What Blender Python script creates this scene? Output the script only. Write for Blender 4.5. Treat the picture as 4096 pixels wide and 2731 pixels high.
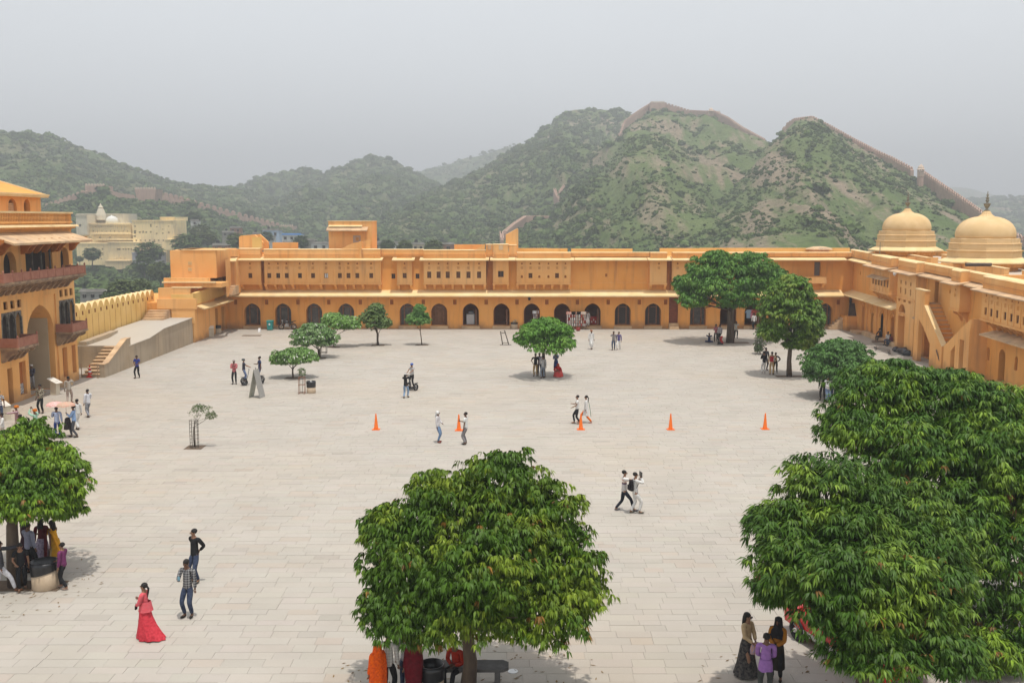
import bpy, math, random
import numpy as np
from mathutils import Vector, Matrix

# ------------------------------------------------------------------ camera, sky, sun, exposure
for o in list(bpy.data.objects):
    bpy.data.objects.remove(o)
SC = bpy.context.scene
COL = SC.collection
R = math.radians
H = 11.6                      # eye height above the courtyard
FOC = 3900.0
PITCH = math.atan(490.5 / FOC)
cam = bpy.data.cameras.new('camera')
cam.sensor_width = 36.0
cam.lens = FOC / 4096 * 36
cam.clip_start = 0.3
cam.clip_end = 12000
co = bpy.data.objects.new('camera', cam)
co.location = (0, 0, H)
co.rotation_euler = (math.pi / 2 - PITCH, 0, 0)
COL.objects.link(co)
SC.camera = co

SUN = Vector((0.10, -0.20, 1.0)).normalized()
SKY_GREY = (8.3, 8.6, 8.9, 1)
world = bpy.data.worlds.new('World')
SC.world = world
world.use_nodes = True
nt = world.node_tree
nt.nodes.clear()
sky = nt.nodes.new('ShaderNodeTexSky')
sky.sky_type = 'NISHITA'
sky.sun_disc = False
sky.sun_elevation = math.asin(SUN.z)
sky.sun_rotation = math.atan2(SUN.x, SUN.y)
sky.air_density = 1.0
sky.dust_density = 6.0
mx = nt.nodes.new('ShaderNodeMixRGB')
mx.inputs[0].default_value = 0.86          # thin overcast in front of the blue
mx.inputs[2].default_value = SKY_GREY
tc = nt.nodes.new('ShaderNodeTexCoord')
mp = nt.nodes.new('ShaderNodeMapping')
mp.inputs['Scale'].default_value = (1.0, 1.0, 3.0)
cn = nt.nodes.new('ShaderNodeTexNoise')
cn.inputs['Scale'].default_value = 1.6
cn.inputs['Detail'].default_value = 5
cn.inputs['Roughness'].default_value = 0.5
cr = nt.nodes.new('ShaderNodeMapRange')
cr.inputs[1].default_value = 0.35
cr.inputs[2].default_value = 0.65
cr.inputs[3].default_value = 0.975
cr.inputs[4].default_value = 1.035
ml = nt.nodes.new('ShaderNodeVectorMath')
ml.operation = 'SCALE'
bg = nt.nodes.new('ShaderNodeBackground')
bg.inputs['Strength'].default_value = 0.1
wo = nt.nodes.new('ShaderNodeOutputWorld')
L = nt.links.new
L(tc.outputs['Generated'], mp.inputs[0]); L(mp.outputs[0], cn.inputs['Vector']); L(cn.outputs[0], cr.inputs[0])
L(sky.outputs[0], mx.inputs[1]); L(mx.outputs[0], ml.inputs[0]); L(cr.outputs[0], ml.inputs['Scale'])
L(ml.outputs[0], bg.inputs[0]); L(bg.outputs[0], wo.inputs[0])

sl = bpy.data.lights.new('sun', 'SUN')
sl.energy = 2.9
sl.angle = R(0.8)
sl.color = (1.0, 0.955, 0.88)
so = bpy.data.objects.new('sun', sl)
so.rotation_euler = SUN.to_track_quat('Z', 'Y').to_euler()
so.location = (0, 0, 80)
COL.objects.link(so)
SC.view_settings.view_transform = 'Standard'
SC.view_settings.look = 'None'
SC.view_settings.exposure = 0.22
SC.view_settings.gamma = 1.0
SC.view_settings.use_curve_mapping = False
SC.cycles.use_denoising = True
SC.cycles.max_bounces = 6
SC.cycles.diffuse_bounces = 3
SC.cycles.glossy_bounces = 2
SC.cycles.transmission_bounces = 4
SC.cycles.transparent_max_bounces = 8
SC.cycles.volume_bounces = 0
SC.cycles.caustics_reflective = False
SC.cycles.caustics_refractive = False

rnd = random.Random(7)
nr = np.random.default_rng(11)

# ------------------------------------------------------------------ survey helpers: photo sight lines met with known planes
CP, SP = math.cos(PITCH), math.sin(PITCH)
def ray(px, py):
    dx, dy = (px - 2048) / FOC, (1365.5 - py) / FOC
    return (dx, CP + dy * SP, -SP + dy * CP)
def gp(px, py, z=0.0):
    d = ray(px, py); t = (z - H) / d[2]
    return (d[0] * t, d[1] * t)
def g2(px, py, z=0.0):
    return gp(px * 1.7415, py * 1.7415, z)

class Frame:
    """wall frame: u along the wall, n outward, z up"""
    def __init__(s, o, u, n, shear=0.0):
        s.o, s.u, s.n, s.k = o, u, n, shear
    def P(s, u, n, z):
        return (s.o[0] + s.u[0] * u + s.n[0] * n, s.o[1] + s.u[1] * u + s.n[1] * n, z * (1 - s.k * u))
    def px(s, px, py, n=0.0):
        d = ray(px, py)
        ox, oy = s.o[0] + s.n[0] * n, s.o[1] + s.n[1] * n
        t = (ox * s.n[0] + oy * s.n[1]) / (d[0] * s.n[0] + d[1] * s.n[1])
        x, y = d[0] * t - ox, d[1] * t - oy
        u = x * s.u[0] + y * s.u[1]
        return (u, (H + t * d[2]) / (1 - s.k * u))
    def mat(s, u, n, z):
        p = s.P(u, n, z)
        return Matrix(((s.u[0], s.n[0], 0, p[0]), (s.u[1], s.n[1], 0, p[1]), (0, 0, 1, p[2]), (0, 0, 0, 1)))
WF = Frame((0, 0), (1, 0), (0, 1))                       # plain world frame
FB = Frame((0, 103), (1, 0), (0, -1))                    # long north range
FG = Frame((-31.5, 0), (0, 1), (1, 0))                   # gate building
_l = math.hypot(.06, 1)
FR = Frame((36, 103), (-.06 / _l, -1 / _l), (-1 / _l, .06 / _l), .0025)   # east range
FW = Frame((-30.3, 103), (0, -1), (1, 0))                # short wing in the west corner
def bu(px): return FB.px(px, 1300)[0]
def bz(py): return FB.px(2048, py)[1]

class MB:
    def __init__(s): s.v, s.f, s.m = [], [], []
    def add(s, vs, fs, mi=0):
        b = len(s.v); s.v += [tuple(p) for p in vs]
        s.f += [tuple(b + i for i in f) for f in fs]; s.m += [mi] * len(fs)
    def box(s, fr, u0, u1, n0, n1, z0, z1, mi=0, top=None):
        """top: (du,dn) inset of the top face"""
        a, c = (top or (0, 0))
        vs = [fr.P(u0, n0, z0), fr.P(u1, n0, z0), fr.P(u1, n1, z0), fr.P(u0, n1, z0),
              fr.P(u0 + a, n0 + c, z1), fr.P(u1 - a, n0 + c, z1), fr.P(u1 - a, n1 - c, z1), fr.P(u0 + a, n1 - c, z1)]
        s.add(vs, [(0, 3, 2, 1), (4, 5, 6, 7), (0, 1, 5, 4), (1, 2, 6, 5), (2, 3, 7, 6), (3, 0, 4, 7)], mi)
    def prof(s, fr, pts, u0, u1, mi=0, axis='u'):
        """closed polygon of (n,z) swept along u, or of (u,z) swept along n"""
        k = len(pts)
        if axis == 'u':
            vs = [fr.P(u0, p[0], p[1]) for p in pts] + [fr.P(u1, p[0], p[1]) for p in pts]
        else:
            vs = [fr.P(p[0], u0, p[1]) for p in pts] + [fr.P(p[0], u1, p[1]) for p in pts]
        fs = [(i, (i + 1) % k, k + (i + 1) % k, k + i) for i in range(k)]
        fs += [tuple(range(k))[::-1], tuple(range(k, 2 * k))]
        s.add(vs, fs, mi)
    def ring(s, cx, cy, prof, seg=16, mi=0, ph=0.0, lobes=0, la=0.0, sx=1, sy=1, cap=True):
        """lathe; prof = [(r,z)...]"""
        vs, fs = [], []
        for (r, z) in prof:
            for i in range(seg):
                a = 2 * math.pi * i / seg + ph
                rr = r * (1 + la * math.cos(lobes * a)) if lobes else r
                vs.append((cx + rr * sx * math.cos(a), cy + rr * sy * math.sin(a), z))
        for j in range(len(prof) - 1):
            for i in range(seg):
                k = (i + 1) % seg
                fs.append((j * seg + i, j * seg + k, (j + 1) * seg + k, (j + 1) * seg + i))
        if cap:
            fs.append(tuple(range(seg))[::-1]); fs.append(tuple((len(prof) - 1) * seg + i for i in range(seg)))
        s.add(vs, fs, mi)
    def tube(s, pts, rad, seg=6, mi=0):
        """tapered tube through 3-D points"""
        pts = [Vector(p) for p in pts]
        rad = rad if isinstance(rad, (list, tuple)) else [rad] * len(pts)
        vs, fs = [], []
        up = Vector((0.13, 0.21, 1)).normalized()
        for j, p in enumerate(pts):
            d = (pts[min(j + 1, len(pts) - 1)] - pts[max(j - 1, 0)])
            d = d.normalized() if d.length > 1e-6 else Vector((0, 0, 1))
            x = d.cross(up if abs(d.dot(up)) < .95 else Vector((1, 0, 0))).normalized(); y = d.cross(x)
            for i in range(seg):
                a = 2 * math.pi * i / seg
                vs.append(p + (x * math.cos(a) + y * math.sin(a)) * rad[j])
        for j in range(len(pts) - 1):
            for i in range(seg):
                k = (i + 1) % seg
                fs.append((j * seg + i, j * seg + k, (j + 1) * seg + k, (j + 1) * seg + i))
        fs.append(tuple(range(seg))[::-1]); fs.append(tuple((len(pts) - 1) * seg + i for i in range(seg)))
        s.add(vs, fs, mi)
    def ball(s, c, r, seg=10, rings=6, mi=0):
        rx, ry, rz = r if isinstance(r, (tuple, list)) else (r, r, r)
        pr = [(max(math.sin(math.pi * j / rings), .02), -math.cos(math.pi * j / rings)) for j in range(rings + 1)]
        s.ring(c[0], c[1], [(p[0], c[2] + rz * p[1]) for p in pr], seg, mi, sx=rx, sy=ry)
    def mesh(s, name, mats, smooth=False):
        me = bpy.data.meshes.new(name)
        me.from_pydata(s.v, [], s.f)
        for m in (mats if isinstance(mats, (list, tuple)) else [mats]):
            me.materials.append(m)
        if len(me.materials) > 1:
            me.polygons.foreach_set('material_index', s.m)
        if smooth:
            me.polygons.foreach_set('use_smooth', [True] * len(me.polygons))
        me.update()
        return me
    def build(s, name, mats, parent=None, smooth=False, **kw):
        return link(name, s.mesh(name, mats, smooth), parent, **kw)

WM = {}
def link(name, me, parent=None, mw=None, label=None, cat=None, group=None, kind=None):
    """mesh coordinates (or mw) are world coordinates, also for a child"""
    o = bpy.data.objects.new(name, me)
    COL.objects.link(o)
    mw = mw if mw is not None else Matrix.Identity(4)
    o.matrix_basis = mw
    WM[o.name] = mw
    if parent is not None:
        o.parent = parent
        o.matrix_parent_inverse = WM[parent.name].inverted()
    if label: o['label'] = label
    if cat: o['category'] = cat
    if group: o['group'] = group
    if kind: o['kind'] = kind
    return o
def part(name, me, parent, mw=None, **kw):
    return link(name, me, parent, mw, **kw)
def thing(name, loc, label, cat, group=None, kind=None):
    o = link(name, None, None, Matrix.Translation(Vector(loc)), label, cat, group, kind)
    o.empty_display_size = .3
    return o

# ------------------------------------------------------------------ materials
MATS = {}
def mat(name, c1, c2=None, scale=1.0, rough=.85, bump=.0, bscale=20, big=None, streak=None, metal=0, coord='pos', spec=.3, attr=None, trans=0.0, stretch=(1, 1, 1), fine=0.0, sheen=0, damp=None):
    if name in MATS: return MATS[name]
    m = bpy.data.materials.new(name); m.use_nodes = True
    t = m.node_tree; N = t.nodes; LK = t.links.new
    b = N['Principled BSDF']
    b.inputs['Roughness'].default_value = rough
    b.inputs['Metallic'].default_value = metal
    b.inputs['Specular IOR Level'].default_value = spec
    if coord == 'pos':
        g = N.new('ShaderNodeNewGeometry'); vec = g.outputs['Position']
    else:
        g = N.new('ShaderNodeTexCoord'); vec = g.outputs['Object']
    mpn = N.new('ShaderNodeMapping'); mpn.inputs['Scale'].default_value = stretch
    LK(vec, mpn.inputs[0]); vec = mpn.outputs[0]
    def noise(sc, det=4, v=None):
        n = N.new('ShaderNodeTexNoise'); n.inputs['Scale'].default_value = sc; n.inputs['Detail'].default_value = det
        LK(v or vec, n.inputs['Vector']); return n.outputs[0]
    def rng(src, a, b_, lo=0, hi=1):
        r = N.new('ShaderNodeMapRange'); r.inputs[1].default_value = a; r.inputs[2].default_value = b_
        r.inputs[3].default_value = lo; r.inputs[4].default_value = hi; LK(src, r.inputs[0]); return r.outputs[0]
    def mix(f, a, c):
        x = N.new('ShaderNodeMixRGB')
        if isinstance(f, float): x.inputs[0].default_value = f
        else: LK(f, x.inputs[0])
        if isinstance(a, tuple): x.inputs[1].default_value = (*a[:3], 1)
        else: LK(a, x.inputs[1])
        if isinstance(c, tuple): x.inputs[2].default_value = (*c[:3], 1)
        else: LK(c, x.inputs[2])
        return x.outputs[0]
    col = (*c1, 1)
    if c2 is not None:
        col = mix(rng(noise(scale), .35, .65), c1, c2)
    if big is not None:      # (colour, scale, lo, hi, strength)
        col = mix(rng(noise(big[1], 6), big[2], big[3], 0, big[4]), col if not isinstance(col, tuple) else col[:3], big[0])
    if streak is not None:   # (colour, lo, hi, strength)
        m2 = N.new('ShaderNodeMapping'); m2.inputs['Scale'].default_value = (2.2, 2.2, .22); LK(vec, m2.inputs[0])
        col = mix(rng(noise(1.0, 6, m2.outputs[0]), streak[1], streak[2], 0, streak[3]), col if not isinstance(col, tuple) else col[:3], streak[0])
    if damp is not None:     # rising damp and splash dirt along the foot of a wall
        sx = N.new('ShaderNodeSeparateXYZ'); LK(vec, sx.inputs[0])
        ad = N.new('ShaderNodeMath'); ad.operation = 'MULTIPLY_ADD'; ad.inputs[1].default_value = -1.6; LK(noise(.9, 6), ad.inputs[0]); LK(sx.outputs[2], ad.inputs[2])
        col = mix(rng(ad.outputs[0], -.75, .0, .75, 0), col if not isinstance(col, tuple) else col[:3], damp)
    if fine:
        x = N.new('ShaderNodeHueSaturation'); LK(rng(noise(45, 3), .3, .7, 1 - fine, 1 + fine), x.inputs['Value'])
        if isinstance(col, tuple): x.inputs['Color'].default_value = col
        else: LK(col, x.inputs['Color'])
        col = x.outputs[0]
    if attr:                 # per-piece colour multiplied in
        a = N.new('ShaderNodeAttribute'); a.attribute_name = attr
        x = N.new('ShaderNodeMixRGB'); x.blend_type = 'MULTIPLY'; x.inputs[0].default_value = 1
        if isinstance(col, tuple): x.inputs[1].default_value = col
        else: LK(col, x.inputs[1])
        LK(a.outputs['Color'], x.inputs[2]); col = x.outputs[0]
    if isinstance(col, tuple): b.inputs['Base Color'].default_value = col
    else: LK(col, b.inputs['Base Color'])
    if bump:
        bp = N.new('ShaderNodeBump'); bp.inputs['Strength'].default_value = bump; bp.inputs['Distance'].default_value = .05
        LK(noise(bscale, 5), bp.inputs['Height']); LK(bp.outputs[0], b.inputs['Normal'])
    if sheen: b.inputs['Sheen Weight'].default_value = sheen
    if trans:
        tr = N.new('ShaderNodeBsdfTranslucent'); ms = N.new('ShaderNodeMixShader'); ms.inputs[0].default_value = trans
        if isinstance(col, tuple): tr.inputs[0].default_value = col
        else: LK(col, tr.inputs[0])
        out = N['Material Output']
        LK(b.outputs[0], ms.inputs[1]); LK(tr.outputs[0], ms.inputs[2]); LK(ms.outputs[0], out.inputs[0])
    MATS[name] = m
    return m

OCH = mat('ochre_plaster', (.81, .42, .14), (.76, .37, .115), .5, bump=.25, bscale=9, big=((.84, .52, .23), .26, .44, .68, .55), streak=((.42, .22, .11), .52, .74, .5), fine=.06, damp=(.36, .19, .09))
OCH2 = mat('ochre_plaster_warm', (.79, .36, .09), (.73, .315, .07), .6, bump=.25, bscale=9, big=((.84, .46, .16), .30, .44, .68, .5), streak=((.38, .18, .08), .54, .76, .5), fine=.06, damp=(.33, .17, .08))
CRM = mat('cream_lime_coping', (.80, .61, .34), (.76, .54, .26), .9, bump=.3, bscale=8, big=((.50, .34, .18), .5, .55, .75, .6), fine=.06)
CRM2 = mat('worn_stone_slab', (.66, .46, .27), (.50, .33, .19), 1.2, bump=.4, bscale=10, big=((.34, .24, .17), .8, .5, .7, .7), fine=.08)
YEL = mat('yellow_plaster', (.76, .51, .19), (.70, .45, .14), .7, bump=.25, bscale=8, streak=((.45, .28, .11), .60, .8, .4), fine=.05)
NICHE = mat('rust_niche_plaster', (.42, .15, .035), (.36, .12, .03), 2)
RAMP = mat('grey_brown_render', (.42, .34, .25), (.34, .27, .19), .5, bump=.3, bscale=6, streak=((.20, .16, .12), .5, .75, .6), big=((.50, .36, .22), .3, .5, .7, .5), fine=.07)
PAVE = mat('pale_paving', (.455, .41, .35), (.41, .37, .32), .12, bump=.25, bscale=30, big=((.50, .42, .32), .05, .45, .7, .6), fine=.04)
WOOD = mat('dark_brown_wood', (.24, .11, .05), (.15, .065, .03), 6, rough=.6)
REDW = mat('red_brown_door', (.22, .055, .02), (.16, .04, .015), 4, rough=.6)
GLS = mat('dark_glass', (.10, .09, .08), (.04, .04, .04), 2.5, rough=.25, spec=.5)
DARK = mat('dark_interior', (.05, .04, .035), rough=.9)  # near-black colour stands in for unlit rooms; also plain black door, pipe, lantern
RED = mat('red_sandstone', (.38, .17, .115), (.32, .13, .085), 3, bump=.2, bscale=20, fine=.1)
STN = mat('weathered_bracket_stone', (.38, .26, .16), (.20, .13, .09), 2.5, bump=.4, bscale=12, fine=.1)
GRYS = mat('grey_stone_carving', (.20, .18, .15), (.10, .09, .08), 4, bump=.3, bscale=15)
PASS = mat('pale_passage_plaster', (.52, .43, .30), (.46, .37, .25), .5, fine=.05)

# ------------------------------------------------------------------ walls with openings
def arch_top(t, kind):
    t = abs(t)
    if kind == 'round': return math.sqrt(max(0, 1 - t * t))
    return .80 * max(0, 1 - t ** 2.4) ** .55 + .20 * (1 - t)
def wall(mb, fr, u0, u1, z0, z1, ops, n=0.0, mi=0, mj=None, mback=None):
    """flat wall face at n with openings (uc, w, za, zb, kind, depth, back?); rise of an arch = spring share .42 of width"""
    mj = mi if mj is None else mj
    us = sorted({u0, u1} | {o[0] - o[1] / 2 for o in ops} | {o[0] + o[1] / 2 for o in ops})
    us = [u for u in us if u0 <= u <= u1]
    for a, b in zip(us[:-1], us[1:]):
        if b - a < 1e-4: continue
        m = (a + b) / 2
        cuts = sorted([(o[2], o[3]) for o in ops if o[0] - o[1] / 2 < m < o[0] + o[1] / 2])
        z = z0
        for (c, d) in cuts + [(z1, z1)]:
            if c - z > 1e-4:
                mb.add([fr.P(a, n, z), fr.P(b, n, z), fr.P(b, n, c), fr.P(a, n, c)], [(0, 1, 2, 3)], mi)
            z = max(z, d)
    for o in ops:
        uc, w, za, zb, kind, dep = o[:6]
        back = o[6] if len(o) > 6 else mback
        if kind == 'rect':
            out = [(uc - w / 2, za), (uc + w / 2, za), (uc + w / 2, zb), (uc - w / 2, zb)]
            arc = None
        else:
            k = 12; rise = min(w * .5, (zb - za) * .6) if kind != 'round' else min(w * .5, zb - za)
            zs = zb - rise
            arc = [(uc + w / 2 * math.cos(math.pi * i / k) * 1.0, zs + rise * arch_top(math.cos(math.pi * i / k), kind)) for i in range(k + 1)]
            out = [(uc - w / 2, za), (uc + w / 2, za)] + arc
            for i in range(k):
                (xa, ya), (xb, yb) = arc[i], arc[i + 1]
                if xa - xb > 1e-5:
                    mb.add([fr.P(xa, n, ya), fr.P(xa, n, zb), fr.P(xb, n, zb), fr.P(xb, n, yb)], [(0, 1, 2, 3)], mi)
        q = len(out)
        vs = [fr.P(a, n, b) for a, b in out] + [fr.P(a, n - dep, b) for a, b in out]
        mb.add(vs, [(i, (i + 1) % q, q + (i + 1) % q, q + i) for i in range(q)], mj)
        if back is not None:
            mb.add([fr.P(a, n - dep, b) for a, b in out], [tuple(range(q))], back)
def chajja(mb, fr, u0, u1, n0, n1, z, drop=.35, th=.10, mi=0, ends=0.0):
    """sloping stone eave from the wall (n0, z+drop) to its lip (n1, z)"""
    e = ends
    A = [(u0, n0, z + drop), (u1, n0, z + drop), (u1 + e, n1, z), (u0 - e, n1, z)]
    vs = [fr.P(*p) for p in A] + [fr.P(p[0], p[1], p[2] - th) for p in A]
    mb.add(vs, [(0, 1, 2, 3), (7, 6, 5, 4), (0, 4, 5, 1), (1, 5, 6, 2), (2, 6, 7, 3), (3, 7, 4, 0)], mi)
def bracket_mesh(name, m, depth=.7, height=.55, width=.22):
    mb = MB()
    pts = [(0, 0), (depth, 0), (depth, -height * .18), (depth * .82, -height * .34), (depth * .6, -height * .42), (depth * .42, -height * .62), (depth * .3, -height * .86), (depth * .14, -height), (0, -height)]
    mb.prof(WF, pts, -width / 2, width / 2)
    return mb.mesh(name, m)
def window_mesh(name, w, h, m1=None, m2=None):
    """two-leaf wooden shutter with a frame"""
    mb = MB(); t = min(w, h) * .09
    mb.box(WF, -w / 2, w / 2, -.03, 0, 0, h, 1)
    mb.box(WF, -w / 2, w / 2, 0, .04, 0, t, 0); mb.box(WF, -w / 2, w / 2, 0, .04, h - t, h, 0)
    for u in (-w / 2, -t / 2, w / 2 - t): mb.box(WF, u, u + t, 0, .038, t, h - t, 0)
    return mb.mesh(name, [m1 or WOOD, m2 or DARK])
def jali_mesh(name, w, h, nx=3, nz=3, m=None):
    mb = MB(); t = w * .11
    mb.box(WF, -w / 2, w / 2, -.03, -.02, 0, h, 1)
    for i in range(nx + 1):
        u = -w / 2 + (w - t) * i / nx
        mb.box(WF, u, u + t, -.02, .02, 0, h, 0)
    for j in range(nz + 1):
        z = (h - t) * j / nz
        mb.box(WF, -w / 2 + t, w / 2 - t, -.02, .015, z, z + t, 0)
    return mb.mesh(name, [m or OCH, NICHE])
def door_set(fr, u, w, z0, z1, n, parent, kind='arch', style='frame', sub=None):
    """timber door frame with dark glass behind an arched opening"""
    mb = MB(); f = .12
    mb.box(fr, u - w / 2 - .02, u - w / 2 + f, n - .10, n, z0, z1); mb.box(fr, u + w / 2 - f, u + w / 2 + .02, n - .10, n, z0, z1)
    if style == 'frame':
        for k in (-.24, .24): mb.box(fr, u + w * k - .06, u + w * k + .06, n - .10, n + .01, z0, z1)
        mb.box(fr, u - w * .24 + .06, u + w * .24 - .06, n - .10, n, z0 + (z1 - z0) * .80, z0 + (z1 - z0) * .80 + .1)
        mb.box(fr, u - w * .24 + .06, u + w * .24 - .06, n - .10, n, z0, z0 + .16)
    mb.box(fr, u - w / 2 + f - .03, u + w / 2 - f + .03, n - .10, n - .01, z0 - .002, z0 + .06)
    d = part('door', mb.mesh('door', WOOD), parent)
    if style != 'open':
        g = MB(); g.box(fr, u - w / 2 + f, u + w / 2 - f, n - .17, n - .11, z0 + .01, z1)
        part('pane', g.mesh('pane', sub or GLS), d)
    else:
        g = MB(); g.box(fr, u + w * .30, u + w * .36, n - .05, n + .75, z0 + .02, z0 + (z1 - z0) * .72)
        part('door_leaf', g.mesh('door_leaf', WOOD), d)
    return d
# ------------------------------------------------------------------ ground: terrace and paving
tb = MB(); tb.box(WF, -46, 58, -30, 118, -16, -.06)
tb.build('terrace_ground', mat('terrace_rubble', (.33, .27, .2), (.26, .2, .15), .4), kind='structure')
plaza = thing('courtyard_paving', (0, 60, 0), 'pale sandstone slab paving of the courtyard', None, kind='structure')
def slab_grid():
    xs = []
    y = 14.0; row = 0; rows = []
    r = random.Random(3)
    while y < 103.0:
        d = r.choice([.34, .38, .42, .46])
        x = -34.0 + r.uniform(0, .6); cells = []
        while x < 37.5:
            w = r.choice([.62, .74, .86, .98, 1.1])
            cells.append((x, min(x + w, 37.6))); x += w
        rows.append((y, y + d, cells)); y += d
    return rows
seams = [(-7.9, -3.0), (1.55, 1.95), (10.2, 13.2), (-19, -17.5), (22, 24)]
cells = []
for (y0, y1, cs) in slab_grid():
    for (a, b) in cs:
        cells.append((a, b, y0, y1))
C = np.array(cells)
# long expansion joints run away from the viewer: shift slab edges that cross them is not worth it; they are cut as gaps
g = .004
def slab_near(c):
    x, y = (c[0] + c[1]) / 2, c[2]
    return abs(x) < (y + 2) * .50 and y > 17.2
near = [i for i, c in enumerate(cells) if slab_near(c)]
near.sort(key=lambda i: cells[i][2])
def vis(c):
    x, y = (c[0] + c[1]) / 2, c[2]
    return not (abs(x + 1.1) < 3.0 and 19 < y < 24.5) and not (x > 7.2 and y < 27)
near = [i for i in near if vis(cells[i])][:300]
nset = set(near)
tint = nr.uniform(.965, 1.02, (len(C), 1)) * (1 + nr.normal(0, .006, (len(C), 3)))
pink = nr.random(len(C)) < .07
tint[pink] *= (1.01, .97, .94)
dark = nr.random(len(C)) < .03
tint[dark] *= .92
PAVS = mat('paving_slab_stone', (.425, .388, .340), (.39, .354, .308), .35, bump=.22, bscale=24, big=((.44, .37, .29), .06, .48, .72, .6), fine=.05, attr='tint', rough=.8)
def setcol(me, cols):
    a = me.color_attributes.new('tint', 'FLOAT_COLOR', 'CORNER')
    arr = np.ones((len(me.loops), 4), np.float32); arr[:, :3] = cols
    a.data.foreach_set('color', arr.ravel())
def slab_mesh(idx, name):
    n = len(idx); cc = C[idx]
    zt = nr.uniform(-.003, .003, n)
    x0, x1, y0, y1 = cc[:, 0] + g, cc[:, 1] - g, cc[:, 2] + g, cc[:, 3] - g
    jx = nr.normal(0, .003, (n, 4))
    V = np.zeros((n, 8, 3))
    V[:, 0] = np.stack([x0, y0, zt], 1); V[:, 1] = np.stack([x1 + jx[:, 0], y0, zt], 1)
    V[:, 2] = np.stack([x1 + jx[:, 1], y1, zt + nr.normal(0, .0015, n)], 1); V[:, 3] = np.stack([x0, y1, zt], 1)
    V[:, 4:] = V[:, :4]; V[:, 4:, 2] = -.03
    F = np.array([[0, 1, 2, 3], [0, 4, 5, 1], [1, 5, 6, 2], [2, 6, 7, 3], [3, 7, 4, 0]])
    faces = (F[None] + np.arange(n)[:, None, None] * 8).reshape(-1, 4)
    me = bpy.data.meshes.new(name); me.from_pydata(V.reshape(-1, 3).tolist(), [], faces.tolist())
    me.materials.append(PAVS)
    setcol(me, np.repeat(tint[idx], 20, axis=0))
    me.update(); return me
rest = np.array([i for i in range(len(C)) if i not in nset])
part('paving_field', slab_mesh(rest, 'paving_field'), plaza, kind='stuff')
for i in near:
    part('paving_slab', slab_mesh(np.array([i]), 'paving_slab'), plaza)
jb = MB(); jb.box(WF, -34.2, 37.7, 13.5, 103.4, -.058, -.013)
part('joint_bed', jb.mesh('joint_bed', mat('joint_dirt', (.40, .37, .33), (.25, .225, .195), .5)), plaza)
nb = MB(); nb.box(WF, -45, 45, -20, 13.4, -.055, 0)
nb.build('near_ground', PAVE, kind='structure')

# ------------------------------------------------------------------ long north range
uL, uR = bu(905), 36.0
north = thing('fort_range', (0, 103, 0), 'long two storey ochre palace range with arched arcade closing the far side of the courtyard', 'palace range')
mb = MB()
ops1, panels, doors = [], [], []
aw, az0, az1 = 1.72, .36, 2.70
arches = [(1010, 1), (1133, 1), (1257, 1), (1385, 1), (1507, 1), (1631, 1), (1757, 2), (1883, 3), (2006, 3), (2127, 3), (2248, 3), (2370, 3), (2491, 4), (2612, 4), (2792, 1), (2912, 3), (3010, 3), (3105, 1), (3200, 1), (3300, 1)]
niches = [945, 1069, 1194, 1317, 1443, 1568, 1694, 1820, 1945, 2068, 2187, 2309, 2432, 2556, 2661, 2745, 2850, 2960, 3055, 3150, 3250, 3350]
for px, st in arches:
    u = bu(px)
    panels.append((u, 1.98, .06, 3.02, 'rect', .06))
    doors.append((u, st))
for px in niches:
    ops1.append((bu(px), .36, 2.58, 3.10, 'rect', .12, 1))
redd = bu(2693); ops1.append((redd, .96, .62, 3.32, 'rect', .15, 1))
wall(mb, FB, uL - .6, uR, 0, 3.75, panels + ops1, 0, 0, 0, None)
for (u, w, a, b, k, d) in panels:
    wall(mb, FB, u - w / 2, u + w / 2, a, b, [(u, aw if u < bu(3100) else 1.6, az0, az1, 'arch', .55)], -.06)
# upper wall, roof, back and inner shell
for zc in ((3.75, 4.15),):
    wall(mb, FB, uL - .6, uR, 3.75, 7.62, [(bu(1576), .40, 5.32, 5.85, 'rect', .12), (bu(1672), .40, 5.32, 5.85, 'rect', .12),
         (bu(3262), .66, 5.62, 7.08, 'rect', .35, 1), (bu(908), .0001, 5, 5.1, 'rect', .1)] +
         [(bu(p), .26, 6.42, 6.74, 'rect', .06, 0) for p in (1576, 1672, 2337, 2421, 2507)] + [(bu(2423), .24, 5.52, 5.84, 'rect', .06, 1)], -.10)
mb.box(FB, uL - .6, uR + 6, -7.0, -.62, 7.40, 7.62)
mb.box(FB, uL - .6, uR + 6, -7.2, -7.0, 0, 7.9)
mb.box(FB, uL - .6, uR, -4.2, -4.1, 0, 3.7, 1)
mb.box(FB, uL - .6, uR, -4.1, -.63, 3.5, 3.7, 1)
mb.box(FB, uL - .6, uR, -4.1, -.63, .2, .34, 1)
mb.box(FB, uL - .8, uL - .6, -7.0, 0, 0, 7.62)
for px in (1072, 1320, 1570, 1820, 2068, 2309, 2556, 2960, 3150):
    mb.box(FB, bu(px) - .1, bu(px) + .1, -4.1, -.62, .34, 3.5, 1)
part('wall', mb.mesh('wall', [OCH2, NICHE]), north)
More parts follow.
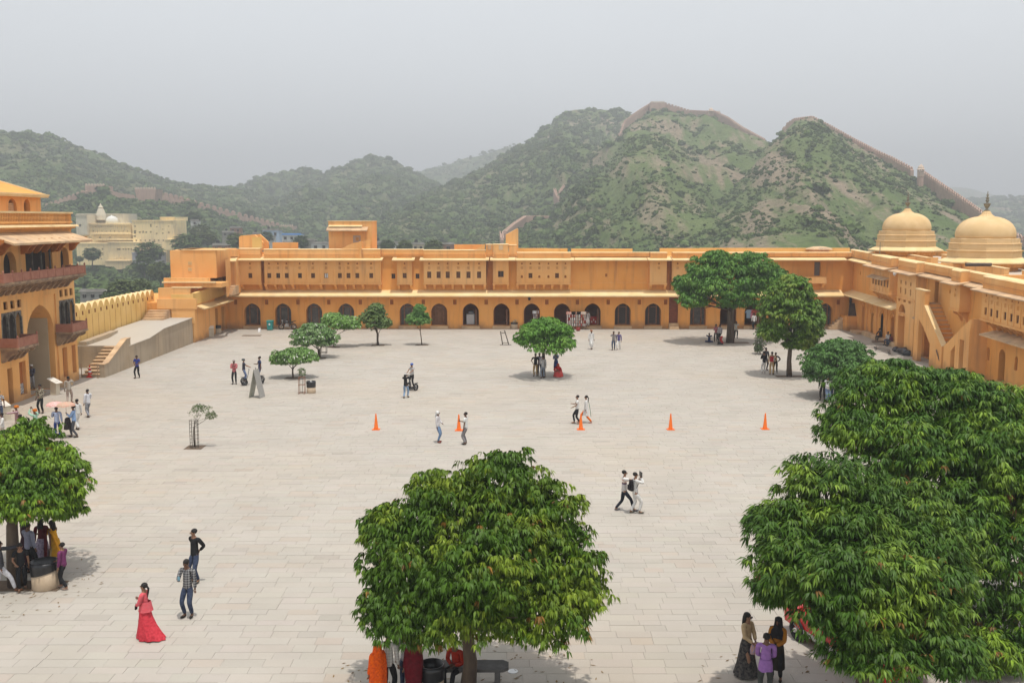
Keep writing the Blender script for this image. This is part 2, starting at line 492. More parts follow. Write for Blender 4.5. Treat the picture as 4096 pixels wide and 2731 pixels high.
# upper bays and parapets use a paler ochre than this wall
for j, (u, st) in enumerate(doors):
    w = aw if u < bu(3100) else 1.6
    if st == 1: door_set(FB, u, w, az0, az1, -.62, north)
    elif st == 2: door_set(FB, u, w, az0, az1, -.62, north, sub=mat('brown_panel', (.20, .10, .05), (.15, .07, .03), 3))
    elif st == 3: door_set(FB, u, w, az0, az1, -.62, north, style='open')
    else: door_set(FB, u, w, az0, az1, -.62, north, sub=DARK)
mb = MB(); mb.box(FB, redd - .46, redd + .46, -.14, -.10, .62, 3.3)
for k in range(5): mb.box(FB, redd - .40, redd + .40, -.10, -.07, .68 + k * .53, 1.12 + k * .53)
rd = part('door', mb.mesh('red_door', REDW), north, label='tall red-brown panelled wooden door')
mb = MB(); mb.box(FB, redd - .5, redd + .5, .0, .35, 0, .62); mb.box(FB, redd - .5, redd + .5, .35, .7, 0, .3)
part('step', mb.mesh('step', CRM2), north)
mb = MB(); mb.box(WF, -.95, .95, .0, .10, 0, .30); THR = mb.mesh('threshold', CRM2)
for px, st in arches: part('threshold', THR, north, FB.mat(bu(px), 0, 0))
# lower eave and cornice
mb = MB(); chajja(mb, FB, uL - .2, uR - 1.2, -.1, 1.25, 3.62, .50, .12, ends=0)
part('lower_eave', mb.mesh('lower_eave', CRM), north)
mb = MB(); mb.box(FB, uL - .2, uR - 1.0, 0, .16, 3.50, 3.72)
for k in range(int((uR - 1 - uL) / .35)): mb.box(FB, uL + k * .35, uL + k * .35 + .12, .16, .3, 3.42, 3.56)
part('dentil_band', mb.mesh('dentil_band', OCH2), north)

WIN = {}
def win(w, h, kind='win', m=None):
    k = (round(w, 2), round(h, 2), kind, m.name if m else '')
    if k not in WIN:
        WIN[k] = window_mesh('window', w, h, m2=m) if kind == 'win' else jali_mesh('lattice_window', w, h)
    return WIN[k]
BRK = bracket_mesh('bracket', OCH, .72, .62, .24)
SHUT = mat('shutter_wood', (.20, .09, .04), (.10, .05, .03), 5, rough=.7)
WHT = mat('white_shutter', (.7, .7, .68), rough=.6)
def jharokha(fr, root, u0, u1, n1, z0, z1, cols, brks, rows=3, big=(.40, .52), zw=5.42, chj=None, curve=False, m=OCH, brk=None, ribs=True):
    """projecting enclosed balcony; cols = [(u, kind)]"""
    mb = MB(); ops = []
    for u, k in cols:
        if k == 'tiny': ops.append((u, .22, zw + .02, zw + .30, 'round', .10, 1))
        elif k == 'sq': ops.append((u, .60, zw + .1, zw + .75, 'rect', .12))
        elif k == 'tall': ops.append((u, .42, zw + .0, zw + .68, 'rect', .12))
        elif k != 'none': ops.append((u, big[0], zw, zw + big[1], 'rect', .12))
        if rows >= 2 and k != 'sq': ops.append((u, .28, zw + .92, zw + 1.22, 'rect', .05))
        if rows >= 3 and k != 'sq': ops.append((u, .17, zw + 1.42, zw + 1.62, 'round', .05, 1))
    wall(mb, fr, u0, u1, z0, z1, ops, n1)
    mb.add([fr.P(u0, -.1, z0), fr.P(u0, n1, z0), fr.P(u0, n1, z1), fr.P(u0, -.1, z1)], [(0, 1, 2, 3)])
    mb.add([fr.P(u1, -.1, z0), fr.P(u1, n1, z0), fr.P(u1, n1, z1), fr.P(u1, -.1, z1)], [(0, 1, 2, 3)])
    mb.add([fr.P(u0, -.1, z0), fr.P(u0, n1, z0), fr.P(u1, n1, z0), fr.P(u1, -.1, z0)], [(0, 1, 2, 3)])
    mb.box(fr, u0 - .06, u1 + .06, -.1, n1 + .09, z0 - .12, z0 - .003)
    mb.box(fr, u0 - .02, u1 + .02, -.1, n1 + .04, z0, z0 + .05)
    if ribs and len(cols) > 1:
        cs = sorted(c[0] for c in cols)
        for a, b in zip(cs[:-1], cs[1:]):
            c = (a + b) / 2
            mb.box(fr, c - .025, c + .025, n1, n1 + .03, z0 + .06, zw + 1.2)
            mb.box(fr, c - .06, c + .06, n1, n1 + .05, z0 + .06, z0 + .42)
        for a in cs:                                     # blind arch moulding over each bay
            hw = min(.5, (cs[1] - cs[0]) / 2 - .03)
            for i in range(8):
                t0, t1 = math.pi * i / 8, math.pi * (i + 1) / 8
                q = [(a + hw * math.cos(t0), zw + 1.2 + .5 * arch_top(math.cos(t0), 'arch')), (a + hw * math.cos(t1), zw + 1.2 + .5 * arch_top(math.cos(t1), 'arch'))]
                mb.add([fr.P(q[0][0], n1 + .012, q[0][1]), fr.P(q[1][0], n1 + .012, q[1][1]), fr.P(q[1][0], n1 + .012, q[1][1] + .035), fr.P(q[0][0], n1 + .012, q[0][1] + .035)], [(0, 1, 2, 3)])
    j = part('jharokha', mb.mesh('jharokha', [m, NICHE]), root)
    for u, k in cols:
        if k in ('tiny', 'none'): pass
        elif k == 'sq': part('window', win(.60, .65, m=DARK), j, fr.mat(u, n1 - .115, zw + .1))
        elif k == 'tall': part('window', win(.42, .68, m=SHUT), j, fr.mat(u, n1 - .115, zw))
        else: part('window', win(big[0], big[1], m={'w': WHT, 'd': DARK}.get(k, SHUT)), j, fr.mat(u, n1 - .115, zw))
        if rows >= 2 and k != 'sq': part('lattice_window', win(.28, .30, 'jali'), j, fr.mat(u, n1 - .045, zw + .92))
    for u in brks:
        part('bracket', brk or BRK, j, fr.mat(u, -.1, z0 - .12))
    return j
n1 = .62
B_ = lambda *p: [bu(x) for x in p]
zj0, zj1 = 4.86, 7.62
def cols(pxs, kinds=None):
    kinds = kinds or ['n'] * len(pxs)
    return [(bu(p), k) for p, k in zip(pxs, kinds)]
jharokha(FB, north, *B_(973, 1056), n1, zj0, zj1, cols([1014]), B_(978, 1051))
jharokha(FB, north, *B_(1070, 1530), n1, zj0, zj1, cols([1089, 1124, 1158, 1210, 1262, 1314, 1368, 1402, 1437, 1492], ['n', 'd', 'n', 'd', 'n', 'w', 'n', 'n', 'n', 'n']), B_(1073, 1110, 1144, 1180, 1239, 1291, 1349, 1388, 1421, 1457, 1524))
jharokha(FB, north, *B_(1594, 1653), n1, zj0, zj1, cols([1624]), B_(1599, 1649))
jharokha(FB, north, *B_(1699, 1945), n1, zj0, zj1, cols([1721, 1758, 1794, 1836, 1876, 1918], ['tall'] * 6), B_(1704, 1741, 1777, 1813, 1856, 1896, 1940))
jharokha(FB, north, *B_(1973, 2035), n1, zj0, zj1, cols([2004], ['sq']), B_(1977, 2031))
jharokha(FB, north, *B_(2066, 2280), n1, zj0, zj1, cols([2087, 2121, 2156, 2192, 2226, 2259], ['tiny', 'n', 'tiny', 'tiny', 'n', 'tiny']), B_(2070, 2103, 2138, 2174, 2208, 2243, 2276))
jharokha(FB, north, *B_(2593, 2659), n1, zj0, zj1, cols([2628], ['none']), B_(2598, 2655))
jharokha(FB, north, *B_(2681, 2880), n1, zj0, zj1, cols([2702, 2736, 2771, 2806, 2840, 2866], ['tiny', 'none', 'tiny', 'none', 'tiny', 'none']), B_(2685, 2720, 2754, 2789, 2823, 2876))
for p in (1576, 1672): part('window', win(.40, .53, m=DARK), north, FB.mat(bu(p), -.21, 5.32))
# dark stained shafts between the bays
for (a, b) in ((1056, 1070), (1946, 1973), (2660, 2681)):
    mb = MB(); mb.box(FB, bu(a) + .01, bu(b) - .01, -.10, -.05, 4.1, 7.6)
    part('drain_shaft', mb.mesh('drain_shaft', mat('rust_stained_plaster', (.36, .12, .03), (.50, .20, .05), 1.5, streak=((.12, .05, .03), .5, .7, .8))), north)
# small balcony by the upper door
mb = MB(); ub = bu(3262)
mb.box(FB, bu(3120), bu(3290), -.1, .75, 4.86, 5.0); mb.box(FB, bu(3120), bu(3290), .65, .75, 5.0, 5.56); mb.box(FB, bu(3290) - .1, bu(3290), -.1, .65, 5.0, 5.56)
b1 = part('balcony', mb.mesh('balcony', OCH), north)
for p in (3130, 3205, 3283): part('bracket', BRK, b1, FB.mat(bu(p), -.1, 4.86))
mb = MB(); mb.box(FB, ub - .32, ub + .32, -.44, -.38, 5.62, 7.06)
part('door', mb.mesh('upper_door', mat('grey_door', (.20, .17, .15), rough=.7)), north)
# shallow blind panels on the plain stretch
mb = MB()
for (a, b) in ((2282, 2378), (2385, 2458), (2466, 2588)):
    for (c, d) in ((a, a + 1.5), (b - 1.5, b)): mb.box(FB, bu(c), bu(d), -.10, -.065, 4.95, 7.4)
    mb.box(FB, bu(a), bu(b), -.10, -.06, 4.86, 4.93)
part('blind_panel', mb.mesh('blind_panel', OCH), north)
# upper eave in pieces, moulding and parapet
def eave_run(root, runs, fr, z=7.36, n0=-.1, drop=.27, th=.09, m=None):
    for (a, b, nn) in runs:
        mb = MB(); chajja(mb, fr, a, b, n0, nn, z, drop, th)
        part('eave', mb.mesh('eave', m or CRM), root)
eave_run(north, [(bu(950), bu(1065), 1.3), (bu(1066), bu(1539), 1.3), (bu(1577), bu(1665), 1.3), (bu(1685), bu(1958), 1.3), (bu(1962), bu(2062), 1.3), (bu(2052) + .3, bu(2293), 1.35),
                 (bu(2295), bu(2580), 1.1), (bu(2582), bu(2675), 1.35), (bu(2678), bu(3050), 1.35), (bu(3052), uR - 1.05, 1.1)], FB)
def parapet(root, fr, a, b, n0, n1, z0, z1, m=OCH, top=CRM, round_=.06):
    mb = MB(); mb.box(fr, a, b, n0, n1, z0, z1 - round_)
    mb.box(fr, a, b, n1, n1 + .08, z0 + .12, z0 + .18); mb.box(fr, a, b, n1, n1 + .05, z0 + .24, z0 + .28)
    mb.box(fr, a - .01, b + .01, n0 - .02, n1 + .03, z1 - round_, z1, 1, top=(0, .09))
    return part('parapet', mb.mesh('parapet', [m, top]), root)
zp0 = 7.62
parapet(north, FB, bu(973), bu(1056), -.25, n1 + .0, zp0, bz(992))
parapet(north, FB, bu(1070), bu(1447), -.2, n1 + .0, zp0, bz(995))
parapet(north, FB, bu(1457), bu(1529), -.2, n1 + .0, zp0, bz(995))
parapet(north, FB, bu(1531), bu(1697), -.35, .1, zp0, bz(996))
parapet(north, FB, bu(1699), bu(1943), -.3, n1, zp0, bz(998))
parapet(north, FB, bu(1945), bu(1972), -.3, .1, zp0, bz(976))
parapet(north, FB, bu(1974), bu(2034), -.3, n1, zp0, bz(975))
parapet(north, FB, bu(2036), bu(2066), -.3, .1, zp0, bz(978))
parapet(north, FB, bu(2068), bu(2280), -.3, n1, zp0, bz(1008))
parapet(north, FB, bu(2282), bu(2592), -.35, .25, zp0, bz(1008))
parapet(north, FB, bu(2594), bu(2660), -.3, n1, zp0, bz(1008))
parapet(north, FB, bu(2682), bu(3050), -.3, n1, zp0, bz(1008))
parapet(north, FB, bu(3052), uR + .35, -.35, .25, zp0, bz(1008))
# low rear walls seen over the parapet
for (a, b, y) in ((2073, 2190, 993), (2190, 2270, 994), (2285, 2530, 995), (2640, 2800, 993), (2800, 3400, 992)):
    r0 = FB.px(a, y, -3.5)[0]; r1 = FB.px(b, y, -3.5)[0]
    mb = MB(); mb.box(FB, r0, r1, -3.8, -3.5, 7.62, FB.px(a, y, -3.5)[1]); part('roof_wall', mb.mesh('roof_wall', YEL), north)
# curved parapet ramp and post left of the tower
mb = MB(); pts = [(bu(1376), bz(995) - .1), (bu(1447), bz(995) - .1)]
top = [(bu(1447), bz(967)), (bu(1425), bz(971)), (bu(1405), bz(979)), (bu(1390), bz(988)), (bu(1376), bz(993))]
mb.prof(FB, pts + top, .1, n1 - .02, 0, 'n')
mb.box(FB, bu(1447), bu(1456), -.2, n1 + .12, 7.2, bz(966))
pts = [(bu(1456), 7.7), (bu(1486), 7.7), (bu(1486), bz(958)), (bu(1474), bz(960)), (bu(1456), bz(968))]
mb.prof(FB, pts, -.2, .1, 0, 'n')
part('ramped_parapet', mb.mesh('ramped_parapet', OCH), north)
mb = MB(); pts = [(bu(1940), bz(997)), (bu(1943), bz(975)), (bu(1932), bz(979)), (bu(1922), bz(987)), (bu(1912), bz(994)), (bu(1900), bz(997))]
mb.prof(FB, pts, .1, n1 - .02, 0, 'n'); mb.box(FB, FB.px(1817, 980, -2)[0], FB.px(1935, 980, -2)[0], -2.3, -2, 7.6, FB.px(1817, 978, -2)[1])
part('ramped_parapet', mb.mesh('ramped_parapet', OCH), north)
# rooftop rooms
tw = thing('roof_tower', (bu(1400), 105, 7.62), 'square ochre stair tower with two eaves on the roof of the far range', 'tower')
mb = MB(); n = -1.5
a, zt = FB.px(1313, 886, n); b, _ = FB.px(1486, 886, n)
c = FB.px(1472, 886, n)[0]
mb.box(FB, a, b, n - 4, n, 7.62, zt)
mb.box(FB, a - .04, b + .03, n - 4.05, n + .05, zt - .001, zt + .07, 1)
u0, zw0 = FB.px(1413, 980, n); u1, zw1 = FB.px(1442, 942, n)
part('wall', mb.mesh('wall', [OCH, CRM]), tw)
mb = MB(); mb.box(FB, u0, u1, n, n + .04, zw0, zw1); wd = part('window', mb.mesh('window', mat('faded_panel', (.42, .33, .27))), tw)
part('lattice_window', jali_mesh('lattice_window', .36, .36), wd, FB.mat((u0 + u1) / 2 + .08, n + .06, zw1 - .55))
mb = MB(); chajja(mb, FB, a - .1, c, n, n + .8, FB.px(1313, 921, n + .8)[1], .35, .1); part('eave', mb.mesh('eave', CRM2), tw)
mb = MB(); chajja(mb, FB, a + .05, c - .6, n, n + .3, FB.px(1313, 905, n)[1], .12, .07); part('moulding', mb.mesh('moulding', CRM), tw)
st = thing('stair_housing', (bu(1000), 104, 7.62), 'ochre stair housing with a sloping side wall at the left of the roof', 'stair housing')
mb = MB(); n = -.5
P4 = lambda px, py: FB.px(px, py, n)
pts = [P4(956, 1002), P4(1052, 1002), P4(1052, 970), P4(1017, 938), P4(963, 943), P4(956, 948)]
mb.prof(FB, pts, n - .5, n, 0, 'n'); mb.prof(FB, pts, n - 2.6, n - 2.2, 0, 'n')
mb.box(FB, P4(956, 0)[0], P4(956, 0)[0] + .35, n - 2.2, n - .5, 7.62, P4(956, 948)[1])
part('wall', mb.mesh('wall', OCH), st)
mb = MB(); mb.box(FB, P4(1052, 0)[0], P4(1156, 0)[0], n - 1.2, n - .8, 7.62, FB.px(1100, 970, n - .8)[1]); part('low_wall', mb.mesh('low_wall', OCH), st)
mb = MB(); mb.box(FB, P4(977, 0)[0], P4(1016, 0)[0], n + .01, n + .06, 7.7, P4(977, 948)[1]); part('plaster_panel', mb.mesh('plaster_panel', YEL), st)
ch = thing('slanted_wall', (bu(2048), 104, 7.62), 'tall ochre wall block with slanted top beside the roof niches', 'wall')
mb = MB(); n = -.3
P5 = lambda px, py: FB.px(px, py, n)
mb.prof(FB, [P5(2023, 985), P5(2073, 1008), P5(2073, 917), P5(2068, 915), P5(2023, 940)], n - 3, n, 0, 'n')
mb.box(FB, P5(2037, 0)[0], P5(2056, 0)[0], n, n + .03, P5(0, 999)[1], P5(0, 979)[1], 1)
part('wall', mb.mesh('wall', [OCH, NICHE]), ch)
mb = MB()
for (x0, x1) in ((1952, 1966), (1996, 2013)):
    nn = .1 if x0 < 1960 else n1
    mb.box(FB, bu(x0), bu(x1), nn + .0, nn + .03, bz(999), bz(980), 1)
part('niche', mb.mesh('niche', [OCH, CRM2]), north)

# ------------------------------------------------------------------ west wing (short arm towards the camera) and its terraces
wing = thing('corner_wing', (-34, 97, 0), 'ochre corner wing with terraces and a plain cube block left of the long range', 'palace wing')
mb = MB()
# ground floor: faces the yard (+x) at x=-30.3, y 91..103
wall(mb, FW, 0, 11.9, 0, 4.2, [(FW.px(903, 1300)[0] + .9, 1.0, .1, 2.5, 'rect', .4, 1), (FW.px(868, 1300)[0], .9, .1, 2.5, 'rect', .4, 1), (8.6, .55, .9, 2.4, 'rect', .12, 1), (10.7, .6, .9, 2.4, 'rect', .12, 1), (4.6, .7, .1, 2.6, 'rect', .5, 1)], 0)
mb.box(FW, 11.9, 11.901, -1.55, 0, 0, 3.7)
mb.box(FW, 0, 11.9, -9.5, -.55, 3.6, 3.8)
mb.box(FW, 11.2, 11.9, -8.0, -1.6, 0, 3.6)
mb.box(FW, 0, 11.9, -9.5, -9.2, -3, 3.9)
part('wall', mb.mesh('wall', [OCH2, DARK]), wing)
zf = gp(0, 0)  # unused
def wz(px, py, y, z=None):   # point on the plane Y = y
    d = ray(px, py); t = y / d[1]; return (d[0] * t, H + d[2] * t)
# facing blocks, front planes at constant y
def yblock(mb, px0, px1, pya, pyb, y0, y1, mi=0, z0=None):
    x0, za = wz(px0, pya, y0); x1, zb = wz(px1, pyb, y0)
    mb.box(WF, min(x0, x1), max(x0, x1), y0, y1, min(za, zb) if z0 is None else z0, max(za, zb), mi)
mb = MB(); yblock(mb, 684, 863, 1112, 1002, 96.0, 103.5)
x0, zt = wz(649, 1002, 96.0); x1, _ = wz(684, 0, 96.0)

mb.add([(x1, 96, 3), (x1 - 1.5, 98.6, 3), (x1 - 1.5, 98.6, zt), (x1, 96, zt), (x1 - 1.5, 104, zt), (x1, 104, zt)], [(0, 1, 2, 3), (3, 2, 4, 5)])
mb.box(WF, x1, wz(863, 0, 96)[0], 95.94, 96.3, zt, zt + .08, 1)
part('cube_block', mb.mesh('cube_block', [OCH, CRM]), wing)
for py in (1053, 1078):
    x, z = wz(760, py, 96.0)
    part('lattice_window', jali_mesh('lattice_window', .36, .32, m=CRM), wing, Matrix.Translation((x, 95.97, z - .16)) @ Matrix.Rotation(math.pi, 4, 'Z'))
# terrace parapets in front
mb = MB(); yblock(mb, 655, 838, 1130, 1112, 93.6, 93.9); x, z = wz(655, 1126, 93.6); x2, _ = wz(822, 0, 93.6)
mb.box(WF, x - .05, x2, 93.2, 93.6, z - .12, z, 1); mb.box(WF, x, x2 + .5, 93.6, 96, wz(655, 1150, 93.6)[1], z - .13)
part('terrace_parapet', mb.mesh('terrace_parapet', [OCH, CRM]), wing)
mb = MB(); yblock(mb, 634, 758, 1195, 1152, 91.2, 91.6); mb.box(WF, wz(634, 0, 91.2)[0], wz(758, 0, 91.2)[0], 91.17, 91.65, wz(0, 1152, 91.2)[1], wz(0, 1150, 91.2)[1] + .04, 1)
yblock(mb, 628, 784, 1236, 1195, 90.9, 91.2)
mb.box(WF, wz(632, 0, 91)[0], wz(728, 0, 91)[0], 90.95, 91.15, 1.9, wz(0, 1237, 90.9)[1])
mb.box(WF, wz(628, 0, 91.2)[0], wz(720, 0, 91.2)[0], 91.25, 98, 0, 4.0)
part('terrace_wall', mb.mesh('terrace_wall', [OCH, CRM]), wing)
# long rising parapet along the wing roof, seen from (525,1000) to (880,750) in the survey crop
uA, zA = FW.px(786, 1200, .35); uB, zB = FW.px(870, 1158, .35); uC, zC = FW.px(893, 1150, .3)
mb = MB()
mb.prof(FW, [(11.9, 3.55), (.0, 3.75), (.0, 5.0), (1.0, 5.95), (1.9, 5.95), (3.2, 4.95), (11.9, 4.60)], .05, .40, 0, 'n')
part('rising_parapet', mb.mesh('rising_parapet', YEL), wing)
mb = MB(); chajja(mb, FW, .9, 10.9, 0, 1.15, 3.15, .40, .1); part('eave', mb.mesh('eave', CRM), wing)
for k in range(9): part('bracket', BRK, wing, FW.mat(1.9 + k * .95, -.35, 3.74) @ Matrix.Scale(.9, 4))
mb = MB(); mb.box(FW, 11.2, 11.95, -1.6, .42, 3.62, 4.58); part('corner_box', mb.mesh('corner_box', YEL), wing)
# upper rear wall with a dark plank door, its eave and steps
mb = MB()
X = wz(863, 1050, 101)[0]
mb.box(WF, X - .2, bu(973), 101.0, 103, 3.9, 7.62)
x0, z0 = wz(866, 1064, 96); mb.add([(wz(863, 0, 96)[0], 96, 3.9), (wz(885, 0, 101)[0], 101, 3.9), (wz(885, 0, 101)[0], 101, 7.6), (wz(863, 0, 96)[0], 96, 7.6)], [(0, 1, 2, 3)])
mb.box(WF, X - .3, bu(973), 100.9, 103, 7.7, 8.45)
mb.box(WF, wz(684, 0, 96)[0], X, 97, 104, 3.9, zt - .1)
part('upper_wall', mb.mesh('upper_wall', [OCH, CRM]), wing)
mb = MB(); chajja(mb, Frame((0, 101), (1, 0), (0, -1)), X - .2, bu(973) + .2, 0, .7, 7.32, .28, .1); part('eave', mb.mesh('eave', CRM), wing)
mb = MB(); a, zt2 = wz(875, 1065, 100.9); b, zb2 = wz(908, 1134, 100.9); mb.box(WF, a, b, 100.9, 101, zb2, zt2)
for i in range(2):
    for j in range(4): mb.box(WF, a + .06 + i * (b - a) / 2, a - .02 + (i + 1) * (b - a) / 2, 100.86, 100.9, zb2 + .06 + j * (zt2 - zb2) / 4, zb2 - .02 + (j + 1) * (zt2 - zb2) / 4)
part('door', mb.mesh('plank_door', WOOD), wing)
mb = MB()
for i in range(4): mb.box(WF, wz(868, 0, 99)[0], wz(893, 0, 99)[0], 98.3 + i * .4, 100.9, 3.9 + i * .22, 4.12 + i * .22)
part('step', mb.mesh('step', CRM2), wing)

# ------------------------------------------------------------------ ramp, stair and merlon wall on the west side
ramp = thing('ramp', (-32, 80, 0), 'long stone ramp with a stair at its near end along the left side', 'ramp')
mb = MB()
XR, XL = -30.0, -34.0
def ridge(y): return 2.25 if y > 84 else 1.75 if y > 80.5 else 1.75
prof_ = [(75.6, 1.70), (80.0, 1.78), (83.5, 2.2), (91.0, 2.35)]
# deck + side
pts = [(75.6, 0), (91.0, 0)] + prof_[::-1]
FRm = Frame((0, 0), (0, 1), (1, 0))
mb.prof(FRm, pts, XL, XR, 0, 'n')
part('ramp_body', mb.mesh('ramp_body', RAMP), ramp)
mb = MB(); mb.prof(FRm, [(y, z + .004) for y, z in prof_] + [(y, z + .06) for y, z in prof_[::-1]], XL, XR + .06, 0, 'n')
part('ramp_deck', mb.mesh('ramp_deck', PAVE), ramp)
mb = MB()  # stair cheek wall
mb.prof(FRm, [(70.9, 0), (76.0, 0), (76.0, 2.30), (75.2, 2.30), (71.6, .95), (70.9, .95)], XR - .35, XR + .02, 0, 'n')
mb.prof(FRm, [(70.85, .96), (71.6, .96), (75.2, 2.31), (76.05, 2.31), (76.05, 2.36), (75.15, 2.36), (71.55, 1.02), (70.85, 1.02)], XR - .38, XR + .06, 1, 'n')
part('cheek_wall', mb.mesh('cheek_wall', [RAMP, CRM2]), ramp)
for k in range(9):
    mb = MB(); y = 71.0 + k * .5; z = 1.72 / 9 * (k + 1)
    mb.box(WF, -31.7, XR - .36, y, 75.7, 0 if k == 0 else z - 1.72 / 9 - .02, z)
    mb.box(WF, -31.72, XR - .36, y - .03, y + .5, z, z + .035, 1)
    part('stair_step', mb.mesh('stair_step', [RAMP, CRM2]), ramp)
mb = MB(); mb.prof(FRm, [(75.7, 1.7), (81.5, 1.9), (81.9, 2.25), (75.7, 2.05)], -33.9, -33.3, 0, 'n'); part('kerb', mb.mesh('kerb', RAMP), ramp)
mb = MB()
for i in range(4): mb.box(WF, -33.9, -32.0, 89.0 + i * .45, 91, 2.35 + i * .2, 2.55 + i * .2)
part('upper_steps', mb.mesh('upper_steps', CRM2), ramp)
mer = thing('merlon_wall', (-34.4, 80, 0), 'yellow wall with pointed merlons and loopholes running above the ramp', 'wall')
mb = MB(); mb.box(WF, -34.9, -34.2, 69.8, 93.5, -3, 3.35)
part('wall_base', mb.mesh('wall_base', YEL), mer)
def merlon(w, h, t=.6):
    mb = MB(); k = 8
    pts = [(-w / 2, 0), (-.09, 0), (-.09, h * .42), (.09, h * .42), (.09, 0), (w / 2, 0)]
    top = [(w / 2 * math.cos(math.pi * i / (2 * k)), h * .62 + h * .38 * (1 - abs(math.cos(math.pi * i / (2 * k))) ** 2.2) ** .8) for i in range(k + 1)]
    half = [(w / 2, 0)] + top
    full = half + [(-x, z) for x, z in half[::-1]]
    # front/back faces as strips with a loophole recess
    us = sorted({p[0] for p in full} | {-.12, .12})
    def zt(u):
        c = min(1, abs(u) / (w / 2)); return h * .62 + h * .38 * (1 - c ** 2.2) ** .8
    for n in (0, -t):
        for a, b in zip(us[:-1], us[1:]):
            m = (a + b) / 2
            segs = [(0, h * .42), (h * .62, None)] if abs(m) < .12 and n == 0 else [(0, None)]
            for (c, d) in segs:
                mb.add([(a, n, c), (b, n, c), (b, n, zt(b) if d is None else d), (a, n, zt(a) if d is None else d)], [(0, 1, 2, 3)])
    for a, b in zip(us[:-1], us[1:]):
        mb.add([(a, 0, zt(a)), (b, 0, zt(b)), (b, -t, zt(b)), (a, -t, zt(a))], [(0, 1, 2, 3)], 1)
    for s in (-1, 1): mb.add([(s * w / 2, 0, 0), (s * w / 2, -t, 0), (s * w / 2, -t, zt(w / 2)), (s * w / 2, 0, zt(w / 2))], [(0, 1, 2, 3)])
    a, b, c, d = -.12, .12, h * .42, h * .62
    mb.add([(a, 0, c), (b, 0, c), (b, 0, d), (a, 0, d), (a, -.25, c - .12), (b, -.25, c - .12), (b, -.25, d - .1), (a, -.25, d - .1)], [(0, 1, 5, 4), (1, 2, 6, 5), (2, 3, 7, 6), (3, 0, 4, 7), (4, 5, 6, 7)], 2)
    return mb.mesh('merlon', [YEL, CRM, NICHE])
MER = merlon(1.12, 1.55)
MERB = merlon(1.5, 1.9)
FM = Frame((-34.2, 0), (0, 1), (1, 0))
for k in range(15): part('merlon', MER, mer, FM.mat(76.2 + k * 1.16, 0, 3.35))
for k in range(4): part('merlon', MERB, mer, FM.mat(70.6 + k * 1.52, .06, 3.55))
mb = MB()
for k in range(15): mb.box(FM, 75.6 + k * 1.16 - .02, 75.6 + k * 1.16 + .02, 0, .01, 1.2, 3.9, 0)
part('joint_line', mb.mesh('joint_line', NICHE), mer)
# ------------------------------------------------------------------ gate building (left)
gate = thing('gate_building', (-33, 65, 0), 'tall ochre gate building with pointed arch, balconies and red stone railings at the left edge', 'gate building')
mb = MB()
g0, g1 = 46.0, 70.1
lowops = [(64.95, 4.3, 2.6 - 2.6, 5.75, 'arch', 5.5)]
ops = [(60.45, .62, .05, 2.3, 'rect', .5, 1), (62.05, .85, .35, 2.5, 'rect', .25, 1), (68.05, .72, .5, 2.62, 'rect', .28, 1), (69.45, .62, .6, 2.62, 'rect', .28, 1)]
ops += [(60.45 + k * .85, .5, 5.98, 6.48, 'rect', .12) for k in range(3)] + [(68.0 + k * .78, .46, 6.18, 6.68, 'rect', .12) for k in range(3)]
ops += [(64.95, 4.35, .0, 6.48, 'rect', .10)]
ops += [(61.1, 2.5, 3.72, 5.80, 'rect', .5, 3), (68.75, 2.3, 3.86, 5.95, 'rect', .5, 3)]
ops += [(61.3, 1.55, 7.85, 9.55, 'round', .42, 3), (65.15, 3.7, 7.85, 9.85, 'rect', .5, 3), (68.85, 1.3, 7.9, 9.62, 'round', .42, 3), (55, 1.5, 7.85, 9.55, 'round', .4, 3), (52, .8, 6, 6.6, 'rect', .1)]
wall(mb, FG, g0, g1, 0, 11.3, ops, 0)
wall(mb, FG, 64.95 - 2.175, 64.95 + 2.175, 0, 6.48, [(64.95, 3.7, 0, 5.9, 'arch', 2.6)], -.10)
# body behind the face
mb.add([(-31.5, 70.1, -3), (-44, 70.1, -3), (-44, 70.1, 11.3), (-31.5, 70.1, 11.3)], [(0, 1, 2, 3)])
mb.box(FG, g0, g1, -12, -2.7, 6.3, 7.6); mb.box(FG, g0, g1, -12, -.02, 11.0, 11.3)
mb.box(FG, g0, 62.7, -12, -2.75, 0, 6.3); mb.box(FG, 67.2, g1, -12, -2.75, 0, 6.3)
mb.box(FG, g0, g1, -.9, -.001, 7.3, 7.8)
part('wall', mb.mesh('wall', [OCH, NICHE, GRYS, DARK]), gate)
mb = MB(); mb.box(FG, 67.17, 67.19, -8, -2.7, 0, 6.2); mb.box(FG, 62.7, 67.2, -8.2, -8, 0, 6.2)
mb.box(FG, 66.55, 66.6, -2.7, -.4, 0, 5.6)
part('passage_wall', mb.mesh('passage_wall', PASS), gate)
mb = MB(); mb.box(FG, 66.72, 67.9, -.1, .55, 0, .22, top=(.05, .05)); part('plinth', mb.mesh('plinth', CRM2), gate)
mb = MB(); mb.box(FG, 60.16, 60.75, -.48, -.42, .05, 2.28); part('door', mb.mesh('door', DARK), gate)
